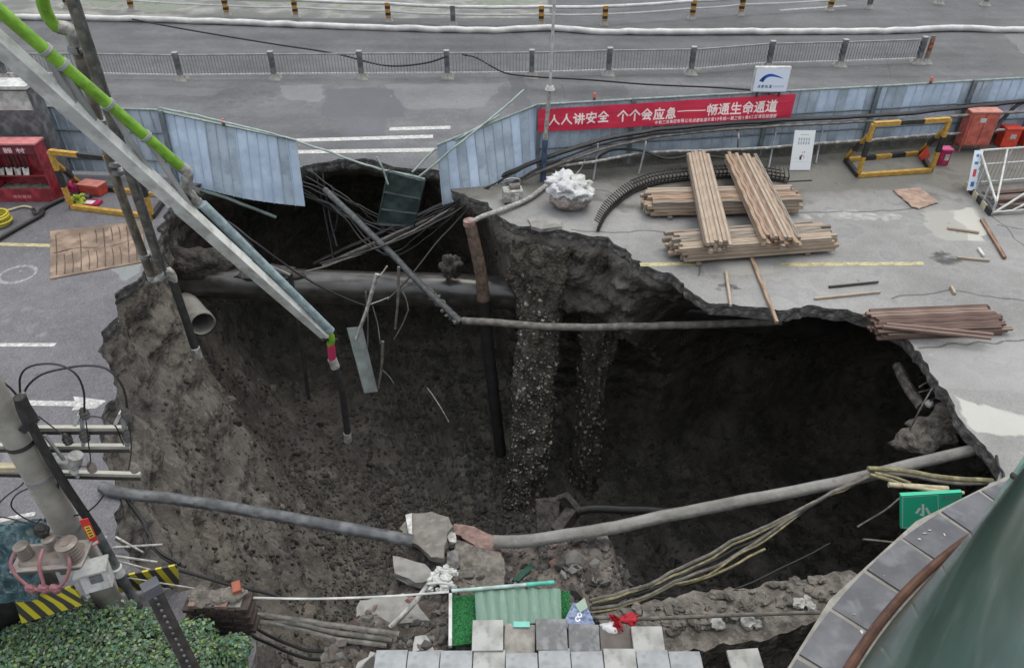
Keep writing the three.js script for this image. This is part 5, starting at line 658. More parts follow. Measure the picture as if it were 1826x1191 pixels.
const debris = [
  ['splintered white batten hanging in the hole, largest', [-3.66, -0.76, -17], [-4.42, -2.72, -16.6], 0.14, M.whitePipe], ['thin white rod on top of the white batten', [-3.38, -0.56, -17.1], [-3.75, -0.98, -17], 0.05, M.whitePipe], ['hanging grey stick right of the white batten', [-3.09, -0.66, -17.2], [-3.35, -2.62, -17], 0.09, M.cableGrey], ['bent twig below the fallen post', [-3.07, -1.55, -17.3], [-2.95, -2.11, -17.2], 0.05, M.cableGrey], ['slanting twig under the bent one', [-2.95, -2.11, -17.2], [-3.44, -3.08, -17.1], 0.05, M.cableGrey],
  ['pale post standing beside the glassy panel', [-3.64, -2.68, -16.5], [-3.9, -4.26, -16.3], 0.09, M.cableGrey], ['short stick with a white end across the batten', [-4, -1.68, -16.8], [-3.42, -1.53, -17], 0.05, M.whitePipe], ['thin slanting rod over the hole floor', [-2.58, -4.87, -17], [-1.94, -5.8, -16.5], 0.04, M.whitePipe], ['dark rod hanging beside the white batten', [-4.04, -1.35, -17], [-4.17, -3.16, -16.8], 0.05, M.steelGrey], ['thin grey rod leaning on the pale post', [-3.91, -1.82, -17], [-3.74, -2.84, -16.6], 0.04, M.steelGrey],
  ['small twig at the foot of the glassy panel', [-3.7, -3.58, -16.3], [-3.42, -4, -16.2], 0.035, M.cableGrey], ['dark strut hanging below the white boom', [-6.18, -1.02, -17.4], [-6.13, -4.97, -16.6], 0.16, M.black],
];
debris.forEach(([l, a, b, w, m]) => single('hanging_stick', l, 'stick', tube([a, mix(a, b, 0.5).map((v, i) => v + (i === 0 ? 0.03 : 0)), b], w / 2, 6, 0.12, 0.05, w * 0.35), m));
single('glassy_panel', 'pale grey-green panel standing on edge in the hole', 'panel', board([-4.63, -2.36, -16.7], [-4.34, -2.69, -17.2], [-3.97, -4.48, -16.4], [-4.25, -4.19, -16], 0.03, false, 6, 2, (u, v) => 0.05 * Math.sin(u * 3)), M.sheetPanel);
[['taut wire from the fallen fence to the left boom', [[-6.08, -1.64, -18.5], [-4.56, -1.38, -19], [-2.61, -0.85, -20], [-1.19, -0.35, -21]]], ['taut dark wire crossing from the hanging bay to the pipe', [[-0.87, -0.16, -20.6], [-2.1, -1.17, -19.8], [-3.24, -2.11, -18.6], [-3.68, -2.31, -18]]], ['dark wire parallel under the first taut wire', [[-5.62, -1.37, -18.5], [-3.86, -1.09, -19], [-1.92, -0.6, -20], [-0.74, -0.16, -20.8]]], ['dark cable from the left boom tip into the dark', [[-9.26, -0.17, -20], [-7.35, -0.15, -18], [-6.3, -1.25, -18], [-5.14, -2.11, -18], [-4.37, -2.51, -18]]], ['green rope trailing from the sagging hoarding', [[-9.85, 0.17, -20.5], [-8.76, -0.24, -20.5], [-8.15, -0.54, -20.5], [-7.32, -0.93, -20.5]]],
  ['green-grey rope along the torn top of the gap', [[-10.34, 2.25, -21.3], [-8.45, 1.89, -21.1], [-6.43, 1.42, -20.9], [-5.33, 1.16, -20.6], [-4.37, 0.82, -20.5], [-2.62, 0.35, -20.5]]], ['rope from the dangling sheet up to the right bay', [[-2.82, 0.39, -20.5], [-1.61, 1.36, -20.7], [-0.71, 1.9, -21.2], [0.36, 2.61, -21.8]]], ['second rope beside the right hanging bay', [[-2.98, 0.57, -20.5], [-2.3, 1.15, -20.8], [-1.38, 1.55, -21], [-0.38, 1.96, -21.5]]], ['twisted rope dangling at the left of the dangling sheet', [[-3.94, 1.15, -20.3], [-3.81, 0.8, -20.3], [-3.7, 0.27, -20.3]]],
].forEach(([l, p], i) => line('loose_wire', l, 'wire', p, i === 4 ? 0.06 : i > 4 ? 0.032 : 0.03, i === 4 ? M.hoardBack : i > 4 ? M.hoardTop : i === 0 ? M.cableGrey : M.cable, 0.08));
for (let i = 0; i < 9; i++) { const a = mix([-7.32, -0.65, -21.6], [-6.19, 0.08, -21.9], rnd()), b = mix([-2.09, -0.46, -20.2], [0.54, 0.63, -21], rnd()), q = mix(a, b, 0.5); q[1] -= rr(0.9, 2.4); q[2] += rr(-0.4, 0.8); const e = mix(a, b, 0.25); e[1] -= rr(0.6, 1.4); line('tangled_wire', 'thin black wire sagging in the tangle across the dark gap', 'wire', [a, e, q, b], 0.022, M.cable, 0.25, 'wire tangle over the gap'); }
['torn root strand hanging in the dark gap, leftmost', 'torn root strand hanging in the dark gap, middle', 'torn root strand hanging in the dark gap, rightmost'].forEach((l, i) => line('root_strand', l, 'root', [[[-6.28, -0.16, -22], [-6.07, -0.16, -22], [-5.8, -0.45, -21.8]][i], [[-6.12, -1.35, -21.6], [-5.94, -1.5, -21.5], [-5.63, -1.25, -21.4]][i], [[-5.92, -2.9, -21], [-5.73, -2.26, -21], [-5.94, -2.17, -21.2]][i]], 0.03, M.black, 0.15));
// pipe along the near side
line('front_pipe', 'dark grey pipe bridging the near side, left half', 'pipe', [[-7.17, 0.1, -8.71], [-6.79, 0.08, -8.58], [-5.77, -0.2, -8.65], [-3.79, -0.2, -8.25], [-2.59, -0.2, -8], [-1.71, -0.45, -7.99]], 0.105, M.steelGrey, 0.03);
line('front_pipe', 'long pale grey pipe bridging the near side, right half', 'pipe', [[-0.32, -0.5, -8], [0.26, -0.5, -8.01], [1.64, -0.5, -8.27], [2.87, -0.5, -8.58], [5.01, -0.5, -9.07], [6.48, -0.5, -9.44], [7.81, -0.5, -9.84], [9.23, -0.4, -10.15]], 0.115, M.concrete, 0.03);
line('dark_duct', 'dark duct lying deep behind the right front pipe', 'pipe', [[1.66, -6, -13.13], [2.02, -6, -13.27], [3.17, -6, -13.25], [4.99, -6, -13.15]], 0.13, M.black, 0.04);
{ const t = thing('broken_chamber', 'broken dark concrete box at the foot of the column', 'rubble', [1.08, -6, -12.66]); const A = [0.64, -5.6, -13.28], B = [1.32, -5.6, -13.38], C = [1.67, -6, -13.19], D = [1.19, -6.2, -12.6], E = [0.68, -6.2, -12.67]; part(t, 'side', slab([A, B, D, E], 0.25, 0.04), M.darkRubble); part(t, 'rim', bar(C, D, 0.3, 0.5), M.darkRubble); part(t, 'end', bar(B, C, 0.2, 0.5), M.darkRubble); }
{ const p = [0.99, -2.2, -8.89], t = thing('broken_ring', 'broken concrete ring half buried in the debris', 'pipe', p), g = new THREE.TorusGeometry(0.26, 0.045, 8, 26, 5); g.rotateX(-1.2); g.translate(...p); part(t, 'ring', g, M.concrete); const d = new THREE.CylinderGeometry(0.24, 0.24, 0.1, 22); d.translate(p[0], p[1] - 0.08, p[2]); part(t, 'fill', d, M.rubble); }
// slabs and rubbish on the collapsed bank
{ const t = thing('asphalt_slab', 'large tilted slab of asphalt with a white stripe on the collapsed bank', 'slab', [-1.52, -0.75, -8.32]);
  part(t, 'slab', slab([[-2.02, -0.75, -8.48], [-1.82, -0.75, -8.82], [-1.47, -0.75, -8.84], [-1.14, -0.65, -8.65], [-1.05, -0.5, -8.34], [-1.13, -0.45, -8.09], [-1.14, -0.3, -7.52], [-1.35, -0.35, -7.59], [-1.61, -0.5, -7.93], [-1.8, -0.6, -8.09]], 0.13, 0.03), mat('#8f8a84', '#77726c', { metres: 0.7, contrast: 1.4, speck: 0.3, bump: 0.01, third: '#9f9a92' }));
  part(t, 'stripe', slab([[-1.94, -0.73, -8.77], [-1.83, -0.73, -8.8], [-1.75, -0.57, -8.25], [-1.69, -0.48, -7.94], [-1.76, -0.53, -8.07], [-1.84, -0.62, -8.34]], 0.006, 0.006).translate(0, 0.012, 0), M.paintWhite); }
single('brick_slab', 'pinkish slab of broken brickwork right of the asphalt slab', 'slab', slab([[-1.06, -0.95, -8.73], [-0.69, -0.9, -8.63], [-0.23, -0.8, -8.28], [-0.17, -0.6, -7.8], [-0.51, -0.6, -7.86], [-0.77, -0.7, -8.17], [-1.01, -0.8, -8.42]], 0.18, 0.05), M.brick);
single('soil_slab', 'brown earthy block below the pink brick slab', 'slab', slab([[-0.95, -0.55, -8.11], [-0.61, -0.55, -7.94], [-0.2, -0.55, -7.82], [-0.1, -0.55, -7.54], [-0.14, -0.55, -7.16], [-0.48, -0.55, -7.11], [-0.81, -0.55, -7.27], [-1.02, -0.55, -7.65]], 0.3, 0.06), M.rubble);
single('asphalt_shard', 'dark shard of asphalt wedged below the tilted slab', 'slab', slab([[-1.09, -0.5, -7.78], [-0.93, -0.5, -7.84], [-0.87, -0.5, -7.5], [-0.97, -0.5, -7.4], [-1.1, -0.5, -7.53]], 0.12, 0.03), M.asphaltEdge);
single('pale_shard', 'pale concrete shard beside the tilted asphalt slab', 'slab', slab([[-1.16, -0.55, -8.25], [-0.99, -0.55, -8.23], [-0.95, -0.55, -8.02], [-1.09, -0.55, -8.05]], 0.1, 0.03), M.whitePipe);
single('flat_slab', 'flat cracked grey slab left of the white foam heap', 'slab', slab([[-2.03, -0.55, -7.76], [-1.68, -0.55, -7.65], [-1.39, -0.55, -7.54], [-1.27, -0.55, -7.27], [-1.59, -0.55, -7.22], [-1.94, -0.55, -7.43]], 0.12, 0.04), M.concrete);
single('flat_slab', 'grey paving slab fallen left of the green turf', 'slab', slab([[-2.44, -0.5, -6.87], [-1.74, -0.5, -6.98], [-1.5, -0.5, -6.82], [-1.29, -0.5, -6.53], [-1.85, -0.5, -6.44], [-2.47, -0.5, -6.48]], 0.12, 0.04), M.concrete);
single('flat_slab', 'small upright grey block below the fallen paving slab', 'slab', slab([[-1.47, -0.3, -6.13], [-1.29, -0.3, -6.15], [-1.14, -0.3, -5.91], [-1.47, -0.3, -5.89]], 0.2, 0.03), M.tile2);
single('flat_slab', 'dark grey tilted plate right of the green shard', 'slab', slab([[0.13, -1.6, -8.66], [0.55, -1.6, -8.64], [0.57, -1, -7.64], [0.21, -1, -7.58]], 0.1, 0.03), M.concrete);
single('green_shard', 'dark green painted shard leaning in the debris', 'panel', slab([[0.5, -1.2, -8.27], [0.57, -1.2, -8.17], [0.11, -0.7, -7.36], [-0.01, -0.7, -7.38]], 0.06, 0.01), mat('#2f5f50', '#244a3f', { metres: 0.4, contrast: 1.5 }));
single('dark_slab', 'dark curved slab beside the red shard', 'slab', slab([[0.93, -1, -7.5], [1.22, -1, -7.64], [1.55, -1, -7.77], [1.66, -1, -7.64], [1.59, -1, -7.39], [1.21, -1, -7.42]], 0.1, 0.03), M.asphaltEdge);
single('red_shard', 'maroon shard at the right of the debris', 'slab', slab([[1.61, -0.9, -7.57], [1.74, -0.9, -7.59], [1.85, -0.9, -7.48], [1.64, -0.9, -7.31], [1.57, -0.9, -7.35]], 0.08, 0.02), M.redDark);
{ const gs = []; for (let i = 0; i < 60; i++) gs.push(rock([[-1.11, -0.35, -7.16][0] + rr(-0.22, 0.22), -0.38 + rr(0, 0.12), [-1.11, -0.35, -7.16][2] + rr(-0.2, 0.22)], [0.05, 0.04, 0.05], i, 1, 0.8)); single('foam_heap', 'heap of white foam crumbs on the collapsed bank', 'foam', strip(gs), M.white); }
{ const t = thing('bent_frame', 'bent white pipe frame lying on the debris', 'frame', [-1.67, -0.2, -6.58]); part(t, 'leg', tube([[-1.31, -0.1, -6.89], [-1.52, -0.1, -6.54], [-1.85, -0.3, -6.28]], 0.04, 8), M.whitePipe); part(t, 'arm', tube([[-1.32, -0.05, -6.86], [-1.08, -0.05, -6.88], [-0.88, -0.05, -6.82]], 0.025, 7), M.white); part(t, 'brace', tube([[-1.81, -0.3, -6.27], [-1.6, -0.15, -6.43], [-1.49, -0.15, -6.59]], 0.025, 7), M.cableGrey); }
line('white_rope', 'white rope stretched from the brick stub to the turf', 'rope', [[-3.96, 0.3, -6.39], [-2.97, 0.15, -6.47], [-1.81, 0.1, -6.55], [-0.96, 0.1, -6.62]], 0.018, M.white);
{ const t = thing('teal_pole', 'white pole with teal tip lying over the turf', 'pole', [-0.11, 0.08, -6.73]); part(t, 'pole', cyl([-0.92, 0.08, -6.65], [0.23, 0.08, -6.76], 0.028), mat('#c9e4de', '#9fcfc4', { metres: 0.3 })); part(t, 'tip', cyl([0.22, 0.08, -6.76], [0.65, 0.08, -6.8], 0.034), M.teal); }
{ // piece of artificial lawn under teal corrugated strips
  const t = thing('turf_mat', 'green artificial turf mat lying on the near edge', 'turf', [-0.03, -0.05, -6.2]); part(t, 'mat', board([-0.93, -0.12, -6.7], [0.91, -0.2, -6.84], [0.87, -0.06, -6.08], [-0.87, -0.04, -5.83], 0.04, false, 20, 12, (u, v) => 0.01 * n3(u * 8, v * 8, 1)), M.turf); part(t, 'edge_strip', bar([-0.95, -0.08, -6.7], [-0.89, -0.02, -5.8], 0.05, 0.06), M.white);
  const gs = []; for (let i = 0; i < 7000; i++) { const u = rnd(), v = rnd(), p = mix(mix([-0.93, -0.12, -6.7], [0.91, -0.2, -6.84], u), mix([-0.87, -0.04, -5.83], [0.87, -0.06, -6.08], u), v); const q = new THREE.BufferGeometry(), dx = rr(-0.012, 0.012), dz = rr(-0.012, 0.012), w = rr(0.003, 0.006), a = rr(0, 6); q.setAttribute('position', new THREE.Float32BufferAttribute([p[0] - w * Math.cos(a), p[1], p[2] - w * Math.sin(a), p[0] + w * Math.cos(a), p[1], p[2] + w * Math.sin(a), p[0] + dx, p[1] + rr(0.015, 0.03), p[2] + dz], 3)); q.computeVertexNormals(); gs.push(q); } part(t, 'blades', mergeGeometries(gs), M.turf).userData.kind = 'stuff';
  const s = thing('teal_sheet', 'crumpled translucent teal strips lying on the turf mat', 'plastic sheet', [0.06, 0, -6.4]);
  for (let i = 0; i < 8; i++) { const f = (x) => mix([-0.58, 0.02, -6.67], [0.73, 0, -6.72], x), b = (x) => mix([-0.52, 0.05, -6.07], [0.72, 0.05, -6.14], x), A = f(i / 8), B = f((i + 1.12) / 8), C = b((i + 1.08) / 8), D = b(i / 8); A[2] -= rr(0, 0.1); C[2] += rr(0, 0.08); part(s, 'strip', board(A, B, C, D, 0.003, false, 6, 6, (x, y) => 0.03 * Math.sin(x * 3.1) + 0.012 * n3(x * 3, y * 3, i) + 0.01 * (i % 2)), M.sheetTeal); }
  single('teal_offcut', 'small bright mint offcut on the turf below the strips', 'plastic sheet', board([0.02, 0.1, -6.13], [0.26, 0.1, -6.13], [0.26, 0.1, -6.04], [0.02, 0.1, -6.04], 0.01), mat('#8fe0d2', '#7fd0c2', { metres: 0.3 }));
}
{ // rags
  const mb = printed(128, 128, (c, w, h) => { c.fillStyle = css('#8f9ec0'); c.fillRect(0, 0, w, h); for (let i = 0; i < 30; i++) { c.globalAlpha = rr(0.05, 0.2); c.fillStyle = rnd() < 0.5 ? '#dfe3ea' : '#3a4a7a'; c.fillRect(rr(0, w), rr(0, h), rr(5, 40), rr(2, 10)); } c.globalAlpha = 1; c.strokeStyle = '#e6e6e6'; c.lineWidth = 5; c.beginPath(); c.arc(64, 56, 10, 0, 6.3); c.stroke(); c.beginPath(); c.arc(56, 76, 10, 0, 4.5); c.stroke(); });
  const g = board([0.92, 0.1, -6.44], [1.12, 0.1, -6.39], [1.25, 0.04, -6.01], [0.71, 0.05, -6.04], 0.01, true, 16, 16, (u, v) => 0.06 * Math.abs(fbm(u * 4, v * 4, 3, 3)) * 2); single('blue_rag', 'crumpled blue and white printed bag right of the turf', 'bag', g, mb);
  single('teal_rag', 'pale teal scrap poking up behind the blue bag', 'plastic sheet', board([0.94, 0.15, -6.37], [1.09, 0.15, -6.49], [1.13, 0.12, -6.34], [1.01, 0.12, -6.26], 0.006), M.sheetTeal);
  single('red_cloth', 'crumpled bright red cloth on the near edge', 'cloth', crumple([1.42, 0.12, -6.25], [1.56, 0.16, -6.18], [1.64, 0.04, -5.97], [1.51, 0.05, -5.98], 16, 0.12, 4), M.redCloth); single('red_cloth', 'red cloth wrapped round the grey rail', 'cloth', rock([1.75, 0.02, -6.22], [0.14, 0.08, 0.09], 4, 3, 0.8), M.redCloth); single('red_cloth', 'scrap of red cloth lying on the paving tiles', 'cloth', rock([1.84, 0.06, -5.97], [0.1, 0.03, 0.05], 8, 3, 0.8), M.redCloth);
  single('white_sack', 'whitish sack below the red cloth', 'bag', rock([1.46, 0, -6.07], [0.16, 0.1, 0.1], 14, 3, 0.7), M.cloth);
}
line('grey_rail', 'grey rail running from the rags over the broken ledge', 'rail', [[1.16, 0, -6.25], [1.98, 0, -6.24], [3.27, -0.1, -6.35], [4.68, -0.15, -6.43]], 0.03, M.cableGrey, 0.02);
// broken ledge of the near side on the right
{
  const pts = [[1.3, -0.35, -6.56], [1.81, -0.35, -6.63], [2.37, -0.4, -6.81], [2.94, -0.45, -6.98], [3.46, -0.35, -6.98], [4.39, -0.35, -7.1], [5.36, -0.35, -7.29], [5.77, -0.35, -7.29], [5.45, -0.35, -6.78], [4.52, -0.35, -6.37], [3.75, -0.35, -6.06], [3.16, -0.35, -6.02], [2.38, -0.35, -5.88], [1.8, -0.35, -5.89], [1.33, -0.35, -6.2]], g = slab(pts, 0.55, 0.09);
  const t = thing('broken_ledge', 'broken ledge of earth, brick and concrete in front of the canopy', 'ledge', [3.52, -0.9, -6.83]); t.userData.kind = 'structure'; part(t, 'ledge', g, M.rubble);
  const lumps = []; for (let i = 0; i < 70; i++) { const q = mix([1.6, -0.35, -6.3], [5.16, -0.35, -6.98], rnd()); lumps.push(rock([q[0] + rr(-0.3, 0.3), q[1] + rr(-0.02, 0.05), q[2] + rr(-0.25, 0.25)], [rr(0.04, 0.16), rr(0.03, 0.08), rr(0.04, 0.13)], i, 1, 0.7)); } part(t, 'lumps', strip(lumps), M.rubble).userData.kind = 'stuff';
  [[1335, 1108, 0.12], [1350, 1112, 0.08], [1425, 1076, 0.1], [1440, 1068, 0.07], [1280, 1112, 0.1], [1448, 1082, 0.08]].forEach(([u, v, s], i) => { const q = mix(mix([3.21, -0.3, -6.68], [4.78, -0.3, -6.68], (u - 1280) / 180), mix([3.13, -0.3, -6.3], [4.66, -0.3, -6.3], (u - 1280) / 180), (v - 1076) / 40); single('pale_lump', ['pale rubble lump on the ledge, largest of all', 'pale rubble lump next to the largest one', 'pale rubble lump on the ledge near the canopy', 'smaller pale lump near the canopy', 'pale rubble lump left on the ledge', 'pale rubble lump nearest the canopy coping'][i], 'rubble', rock(q, [s, s * 0.6, s], i + 40, 2, 0.6), M.whitePipe); });
}
// cables and poles on the right of the hole
['topmost pale strand of the cable bundle rising to the right pipe', 'second strand of the rising cable bundle', 'dark middle strand of the rising cable bundle', 'fourth strand of the rising cable bundle', 'lowest long strand of the rising cable bundle'].forEach((l, i) => { const sh = (p, k) => [p[0] + rr(-0.03, 0.03), p[1] - 0.015 * i + rr(-0.03, 0.03), p[2] + i * 0.062 * Math.sin(0.35 + k * 0.33) + rr(-0.025, 0.025)]; line('slack_cable', l, 'cable', [[1.23, -0.2, -6.64], [1.74, -0.3, -6.86], [2.14, -0.4, -7.07], [2.63, -0.4, -7.3], [3.14, -0.4, -7.56], [3.67, -0.4, -7.85], [4.23, -0.4, -8.15], [4.81, -0.4, -8.46], [5.4, -0.4, -8.78], [6.01, -0.4, -9.07], [6.61, -0.38, -9.37]].map(sh), [0.03, 0.024, 0.024, 0.028, 0.02][i], [M.cableGrey, M.bamboo, M.black, M.cableGrey, M.bamboo][i], 0.12); });
line('slack_cable', 'short pale strand leaving the cable bundle early', 'cable', [[2.07, -0.5, -7.12], [2.42, -0.5, -7.08], [2.9, -0.5, -7.18], [3.41, -0.5, -7.42], [3.93, -0.5, -7.67], [4.32, -0.5, -7.89]], 0.022, M.bamboo, 0.15);
line('thin_cable', 'thin dark cable sagging down the right-hand wall', 'cable', [[1.26, -0.6, -7.2], [2.94, -2, -7.88], [4, -2, -8.03], [5.2, -2, -8.58], [6.23, -2, -9.09]], 0.02, M.black, 0.05);
line('thin_cable', 'thin cable hanging behind the green sign', 'cable', [[6.35, -1, -8.71], [6.89, -1, -9.03], [7.5, -1, -9.44]], 0.018, M.cableGrey, 0.04);
line('thin_cable', 'grey rod sticking out left of the coping', 'rod', [[6.06, -0.5, -8.05], [6.24, -0.5, -8.03], [6.61, -0.5, -7.98]], 0.018, M.cableGrey);
[['longest bent pole resting on the right pipe', [[6.57, -0.2, -9.4], [7.1, -0.2, -9.37], [7.83, -0.2, -9.18], [8.73, -0.2, -9.1]], 0.05, M.bamboo], ['pole tied next to the longest bent one', [[6.62, -0.25, -9.39], [7.28, -0.25, -9.28], [8.01, -0.25, -9.09], [8.71, -0.25, -9.09]], 0.04, M.cableGrey], ['pale lath fanned out below the bent poles', [[6.8, -0.2, -9.02], [7.33, -0.2, -8.97], [7.83, -0.2, -8.92]], 0.05, M.frameCream], ['short pale stick of the fan, upper', [[6.56, -0.2, -9.26], [6.85, -0.2, -9.14], [7.07, -0.2, -9.02]], 0.035, M.bamboo], ['short pale stick of the fan, middle', [[6.66, -0.2, -9.3], [7.02, -0.2, -9.18], [7.21, -0.2, -9.05]], 0.03, M.bamboo], ['lowest pale lath reaching to the sign', [[7.01, -0.15, -8.95], [7.46, -0.15, -8.85], [8.02, -0.15, -8.77]], 0.035, M.frameCream]].forEach(([l, p, r, m]) => line('bamboo_pole', l, 'pole', p, r, m, 0.03));
// soil block hanging below the right edge
{ const t = thing('hanging_soil', 'clod of soil and concrete hanging below the right edge', 'soil', [9.19, -1.6, -11.44]); part(t, 'clod', strip([rock([9.19, -1.2, -11.47], [0.62, 0.42, 0.4], 31, 4, 0.6), rock([8.69, -1.3, -11.23], [0.5, 0.25, 0.35], 33, 4, 0.6), rock([9.39, -0.9, -11.5], [0.4, 0.5, 0.35], 35, 4, 0.6)]), M.rubble);
  part(t, 'post', tube([[9.12, -1.1, -13.49], [9.03, -1.1, -12.73], [9.1, -1.15, -12.12]], 0.12, 9, 0.2, 0.05), M.rubble); for (const p of [[[8.82, -0.2, -11.69], [8.49, -0.5, -11.33], [8.45, -1.1, -11.31]], [[9.04, -0.2, -12.43], [9.12, -0.5, -12.04], [9.29, -0.8, -11.11]], [[8.7, -0.4, -11.92], [8.94, -0.4, -12.07], [9.13, -0.4, -12.14]], [[8.7, -0.5, -11.86], [8.99, -0.5, -11.96], [9.24, -0.5, -12.04]], [[8.9, -0.6, -11.7], [9.14, -0.6, -11.82], [9.35, -0.6, -11.9]]]) part(t, 'reinforcement_bar', tube(p, 0.018, 5), M.cableGrey); part(t, 'white_ball', rock([9.01, -0.8, -11.83], [0.09, 0.09, 0.09], 2, 2, 0.2), M.white); }
line('frayed_wire', 'frayed dark wires at the right end of the pipe', 'wire', [[8.9, 0.05, -9.5], [8.81, 0.05, -9.25], [8.79, 0.05, -9.05], [8.61, 0.05, -8.79]], 0.025, M.black, 0.1);

// ───────────── concrete pump booms ─────────────
{
  const tip = [-4.6, -1, -14.5], far = [-8.43, 8.59, -10.8], t = thing('pump_boom', 'white concrete pump boom reaching down into the hole', 'boom', tip);
  const B = (f, o = [0, 0, 0]) => mix(far, tip, f).map((v, i) => v + o[i]); const jf = 0.72;
  const seg = (f0, f1, w0, w1, nm, m, roll = 0) => { const a = V(B(f0)), b = V(B(f1)), x = b.clone().sub(a).normalize(), y0 = new THREE.Vector3(0.75, 0.6, 0.2).normalize(), z = x.clone().cross(y0).normalize(), y = z.clone().cross(x), c = []; for (const [p, w] of [[a, w0], [b, w1]]) for (const [s, r] of [[1, 1], [1, -1], [-1, -1], [-1, 1]]) c.push(p.clone().addScaledVector(z, s * w * 0.44).addScaledVector(y, r * w * 0.62));
    return [c, y, z]; };
  const build = (f0, f1, w0, w1) => { const [c, y, z] = seg(f0, f1, w0, w1); const q = (a, b, d, e) => board(...[a, b, d, e].map((k) => c[k].toArray()), 0.012); // top, two sides, bottom
    part(t, 'top_plate', q(0, 4, 7, 3), M.boom); part(t, 'side_plate', q(3, 7, 6, 2), M.boom); part(t, 'side_plate', q(4, 0, 1, 5), M.boom); part(t, 'bottom_plate', q(1, 2, 6, 5), M.boom); part(t, 'end_plate', q(0, 3, 2, 1), M.boom); part(t, 'end_plate', q(5, 6, 7, 4), M.boom); for (const k of [0, 3]) part(t, 'flange', cyl(c[k].toArray(), c[k + 4].toArray(), 0.014), M.boom); };
  build(0, jf, 0.23, 0.2); build(jf, 1, 0.19, 0.14);
  const up = (f, h, s = 0) => { const p = B(f); return [p[0] + h * 0.35 + s, p[1] + h * 0.9, p[2] + h * 0.35]; };
  part(t, 'delivery_pipe', cyl([-7.98, 8.46, -10.9], [-6.21, 4.16, -12.95], 0.105, 0.1, 16), M.lime); for (const k of [0.42, 0.48, 0.66, 0.82]) { const p = mix([-7.98, 8.46, -10.9], [-6.21, 4.16, -12.95], k), q = mix([-7.98, 8.46, -10.9], [-6.21, 4.16, -12.95], k + 0.012); part(t, 'clamp', cyl(p, q, 0.125, 0.125, 16), M.boomSide); part(t, 'bracket', bar(p, mix(p, B(lerp(0.05, jf, k)), 0.8), 0.1, 0.08), M.boomSide); }
  part(t, 'elbow', tube([[-6.22, 4.18, -12.95], [-6.15, 4.04, -13], [-6.23, 3.81, -13.05], [-6.32, 3.62, -13.1]], 0.11, 12, 0.06), M.whitePipe); part(t, 'joint_block', rock([-6.47, 3.54, -13.1], [0.2, 0.22, 0.2], 3, 2, 0.3), M.darkMetal); part(t, 'joint_pin', cyl([-6.55, 3.57, -12.8], [-6.2, 3.44, -13.3], 0.1), M.darkMetal); part(t, 'coupling', tube([[-6.32, 3.62, -13.1], [-6.25, 3.41, -13.2], [-6.22, 3.19, -13.3]], 0.1, 12, 0.08), M.whitePipe);
  part(t, 'lower_pipe', tube([[-6.12, 3.26, -13.2], [-5.37, 1.35, -13.85], [-4.45, -0.87, -14.55]], 0.1, 12, 0.3), M.paleBlue); part(t, 'hydraulic_rod', cyl([-6.53, 3.49, -12.7], [-6.31, 2.8, -13.1], 0.07), M.galv); part(t, 'hydraulic_hose', tube([[-6.23, 3.49, -13.2], [-5.99, 2.61, -13.7], [-5.73, 1.71, -14.2]], 0.03), M.cable); part(t, 'side_rod', tube([[-6.27, 2.88, -13.2], [-5.93, 1.69, -14], [-5.2, 0.72, -14.6]], 0.035), M.galv);
  part(t, 'tip_collar', tube([[-4.55, -0.91, -14.6], [-4.5, -1.15, -14.6], [-4.54, -1.33, -14.6]], 0.1, 12, 0.05), M.lime); part(t, 'tip_elbow', tube([[-4.53, -1.29, -14.6], [-4.54, -1.5, -14.6], [-4.57, -1.83, -14.6]], 0.1, 12, 0.05), M.pink); part(t, 'hose_collar', tube([[-4.57, -1.79, -14.6], [-4.52, -2.07, -14.6]], 0.115, 12, 0.05), M.whitePipe);
  part(t, 'end_hose', tube([[-4.53, -2.02, -14.6], [-4.45, -2.69, -14.55], [-4.46, -3.54, -14.5], [-4.47, -4.3, -14.4]], 0.095, 12, 0.1), M.rubber); part(t, 'hose_end', tube([[-4.47, -4.21, -14.4], [-4.49, -4.51, -14.4]], 0.105, 12, 0.05), M.whitePipe); part(t, 'tip_bolt', cyl([-4.65, -1.01, -14.4], [-4.42, -1.34, -14.8], 0.05), M.darkMetal);
}
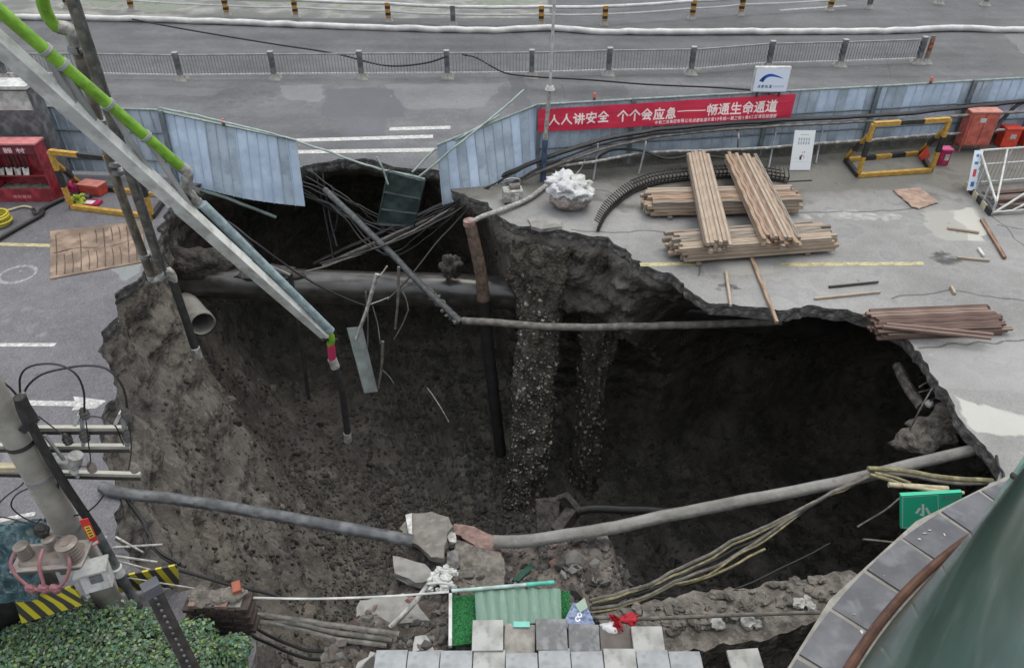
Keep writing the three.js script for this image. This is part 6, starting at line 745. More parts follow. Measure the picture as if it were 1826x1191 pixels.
{
  const tip = [-8.52, 0.44, -15.3], top = [-7.28, 7.96, -13.1], t = thing('pump_boom', 'weathered grey pump boom hanging at the left hole edge', 'boom', tip);
  part(t, 'arm', bar(top, tip, 0.22, 0.3, 0, 0.02), M.boomOld); part(t, 'flange', bar(mix(top, tip, 0).map((v, i) => v + [0.12, 0, 0.1][i]), mix(top, tip, 1).map((v, i) => v + [0.1, 0, 0.1][i]), 0.04, 0.32), M.steelGrey);
  const P = [[-8.02, 7.2, -13.6], [-8.15, 6.73, -13.7], [-8.11, 6.44, -13.8], [-7.96, 6.38, -13.9], [-8.03, 6.03, -14]]; part(t, 'feed_elbow', tube(P.slice(0, 4), 0.11, 12, 0.1), M.lime); part(t, 'feed_joint', tube(P.slice(2), 0.12, 12, 0.1), M.whitePipe);
  part(t, 'pipe', tube([[-7.96, 6.29, -13.95], [-8.21, 4.93, -14.3], [-8.52, 3.15, -14.7], [-8.78, 0.34, -15.2]], 0.1, 12, 0.4), M.boomPipe); for (const p of [[-8.03, 6, -14], [-8.28, 4.5, -14.4], [-8.41, 3.49, -14.65], [-8.44, 3.28, -14.7], [-8.72, 0.96, -15.1]]) { part(t, 'clamp', cyl([p[0] - 0.01, p[1] - 0.05, p[2]], [p[0] + 0.02, p[1] + 0.05, p[2]], 0.14, 0.14, 14), M.galv); }
  part(t, 'elbow', tube([[-8.78, 0.44, -15.2], [-8.77, 0.18, -15.2], [-8.49, 0.31, -15.2], [-8.36, 0.44, -15.25], [-8.32, 0.25, -15.3], [-8.34, 0.08, -15.3]], 0.1, 12, 0.06), M.whitePipe); part(t, 'end_hose', tube([[-8.35, 0.15, -15.3], [-8.29, -0.57, -15.2], [-8.23, -1.32, -15.1], [-8.18, -1.89, -15]], 0.1, 12, 0.1), M.rubber); part(t, 'hose_end', tube([[-8.17, -1.75, -15], [-8.17, -2.08, -15]], 0.11, 12, 0.05), M.whitePipe); part(t, 'hose_loop', tube([[-7.84, 6.2, -13.9], [-7.79, 6.06, -13.9], [-7.91, 5.93, -13.9], [-7.94, 6.06, -13.9]], 0.02), M.cable);
}
// ───────────── yard on the left ─────────────
{ // red fire cabinet, open front
  const a = [-16.19, 0, -19.66], b = [-13.39, 0, -19.73], t = thing('fire_cabinet', 'open red fire equipment cabinet at the left edge', 'cabinet', mix(a, b, 0.5)), z = b[2], x0 = a[0], x1 = b[0], h = 1.75, d = 0.45, mid = x0 + (x1 - x0) * 0.42;
  const bx = (nm, xa, xb, ya, yb, za, zb, m) => part(t, nm, box([(xa + xb) / 2, ya, (za + zb) / 2], [xb - xa, yb - ya, Math.abs(zb - za)], 0, 0.01), m);
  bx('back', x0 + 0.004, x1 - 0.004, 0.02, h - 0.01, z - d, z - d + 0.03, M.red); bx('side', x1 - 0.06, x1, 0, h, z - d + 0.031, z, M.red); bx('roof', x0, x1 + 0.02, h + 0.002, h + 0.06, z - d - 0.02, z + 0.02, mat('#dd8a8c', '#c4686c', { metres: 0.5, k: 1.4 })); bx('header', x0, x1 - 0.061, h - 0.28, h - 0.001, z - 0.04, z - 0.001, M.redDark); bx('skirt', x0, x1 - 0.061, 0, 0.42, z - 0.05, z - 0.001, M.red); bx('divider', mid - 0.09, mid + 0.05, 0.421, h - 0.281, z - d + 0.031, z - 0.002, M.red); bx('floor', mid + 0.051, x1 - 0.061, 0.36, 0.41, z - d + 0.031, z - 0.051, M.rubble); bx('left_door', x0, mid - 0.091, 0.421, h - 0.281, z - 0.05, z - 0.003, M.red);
  for (let i = 0; i < 4; i++) bx('back_rib', mid + 0.12 + i * 0.26, mid + 0.2 + i * 0.26, 0.85, h - 0.3, z - d + 0.031, z - d + 0.06, M.red); bx('inner_shelf', mid + 0.051, x1 - 0.061, 0.72, 0.76, z - d + 0.061, z - 0.16, M.red);
  part(t, 'lettering', board([mid - 0.6, h - 0.05, z + 0.003], [x1 - 0.1, h - 0.05, z + 0.003], [x1 - 0.1, h - 0.25, z + 0.003], [mid - 0.6, h - 0.25, z + 0.003], 0.003, true), printed(512, 64, (c, w, hh) => { c.fillStyle = css('#6a2436', 1.3); c.fillRect(0, 0, w, hh); write(c, '消防器材', 130, 8, 62, 48, 26, '#c9b0b4', 7); }));
  part(t, 'side_lettering', board([mid - 0.075, 1.2, z + 0.003], [mid + 0.035, 1.2, z + 0.003], [mid + 0.035, 0.5, z + 0.003], [mid - 0.075, 0.5, z + 0.003], 0.003, true), printed(48, 300, (c, w, hh) => { c.fillStyle = css('#9a3542', 1.3); c.fillRect(0, 0, w, hh); write(c, '品', 6, 120, 36, 60, 0, '#d8b0b4', 5); write(c, '合', 6, 210, 36, 60, 0, '#d8b0b4', 5); }));
  part(t, 'skirt_lettering', board([mid + 0.35, 0.24, z + 0.003], [mid + 0.95, 0.24, z + 0.003], [mid + 0.95, 0.1, z + 0.003], [mid + 0.35, 0.1, z + 0.003], 0.003, true), printed(256, 60, (c, w, hh) => { c.fillStyle = css('#9a3542', 1.3); c.fillRect(0, 0, w, hh); write(c, '消防器材', 10, 8, 50, 44, 10, '#c47a80', 5); }));
  for (let i = 0; i < 4; i++) { const x = mid + 0.2 + i * 0.24; const s = thing('fire_shovel', 'shovel with pale blade in the red cabinet, ' + ['leftmost', 'second from left', 'third from left', 'rightmost'][i], 'shovel', [x, 0.7, z - 0.2]); part(s, 'handle', cyl([x, 1.0, z - 0.25], [x, 1.45, z - 0.3], 0.02), M.darkMetal); part(s, 'blade', board([x - 0.1, 0.98, z - 0.24], [x + 0.1, 0.98, z - 0.24], [x + 0.08, 0.77, z - 0.17], [x - 0.08, 0.77, z - 0.17], 0.01, false, 3, 3, (u, v) => -0.03 * Math.sin(u * 3.14)), i % 2 ? M.white : M.whitePipe); part(s, 'socket', cyl([x, 0.96, z - 0.24], [x, 1.05, z - 0.255], 0.035), M.frameBlack); }
  const p = [-17.85, 0, -25.11], c = thing('grey_cabinet', 'grey cabinet with white top behind the red fire cabinet', 'cabinet', [p[0], 0, z - 1.0]); const q = [-13.53, 3.17, -20.6]; part(c, 'body', box([q[0] - 1.0, 0, -20.9], [2, q[1] - 0.12, 0.5]), M.steelGrey); part(c, 'top', box([q[0] - 1.0, q[1] - 0.115, -20.85], [2.06, 0.1, 0.75]), M.white); part(c, 'door', box([q[0] - 0.7, q[1] - 0.75, -20.64], [1.2, 0.55, 0.02], 0, 0), M.white);
}
pitFrame('yellow and black pit frame beside the red fire cabinet', [-12.76, 0, -19.31], [-10.18, 0, -18.69], [-10.23, 0, -20.02], [-13.11, 0, -20.66], 1.75);
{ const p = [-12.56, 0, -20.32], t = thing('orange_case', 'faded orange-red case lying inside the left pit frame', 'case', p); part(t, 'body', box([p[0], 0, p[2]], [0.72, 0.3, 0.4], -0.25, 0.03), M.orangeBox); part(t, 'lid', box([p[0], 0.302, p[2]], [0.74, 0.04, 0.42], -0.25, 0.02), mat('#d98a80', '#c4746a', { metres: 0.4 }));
  const q = [-12.27, 0, -19.55], s = thing('leaflet_box', 'small crimson box with a white label in the left frame', 'box', q); part(s, 'body', box([q[0], 0, q[2]], [0.45, 0.1, 0.34], -0.1), M.magenta); part(s, 'label', box([q[0] - 0.05, 0.101, q[2] + 0.03], [0.26, 0.006, 0.2], -0.1, 0), M.white);
  single('safety_vest', 'crumpled yellow-green safety vest beside the crimson box', 'vest', strip([rock([-12.73, 0.1, -19.68], [0.2, 0.16, 0.16], 61, 4, 0.9), rock([-12.56, 0.04, -19.44], [0.16, 0.07, 0.12], 63, 3, 0.9)]), mat('#b8cc3a', '#7f9a2a', { metres: 0.3, contrast: 1.8 })); single('red_bag', 'small red bag behind the vest in the left frame', 'bag', rock([-13.13, 0.2, -20.25], [0.16, 0.2, 0.14], 71, 3, 0.5), M.magenta); single('dark_bag', 'dark bag beside the yellow-green vest', 'bag', rock([-12.57, 0.1, -19.82], [0.16, 0.14, 0.13], 75, 3, 0.6), M.frameBlack);
}
{ const t = thing('steel_plate', 'pinkish-brown steel cover plate with raised weld beads', 'plate', [-11.03, 0, -16.98]); part(t, 'plate', board([-12.71, 0.03, -17.93], [-10.41, 0.03, -18.51], [-9.46, 0.03, -16.34], [-11.5, 0.03, -15.51], 0.025), M.plate); const f = (u, v) => { const p = mix(mix([-12.7, 0.03, -17.92], [-10.41, 0.03, -18.5], u), mix([-11.5, 0.03, -15.51], [-9.46, 0.03, -16.33], u), v); p[1] = 0.034; return p; }; for (let i = 0; i < 11; i++) { const u = 0.06 + i * 0.085, v0 = i % 3 === 0 ? 0.12 : 0.55 + 0.05 * n3(i, 1, 2); part(t, 'bead', tube([f(u, v0), f(u + 0.01, (v0 + 0.95) / 2), f(u + 0.005, 0.95)], 0.012, 5, 0.2, 0.02), M.rust); if (i > 4) part(t, 'bead', tube([f(u, 0.08), f(u + 0.01, 0.25), f(u + 0.01, 0.4)], 0.012, 5, 0.2, 0.02), M.rust); } part(t, 'bead', tube([f(0.04, 0.5), f(0.3, 0.46), f(0.6, 0.52), f(0.95, 0.42)], 0.012, 5, 0.2, 0.05), M.rust); }
line('black_standpipe', 'black pipe lying from the left edge to a valve', 'pipe', [[-13.9, 0.07, -17.13], [-13.7, 0.07, -17.86], [-13.52, 0.07, -18.4], [-13.38, 0.07, -18.8], [-13.44, 0.07, -19.03]], 0.06, M.black, 0.02); line('black_standpipe', 'black pipe from the valve to the red cabinet', 'pipe', [[-13.76, 0.07, -19.1], [-13.43, 0.12, -18.73], [-13.52, 0.07, -19.14], [-13.42, 0.07, -19.45], [-13.24, 0.07, -19.81]], 0.06, M.black, 0.02); line('pale_hose', 'pale hose running from the left edge to the valve', 'hose', [[-14.86, 0.05, -18.8], [-14.53, 0.05, -19.07], [-14.19, 0.05, -19.35], [-13.89, 0.05, -19.28]], 0.035, M.frameCream);
{ const p = [-14.35, 0, -18.36], t = thing('hose_coil', 'coil of yellow hose at the left edge', 'hose', p); for (let i = 0; i < 7; i++) { const g = new THREE.TorusGeometry(0.28 + 0.03 * (i % 3), 0.028, 7, 40); g.rotateX(-Math.PI / 2 + rr(-0.08, 0.08)); g.rotateY(rr(0, 6)); g.translate(p[0] + rr(-0.03, 0.03), 0.05 + i * 0.045, p[2] + rr(-0.03, 0.03)); part(t, 'loop', g, M.pvcYellow); } }

// ───────────── utility pole and things around it ─────────────
{
  const b = [-5.95, 0, -6.34], x = b[0], z = b[2], t = thing('utility_pole', 'round concrete utility pole with three steel cross-arms', 'pole', b), Zp = -6.6;
  part(t, 'shaft', cyl([x, 0, z], [x, 8.6, z], 0.172, 0.14, 24), M.poleConcrete); for (const y of [3.55, 2.95, 1.95, 1.2]) part(t, 'band', cyl([x, y, z], [x, y + 0.06, z], 0.178 - y * 0.0037, 0.178 - y * 0.0037, 24), y > 3.5 ? M.darkMetal : M.galv);
  const arm = (p, q) => { const g = part(t, 'cross_arm', bar([p[0], p[1], Zp], [q[0], q[1], Zp], 0.055, 0.05), M.armSteel); part(t, 'flange', bar([p[0], p[1] - 0.045, Zp + 0.04], [q[0], q[1] - 0.045, Zp + 0.04], 0.012, 0.05), M.darkMetal, g); return g; };
  arm([-6.05, 3.57, -6.6], [-4.77, 3.57, -6.6]); arm([-6.88, 3.26, -6.6], [-4.83, 3.25, -6.6]); arm([-7.08, 2.82, -6.6], [-4.85, 2.73, -6.6]);
  part(t, 'arm_pad', box([-6.45, 2.93, -6.5], [0.5, 0.09, 0.1]), M.frameCream);
  for (const [p, q] of [[[-5.22, 3.8, -6.55], [-5.37, 3.31, -6.55]], [[-4.72, 3.82, -6.55], [-4.82, 3.31, -6.55]]]) { part(t, 'riser', bar(p, q, 0.05, 0.03), M.galv); const m = part(t, 'insulator_bracket', bar([p[0] - 0.12, p[1] - 0.12, p[2]], [p[0], p[1] + 0.06, p[2]], 0.07, 0.04), M.white); void m; }
  const bell = (p, m, nm = 'insulator', h = 0.16) => { const g = new THREE.LatheGeometry([[0.01, 0], [0.05, 0.0], [0.022, 0.03], [0.06, 0.04], [0.025, 0.075], [0.06, 0.085], [0.025, 0.12], [0.04, 0.13], [0.015, 0.16], [0.001, 0.16]].map(([a, c]) => new THREE.Vector2(a, c / 0.16 * h)), 16).toNonIndexed(); g.computeVertexNormals(); g.translate(...p); return part(t, nm, g, m); };
  bell([-5.13, 3.84, -6.5], M.porcelainDark); bell([-4.63, 3.84, -6.5], M.porcelainDark); bell([-5.26, 3.46, -6.5], M.porcelainDark); bell([-4.73, 3.46, -6.5], M.porcelainDark); bell([-5.36, 2.91, -6.5], M.porcelain); bell([-4.86, 2.85, -6.55], M.porcelain); bell([-5.52, 2.99, -6.4], M.white); bell([-5.49, 3.41, -6.5], M.porcelainDark);
  part(t, 'fuse_holder', box([-5.65, 3.04, -6.45], [0.22, 0.14, 0.14], 0, 0.03), M.white); part(t, 'fuse_cap', cyl([-5.48, 3.1, -6.4], [-5.4, 3.3, -6.4], 0.07, 0.085, 14), M.whitePipe);
  part(t, 'stay', bar([-5.74, 3.55, -6.5], [-5.52, 2.89, -6.4], 0.03, 0.05), M.galv);
  // wires
  const wl = (l, p, r, m = M.cable) => line('pole_wire', l, 'wire', p, r * 0.6, m);
  wl('black wire looping high over the asphalt to the far insulator', [[-5.83, 4.09, -6.55], [-5.68, 4.3, -6.55], [-5.44, 4.48, -6.55], [-5.14, 4.57, -6.55], [-4.9, 4.61, -6.55], [-4.69, 4.58, -6.55], [-4.6, 4.46, -6.55], [-4.57, 4.24, -6.55], [-4.64, 3.88, -6.55]], 0.022); wl('black wire looping to the nearer insulator on the top arm', [[-5.72, 4.29, -6.45], [-5.62, 4.53, -6.45], [-5.49, 4.66, -6.45], [-5.27, 4.72, -6.45], [-5.08, 4.69, -6.45], [-4.97, 4.56, -6.45], [-4.97, 4.33, -6.45], [-5.08, 3.98, -6.45]], 0.02); wl('black wire coming in from the left edge to the cable head', [[-6.05, 4.48, -6.55], [-5.91, 4.3, -6.55], [-5.86, 4.11, -6.55], [-5.87, 3.93, -6.55]], 0.022); wl('thin wire drooping from top arm over the hole edge', [[-5.14, 3.82, -6.55], [-4.98, 3.79, -6.55], [-4.86, 3.65, -6.55], [-4.86, 3.51, -6.55], [-4.86, 3.33, -6.55]], 0.014); wl('wire running slanting between the two upper arms', [[-5.65, 3.91, -6.45], [-5.56, 3.75, -6.45], [-5.39, 3.46, -6.45]], 0.014);
  wl('wire loop hanging left below the lowest arm', [[-6.13, 2.78, -6.35], [-6.41, 2.6, -6.35], [-6.54, 2.38, -6.35], [-6.45, 2.15, -6.35], [-6.29, 2.04, -6.35]], 0.016); wl('wire from left edge up to the lowest arm', [[-6.76, 2.38, -6.35], [-6.52, 2.6, -6.35], [-6.21, 2.84, -6.35], [-6.12, 2.97, -6.35]], 0.016); wl('wire descending beside the concrete pole shaft', [[-5.67, 3.94, -6.35], [-5.77, 3.61, -6.35], [-5.74, 3.22, -6.35], [-5.73, 2.97, -6.35], [-5.82, 2.65, -6.35], [-5.81, 2.26, -6.35]], 0.02); wl('wire sagging right from the pole over the hole corner', [[-5.95, 2.09, -6.35], [-5.79, 2.21, -6.35], [-5.63, 2.26, -6.35], [-5.42, 2.43, -6.35], [-5.25, 2.63, -6.35]], 0.018); wl('wire hanging from the far insulator down to the lowest arm', [[-4.56, 3.89, -6.4], [-4.65, 3.51, -6.4], [-4.73, 3.27, -6.4], [-4.83, 3.04, -6.4]], 0.012); wl('wire sling above the switch at left edge', [[-6.72, 2.33, -6.25], [-6.53, 2.27, -6.25], [-6.41, 2.2, -6.25], [-6.28, 2.16, -6.25], [-6.15, 2.27, -6.25]], 0.016); wl('wire from near insulator down to the fuse', [[-5.03, 3.94, -6.35], [-5.13, 3.56, -6.35], [-5.26, 3.17, -6.35], [-5.39, 3.15, -6.35]], 0.012); wl('wire dropping past the meter box', [[-5.9, 3.1, -6.25], [-5.92, 2.77, -6.25], [-5.98, 2.5, -6.25], [-6.12, 2.22, -6.25]], 0.018);
  // thin dark conduit post with cable head
  const c = [-5.64, 0, -6.43], s = thing('conduit_post', 'thin dark conduit post standing beside the concrete pole', 'post', c); part(s, 'conduit', tube([[-5.64, 4.16, -6.3], [-5.66, 3.78, -6.3], [-5.65, 3.04, -6.3], [-5.6, 1.86, -6.35]], 0.055, 10, 0.3, 0.02), M.rubber); part(s, 'lower_pipe', cyl([c[0], 0, c[2]], [-5.62, 1.87, -6.36], 0.065, 0.065, 12), M.steelGrey); part(s, 'cable_head', tube([[-5.62, 4.35, -6.3], [-5.64, 4.18, -6.3], [-5.64, 4, -6.3]], 0.07, 10, 0.1, 0, 0.09), M.rubber); part(s, 'clamp', bar([-5.78, 3.84, -6.3], [-5.58, 4, -6.3], 0.09, 0.09), M.rubber); part(s, 'collar', cyl([-5.61, 1.06, -6.37], [-5.61, 0.9, -6.37], 0.08, 0.08), M.white); for (const k of [0, 1, 2]) part(s, 'lead', tube([[[-5.55, 4.42, -6.3], [-5.62, 4.32, -6.3]][k % 2], [-5.63, 4.23, -6.3]], 0.02), M.whitePipe);
  // pole-mounted switch
  const w = [-5.79, 2.07, -5.75], sw = thing('pole_switch', 'grey pole switch with ribbed bushings and pink leads', 'switchgear', w); part(sw, 'tank', (() => { const g = new RoundedBoxGeometry(0.78, 0.22, 0.36, 4, 0.1); g.rotateY(0.1); g.translate(w[0], w[1] + 0.05, w[2]); return g; })(), M.porcelain); part(sw, 'flange', (() => { const g = new RoundedBoxGeometry(0.86, 0.04, 0.42, 3, 0.018); g.rotateY(0.1); g.translate(w[0], w[1] + 0.1, w[2]); return g; })(), mat('#b5aca6', '#978e88', { metres: 0.4, rough: 0.5 }));
  const bush = (p, h, r) => { const pr = [[0.02, 0]]; for (let i = 0; i < 6; i++) { pr.push([r, 0.02 + i * h / 6], [r * 0.45, 0.02 + (i + 0.5) * h / 6]); } pr.push([r * 0.5, h], [0.001, h + 0.01]); const g = new THREE.LatheGeometry(pr.map((q) => new THREE.Vector2(...q)), 18).toNonIndexed(); g.computeVertexNormals(); g.translate(...p); return part(sw, 'bushing', g, M.porcelain); };
  bush([w[0] - 0.28, w[1] + 0.12, w[2] + 0.04], 0.26, 0.09); bush([w[0] - 0.02, w[1] + 0.12, w[2] - 0.1], 0.22, 0.085); bush([w[0] + 0.3, w[1] + 0.12, w[2] + 0.04], 0.32, 0.13);
  for (const [dx, h] of [[-0.3, 0.36], [-0.02, 0.3], [0.28, 0.4]]) part(sw, 'lead', tube([[w[0] + dx, w[1] + h, w[2] + 0.04], [w[0] + dx * 1.25, w[1] + 0.2, w[2] + 0.2], [w[0] + dx * 0.8, w[1] - 0.05, w[2] + 0.3], [w[0] + dx * 0.2 - 0.03, w[1] - 0.16, w[2] + 0.32]], 0.022, 7, 0.06), M.pinkBoot); for (const dx of [-0.2, -0.04, 0.1]) part(sw, 'boot', rock([w[0] + dx, w[1] - 0.14, w[2] + 0.31], [0.07, 0.08, 0.05], 3, 2, 0.4), M.pinkBoot); part(sw, 'bracket', bar([w[0] + 0.1, w[1] - 0.1, w[2] + 0.1], [x + 0.1, w[1] - 0.1, z + 0.15], 0.06, 0.1), M.steelGrey); part(sw, 'black_cap', rock([w[0] - 0.08, w[1] + 0.42, w[2] - 0.14], [0.09, 0.1, 0.08], 3, 2, 0.4), M.rubber);
  const m = [-5.56, 1.37, -5.95], mb = thing('meter_box', 'white meter box with grey window strapped to the pole', 'meter box', m); part(mb, 'box', (() => { const g = new RoundedBoxGeometry(0.34, 0.34, 0.22, 2, 0.015); g.rotateX(-0.25); g.rotateY(0.35); g.translate(m[0], m[1] + 0.1, m[2]); return g; })(), M.white); part(mb, 'window', (() => { const g = new THREE.BoxGeometry(0.15, 0.12, 0.02); g.translate(0.02, 0.03, 0.112); g.rotateX(-0.25); g.rotateY(0.35); g.translate(m[0], m[1] + 0.1, m[2]); return g; })(), M.steelGrey); part(mb, 'roof', (() => { const g = new THREE.BoxGeometry(0.4, 0.03, 0.3); g.translate(-0.01, 0.19, 0.02); g.rotateX(-0.1); g.rotateY(0.35); g.translate(m[0], m[1] + 0.1, m[2]); return g; })(), M.white); part(mb, 'strap', bar([m[0] - 0.05, m[1] + 0.1, m[2] - 0.1], [x, m[1] + 0.1, z], 0.05, 0.08), M.galv);
  const pl = printed(64, 128, (cc, ww, hh) => { cc.fillStyle = '#c23434'; cc.fillRect(0, 0, ww, hh); cc.fillStyle = '#d8c84a'; cc.fillRect(10, 34, 44, 56); cc.fillStyle = '#7a2a22'; for (let i = 0; i < 4; i++) cc.fillRect(18, 40 + i * 13, 28, 7); cc.fillStyle = '#d8d0c8'; cc.fillRect(6, 112, 52, 12); });
  single('warning_plate', 'small red and yellow warning plate on the pole', 'plate', board([-5.39, 2.61, -5.95], [-5.31, 2.59, -6], [-5.33, 2.1, -6], [-5.41, 2.08, -5.95], 0.01, true), pl);
}
const stripes = (flip) => printed(512, 160, (c, w, h) => { c.fillStyle = css('#4a4a48'); c.fillRect(0, 0, w, h); c.fillStyle = css('#e6d93a'); for (let i = -2; i < 7; i++) { c.beginPath(); const s = flip ? 1 : 1; c.moveTo(i * 110, 0); c.lineTo(i * 110 + 52, 0); c.lineTo(i * 110 + 52 + 110 * s, h); c.lineTo(i * 110 + 110 * s, h); c.fill(); } grit(c, w, h, 60, 0.14); }, 0.5);
single('hazard_board', 'yellow and black striped board in front of the blue tarpaulin', 'board', board([-6.67, 1.18, -5.75], [-5.87, 1.37, -5.85], [-5.8, 1.04, -5.8], [-6.72, 0.74, -5.7], 0.03, true), stripes());
single('hazard_board', 'yellow and black striped board behind the conduit post', 'board', board([-5.91, 0.49, -6.6], [-5.02, 0.58, -6.75], [-5.13, 0.05, -6.75], [-5.96, 0.11, -6.6], 0.03, true), stripes(1));
single('tarpaulin', 'crumpled blue-green tarpaulin over stored goods at the left edge', 'tarpaulin', crumple([-7.61, 1.86, -6.4], [-6.37, 1.84, -6.6], [-6.26, 1.29, -5.7], [-7.27, 1.41, -5.5], 40, -0.3, 2.6, 0.01), M.tarp);
single('goods_pile', 'dark goods heaped under the blue-green tarpaulin', 'goods', rock([[-7.51, 0, -6.36][0], 0.5, [-7.51, 0, -6.36][2]], [0.7, 0.8, 0.6], 91, 3, 0.3), M.frameBlack);
{ const a = [-4.87, 0.9, -5.66], t = thing('light_column', 'dark square lattice column with grey cap above the shrubs', 'column', [[-4.57, 0, -5.4][0], 0, [-4.57, 0, -5.4][2]]); const top = [-4.04, 2.65, -4.9], bot = [-3.79, 1.29, -4.6]; part(t, 'shaft', bar(bot, top, 0.17, 0.17, 0, 0.01), M.darkMetal); const e = V(top).sub(V(bot)).normalize(); part(t, 'cap', bar(top, [top[0] + e.x * 0.14, top[1] + e.y * 0.14, top[2] + e.z * 0.14], 0.19, 0.19, 0, 0.01), M.coping); const gs = []; for (let i = 0; i < 16; i++) { const p = mix(bot, top, (i + 0.5) / 16); for (const s of [-0.05, 0.05]) gs.push(rock([p[0] + s, p[1] + 0.06, p[2] + 0.075], [0.02, 0.025, 0.015], i, 1, 0.3)); } part(t, 'lattice', strip(gs), M.steelGrey).userData.kind = 'stuff'; void a; }
{ const p = [-6.38, 0, -6.27], t = thing('grey_post', 'short grey post leaning below the striped board', 'post', p); part(t, 'post', cyl([-5.96, 0, -6.08], [-6.1, 0.5, -6.22], 0.06), M.steelGrey); part(t, 'cap', cyl([-6.1, 0.5, -6.22], [-6.11, 0.54, -6.23], 0.07), M.white); }
{ // stub of brick wall at the near left edge of the hole
  const a = [-4.56, 0.72, -6.05], b = [-3.81, 0.72, -6.15], t = thing('brick_stub', 'stub of dark brick wall with broken top at the near left rim', 'wall', [(a[0] + b[0]) / 2, -0.03, (a[2] + b[2]) / 2]), z = (a[2] + b[2]) / 2, n = 4, L = b[0] - a[0], cw = L / n, ch = 0.085; const dk = mat('#5a4d47', '#3e3531', { metres: 0.4, contrast: 1.6, speck: 0.3, bump: 0.008 }), gm = new RoundedBoxGeometry(cw - 0.012, ch - 0.012, 0.26, 1, 0.006);
  for (let r = 0; r < 9; r++) for (let k = 0; k < n + (r % 2); k++) { const g = gm.clone(), half = r % 2 ? 0.5 : 0; const x = a[0] + (k + 0.5 - half) * cw; if (r === 8 && k % 2) continue; g.rotateY(rr(-0.015, 0.015)); g.translate(x + (half && k === 0 ? cw * 0.25 : 0) * 0, -0.03 + (r + 0.5) * ch, z + rr(-0.01, 0.01)); part(t, 'brick', g, r > 7 ? M.brick : dk); }
  part(t, 'mortar', box([(a[0] + b[0]) / 2, -0.03, z], [L - 0.05, 0.7, 0.2], 0, 0), M.mortar); single('red_brick', 'loose red brick lying on the brick stub corner', 'brick', box([-3.91, 0.76, -6.21], [0.12, 0.1, 0.18], 0.4), mat('#b0664e', '#8e5240', { metres: 0.2 })); for (let i = 0; i < 5; i++) part(t, 'broken_top', rock([a[0] + 0.1 + i * L / 5.5, 0.74, z + rr(-0.08, 0.05)], [0.13, 0.05, 0.12], i + 5, 2, 0.6), M.rubble);
}
[['upper dark pipe running from the brick stub to the paving', [[-4.05, 0, -6.32], [-3.5, -0.15, -6.34], [-2.71, -0.15, -6.22], [-1.67, -0.15, -6.08]]], ['second dark pipe under the upper one from the stub', [[-4.08, -0.2, -6.33], [-3.41, -0.2, -6.3], [-2.62, -0.2, -6.13], [-1.77, -0.2, -6.01]]], ['third dark pipe curving to the paving tiles', [[-4.07, -0.1, -6.29], [-3.33, -0.25, -6.25], [-2.61, -0.25, -6.05], [-1.85, -0.25, -5.95]]]].forEach(([l, p]) => line('dark_pipe', l, 'pipe', p, 0.042, M.cableGrey, 0.04));
[['slack black cable below the dark pipes, upper', [[-4.1, -0.6, -6.5], [-3.65, -0.6, -6.26], [-3.09, -0.6, -6.08], [-2.49, -0.6, -6.06], [-2.09, -0.6, -6.08]]], ['slack black cable below the dark pipes, lower', [[-4.4, -0.8, -6.59], [-3.88, -0.8, -6.33], [-3.3, -0.8, -6.1], [-2.68, -0.8, -6.03], [-2.18, -0.8, -6.08]]], ['black cable hanging down the left rim', [[-6.8, 0.05, -8.6], [-6.53, -0.3, -8.39], [-6.17, -0.3, -7.98], [-5.92, -0.3, -7.69], [-5.45, -0.3, -7.42]]], ['second black cable hanging down the left rim', [[-6.72, 0.03, -8.55], [-6.32, -0.35, -8.19], [-6.19, -0.35, -7.9], [-5.68, -0.35, -7.51], [-5.36, -0.35, -7.4]]], ['black cable from the hazard board across to the brick stub', [[-5.16, 0.15, -6.96], [-4.77, 0.15, -6.84], [-4.21, 0.15, -6.69], [-3.48, 0.15, -6.49]]]].forEach(([l, p]) => line('black_cable', l, 'cable', p, 0.025, M.cable, 0.06));
[['white stick lying out over the left rim', [-6.39, 0.15, -7.39], [-5.62, 0.15, -7.45], 0.025], ['white lath behind the striped board, upper', [-6.4, 0.2, -7.56], [-5.87, 0.15, -7.3], 0.02], ['white lath behind the striped board, lower', [-6.11, 0.3, -7.03], [-5.26, 0.25, -6.82], 0.018], ['dark lath over the striped board', [-6.15, 0.35, -7.08], [-5.49, 0.3, -7.01], 0.022], ['thin white lath crossing the striped board', [-5.76, 0.45, -6.63], [-4.72, 0.3, -6.54], 0.014]].forEach(([l, a, b, r]) => single('lath', l, 'stick', cyl(a, b, r, r * 0.8, 7), M.whitePipe));
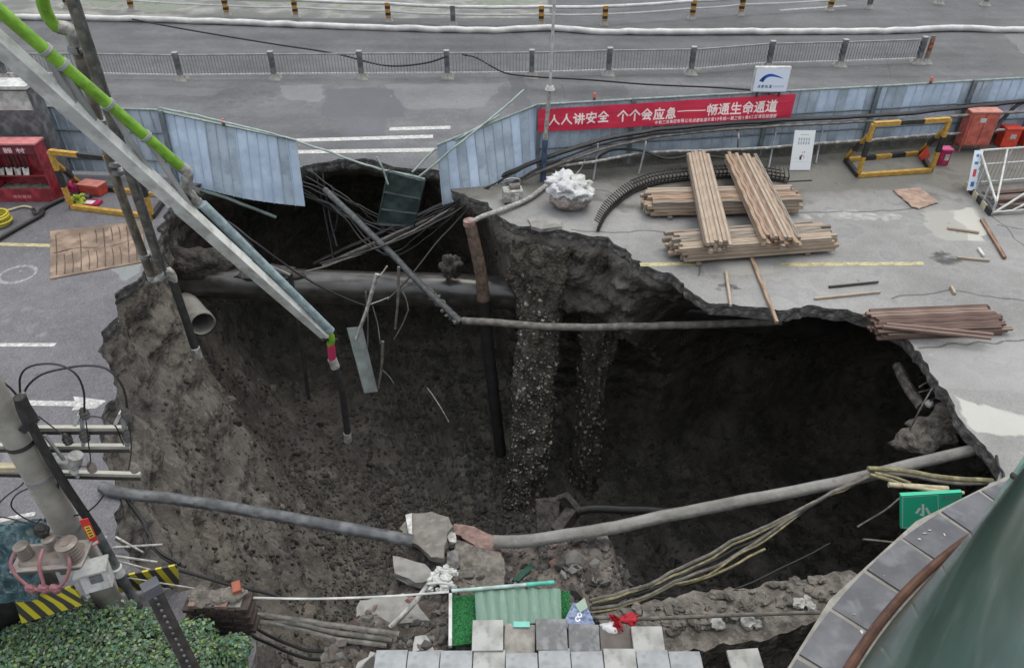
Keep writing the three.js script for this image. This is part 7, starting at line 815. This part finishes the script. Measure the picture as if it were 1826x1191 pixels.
// shrubs
function shrub(label, c, s, n, sd) {
  const t = thing('shrub', label, 'shrub', c), P = [], C = [], N = [], stem = [];
  const lobes = []; for (let i = 0; i < 9; i++) lobes.push([rr(-1, 1) * s[0] * 0.62, s[1] * rr(0.35, 0.8), rr(-1, 1) * s[2] * 0.6, rr(0.28, 0.5) * Math.min(s[0], s[1])]);
  for (let i = 0; i < n; i++) {
    const L = lobes[i % lobes.length], d = new THREE.Vector3(rr(-1, 1), rr(-0.6, 1), rr(-1, 1)).normalize(), k = L[3] * (1 - 0.55 * rnd() ** 2) * (1 + 0.35 * fbm(d.x * 3 + sd, d.y * 3, d.z * 3 + i % 9, 2) * 2), p = new THREE.Vector3(L[0], L[1], L[2]).addScaledVector(d, k);
    const nrm = d.clone().add(new THREE.Vector3(rr(-0.8, 0.8), rr(0, 1.1), rr(-0.8, 0.8))).normalize(), a = new THREE.Vector3(rr(-1, 1), rr(-1, 1), rr(-1, 1)).cross(nrm).normalize(), b = nrm.clone().cross(a), z = rr(0.016, 0.034);
    const tip = p.clone().addScaledVector(a, z * 1.25), base = p.clone().addScaledVector(a, -z), l = p.clone().addScaledVector(b, z * 0.8).addScaledVector(nrm, z * 0.25), r = p.clone().addScaledVector(b, -z * 0.8).addScaledVector(nrm, z * 0.25), yl = rnd(), g = yl < 0.1 ? [0.16, 0.24, 0.05] : (rnd() < 0.25 ? [rr(0.12, 0.2), rr(0.2, 0.28), rr(0.13, 0.18)] : [rr(0.035, 0.085), rr(0.08, 0.15), rr(0.04, 0.075)]);
    for (const q of [base, r, tip, base, tip, l]) { P.push(q.x + c[0], q.y + c[1], q.z + c[2]); C.push(...g); } void N;
  }
  for (let i = 0; i < 9; i++) stem.push(tube([[c[0] + rr(-0.1, 0.1), 0, c[2] + rr(-0.1, 0.1)], [c[0] + lobes[i][0] * 0.5, lobes[i][1] * 0.5, c[2] + lobes[i][2] * 0.5], [c[0] + lobes[i][0], lobes[i][1], c[2] + lobes[i][2]]], 0.018, 5, 0.2, 0.03, 0.008));
  const g = new THREE.BufferGeometry(); g.setAttribute('position', new THREE.Float32BufferAttribute(P, 3)); g.setAttribute('color', new THREE.Float32BufferAttribute(C, 3)); g.computeVertexNormals(); part(t, 'stems', strip(stem), M.rust); part(t, 'foliage', g, M.leaf);
}
M.leaf = new THREE.MeshPhysicalMaterial({ roughness: 0.6, vertexColors: true, side: THREE.DoubleSide, transmission: 0.15, thickness: 0 });
[['dense shrub at the bottom left corner', [-7.31, 0, -5.4], [0.75, 0.6, 0.6]], ['shrub below the yellow striped board', [-6.61, 0, -5.48], [0.8, 0.5, 0.6]], ['shrub at the foot of the concrete pole', [-5.84, 0, -5.52], [0.75, 0.85, 0.6]], ['tall shrub left of the lattice column', [-5.26, 0, -5.57], [0.65, 1.0, 0.6]], ['shrub with pale buds right of the lattice column', [-4.46, 0, -5.44], [0.6, 0.85, 0.55]], ['sparse shrub with yellow shoots at the rim', [-3.94, 0, -5.28], [0.45, 0.75, 0.45]], ['low shrub in front of the pole shrubs', [-6.1, 0, -5.16], [0.9, 0.75, 0.5]], ['low shrub in front of the lattice column', [-4.99, 0, -5.09], [0.9, 0.8, 0.5]], ['low shrub at the very bottom left', [-6.89, 0, -4.93], [0.9, 0.75, 0.5]]].forEach(([l, p, s], i) => shrub(l, p, s, 8500, i * 5.3));

// ───────────── near paving tiles ─────────────
{
  const root = new THREE.Group(); root.name = 'paved_edge'; root.userData = { kind: 'structure', label: 'edge of grey paving tiles at the bottom of the picture', category: 'pavement' }; scene.add(root);
  const tg = new RoundedBoxGeometry(0.45, 0.06, 0.45, 1, 0.008); metreUV(tg); tg.userData.keep = true;
  const lay = (x, y, z, rx, ry, rz, m) => { const o = put('tile', tg, m, root); o.position.set(x, y, z); o.rotation.set(rx, ry, rz); };
  const x0 = [-1.71, 0, -5.57][0]; for (let i = 0; i < 10; i++) { const z = -5.48 + (i === 4 || i === 1 ? 0.03 : 0) + rr(-0.02, 0.02); lay(x0 + i * 0.462, 0.035 + (i % 3) * 0.012, z, rr(-0.02, 0.02), rr(-0.02, 0.02), rr(-0.02, 0.02), i % 4 === 3 ? M.tile2 : M.tile); lay(x0 + i * 0.462, 0.035, z + 0.47, 0, rr(-0.02, 0.02), 0, M.tile); lay(x0 + i * 0.462, 0.035, z + 0.94, 0, rr(-0.02, 0.02), 0, M.tile); }
  [[[-0.35, 0.1, -5.9], M.tile2], [[0.57, 0.11, -5.91], M.tile3], [[1.04, 0.03, -5.87], M.tile3], [[1.5, 0, -5.85], M.tileBrown], [[1.96, 0.06, -5.82], M.tile2], [[0.11, 0, -5.89], M.mortar]].forEach(([p, m], i) => { lay(p[0], p[1], p[2], 0.12 + 0.05 * (i % 3), rr(-0.04, 0.04), rr(-0.06, 0.06), m); });
  const p = [3.29, 0, -5.48]; lay(p[0], 0.05, p[2], 0.1, 0.06, 0.03, M.tile2);
  const q = [-2.15, 0, -5.44]; single('grey_wedge', 'grey concrete wedge left of the paving tiles', 'rubble', slab([[-2.23, 0, -5.4], [-1.96, 0, -5.69], [-1.86, 0, -5.24], [-2.18, 0, -5.16]], 0.2, 0.02), M.concrete); void q;
}
// ───────────── canopy at the lower right ─────────────
{
  const cx = 9.46, cz = 1.95, t = thing('canopy', 'round canopy with grey coping tiles and green glass roof', 'canopy', [cx, 0, cz]), at = (f, r, y) => [cx + r * Math.cos(f), y, cz - r * Math.sin(f)], D = Math.PI / 180;
  const ringSeg = (f0, f1, ri, ro, yi, yo, th) => { const P = [], n = 6, I = []; for (let i = 0; i <= n; i++) { const f = lerp(f0, f1, i / n); for (const [r, y] of [[ro, yo], [ri, yi], [ri, yi - th], [ro, yo - th]]) P.push(...at(f, r, y)); } for (let i = 0; i < n; i++) for (let k = 0; k < 4; k++) { const a = i * 4 + k, b = i * 4 + (k + 1) % 4; I.push(a, b, a + 4, b, b + 4, a + 4); } I.push(0, 2, 1, 0, 3, 2); const e = n * 4; I.push(e, e + 1, e + 2, e, e + 2, e + 3); let g = new THREE.BufferGeometry(); g.setAttribute('position', new THREE.Float32BufferAttribute(P, 3)); g.setIndex(I); g = g.toNonIndexed(); g.computeVertexNormals(); return g; };
  for (let k = 0; k < 13; k++) { const f0 = 152 - k * 4.7; part(t, 'coping_tile', ringSeg(f0 * D, (f0 - 4.3) * D, 8.42, 8.86, 3.02, 2.97 + 0.012 * (k % 2), 0.07), M.coping); }
  part(t, 'mortar_bed', ringSeg(155 * D, 88 * D, 8.3, 8.93, 3.008, 2.955, 0.16), M.mortar); part(t, 'wall', (() => { const g = new THREE.CylinderGeometry(8.6, 8.6, 2.85, 60, 1, true, 0, Math.PI * 2); g.translate(cx, 1.42, cz); return g; })(), M.concrete);
  for (let k = 0; k < 13; k++) { const p = at(rr(112, 146) * D, rr(8.5, 8.82), 0), r = Math.hypot(p[0] - cx, p[2] - cz); part(t, 'splash', rock([p[0], 3.02 - (r - 8.42) * 0.1 + 0.006, p[2]], [0.006 + 0.03 * rnd() ** 3, 0.005, 0.006 + 0.03 * rnd() ** 3], k, 1, 0.8), M.hose); }
  const gut = []; for (let k = 0; k <= 16; k++) gut.push(at(lerp(155, 119, k / 16) * D, 8.43, 3.04 + 0.01 * n3(k, 1, 1))); part(t, 'gutter', tube(gut, 0.05, 9, 0.15), M.gutterRust);
  const A = [5.05, 3.06, -5.41], B = [6.31, 5, -6.19], C = [5.06, 5.2, -2.4], E = at(160 * D, 8.36, 3.06);
  { const n = 40, P = [], I = [], edge = (u) => at(lerp(160, 121, u) * D, 8.36, 3.06), inner = (u) => mix([3.3, 5.6, -1.48], B, u); for (let j = 0; j <= n; j++) for (let i = 0; i <= n; i++) { const u = i / n, v = j / n, p = mix(edge(u), inner(u), v); p[1] += 0.35 * Math.sin(v * Math.PI) * (0.3 + 0.7 * (1 - u)); P.push(...p); if (i < n && j < n) { const a = j * (n + 1) + i; I.push(a, a + 1, a + n + 1, a + 1, a + n + 2, a + n + 1); } } const g = new THREE.BufferGeometry(); g.setAttribute('position', new THREE.Float32BufferAttribute(P, 3)); g.setIndex(I); g.computeVertexNormals(); part(t, 'glass_roof', g, M.domeGlass); const hp = []; for (let j = 0; j <= n; j += 4) { const k = (j * (n + 1) + n) * 3; hp.push([P[k] - 0.02, P[k + 1] + 0.02, P[k + 2]]); } part(t, 'edge_trim', tube(hp, 0.035, 8, 0.2), mat('#9fc0b6', '#7fa398', { metres: 0.5 })); part(t, 'trim_bolt', rock(mix(hp[3], hp[4], 0.5), [0.05, 0.05, 0.05], 1, 1, 0.2), M.darkMetal); }
  void A; void C; void E;
  { const pr = []; for (let i = 0; i <= 12; i++) { const q = i / 12; pr.push(new THREE.Vector2(8.34 * (1 - q) + 0.001, 2.98 + 0.9 * Math.sin(q * Math.PI / 2))); } const g = new THREE.LatheGeometry(pr, 72); g.translate(cx, 0, cz); part(t, 'glass_dome', g, M.domeGlass); }
  const s = thing('shop_sign', 'green sign with one white character behind the coping', 'sign', [6.08, 1.1, -7.1]), m = printed(256, 192, (c, w, h) => { c.fillStyle = css('#14b48e', 0.9); c.fillRect(0, 0, w, h); c.strokeStyle = '#9fd8c8'; c.lineWidth = 4; c.strokeRect(6, 6, 150, h - 12); write(c, '小', 58, 44, 64, 66, 0, '#e4efe9', 11); c.fillStyle = '#4f9f88'; c.fillRect(172, 14, 76, 22); });
  part(s, 'face', board([5.61, 1.73, -7.1], [6.45, 1.81, -7.1], [6.79, 0.9, -7.1], [5.84, 1, -7.1], 0.01, true), m); part(s, 'panel', board([5.61, 1.73, -7.11], [6.47, 1.8, -7.11], [6.81, 0.87, -7.11], [5.85, 0.98, -7.11], 0.05), M.leafGreenSign); part(s, 'bracket', bar([6.63, 1.03, -7.15], [6.45, 1.54, -6.5], 0.06, 0.06), M.steelGrey);
}
renderer.render(scene, camera);
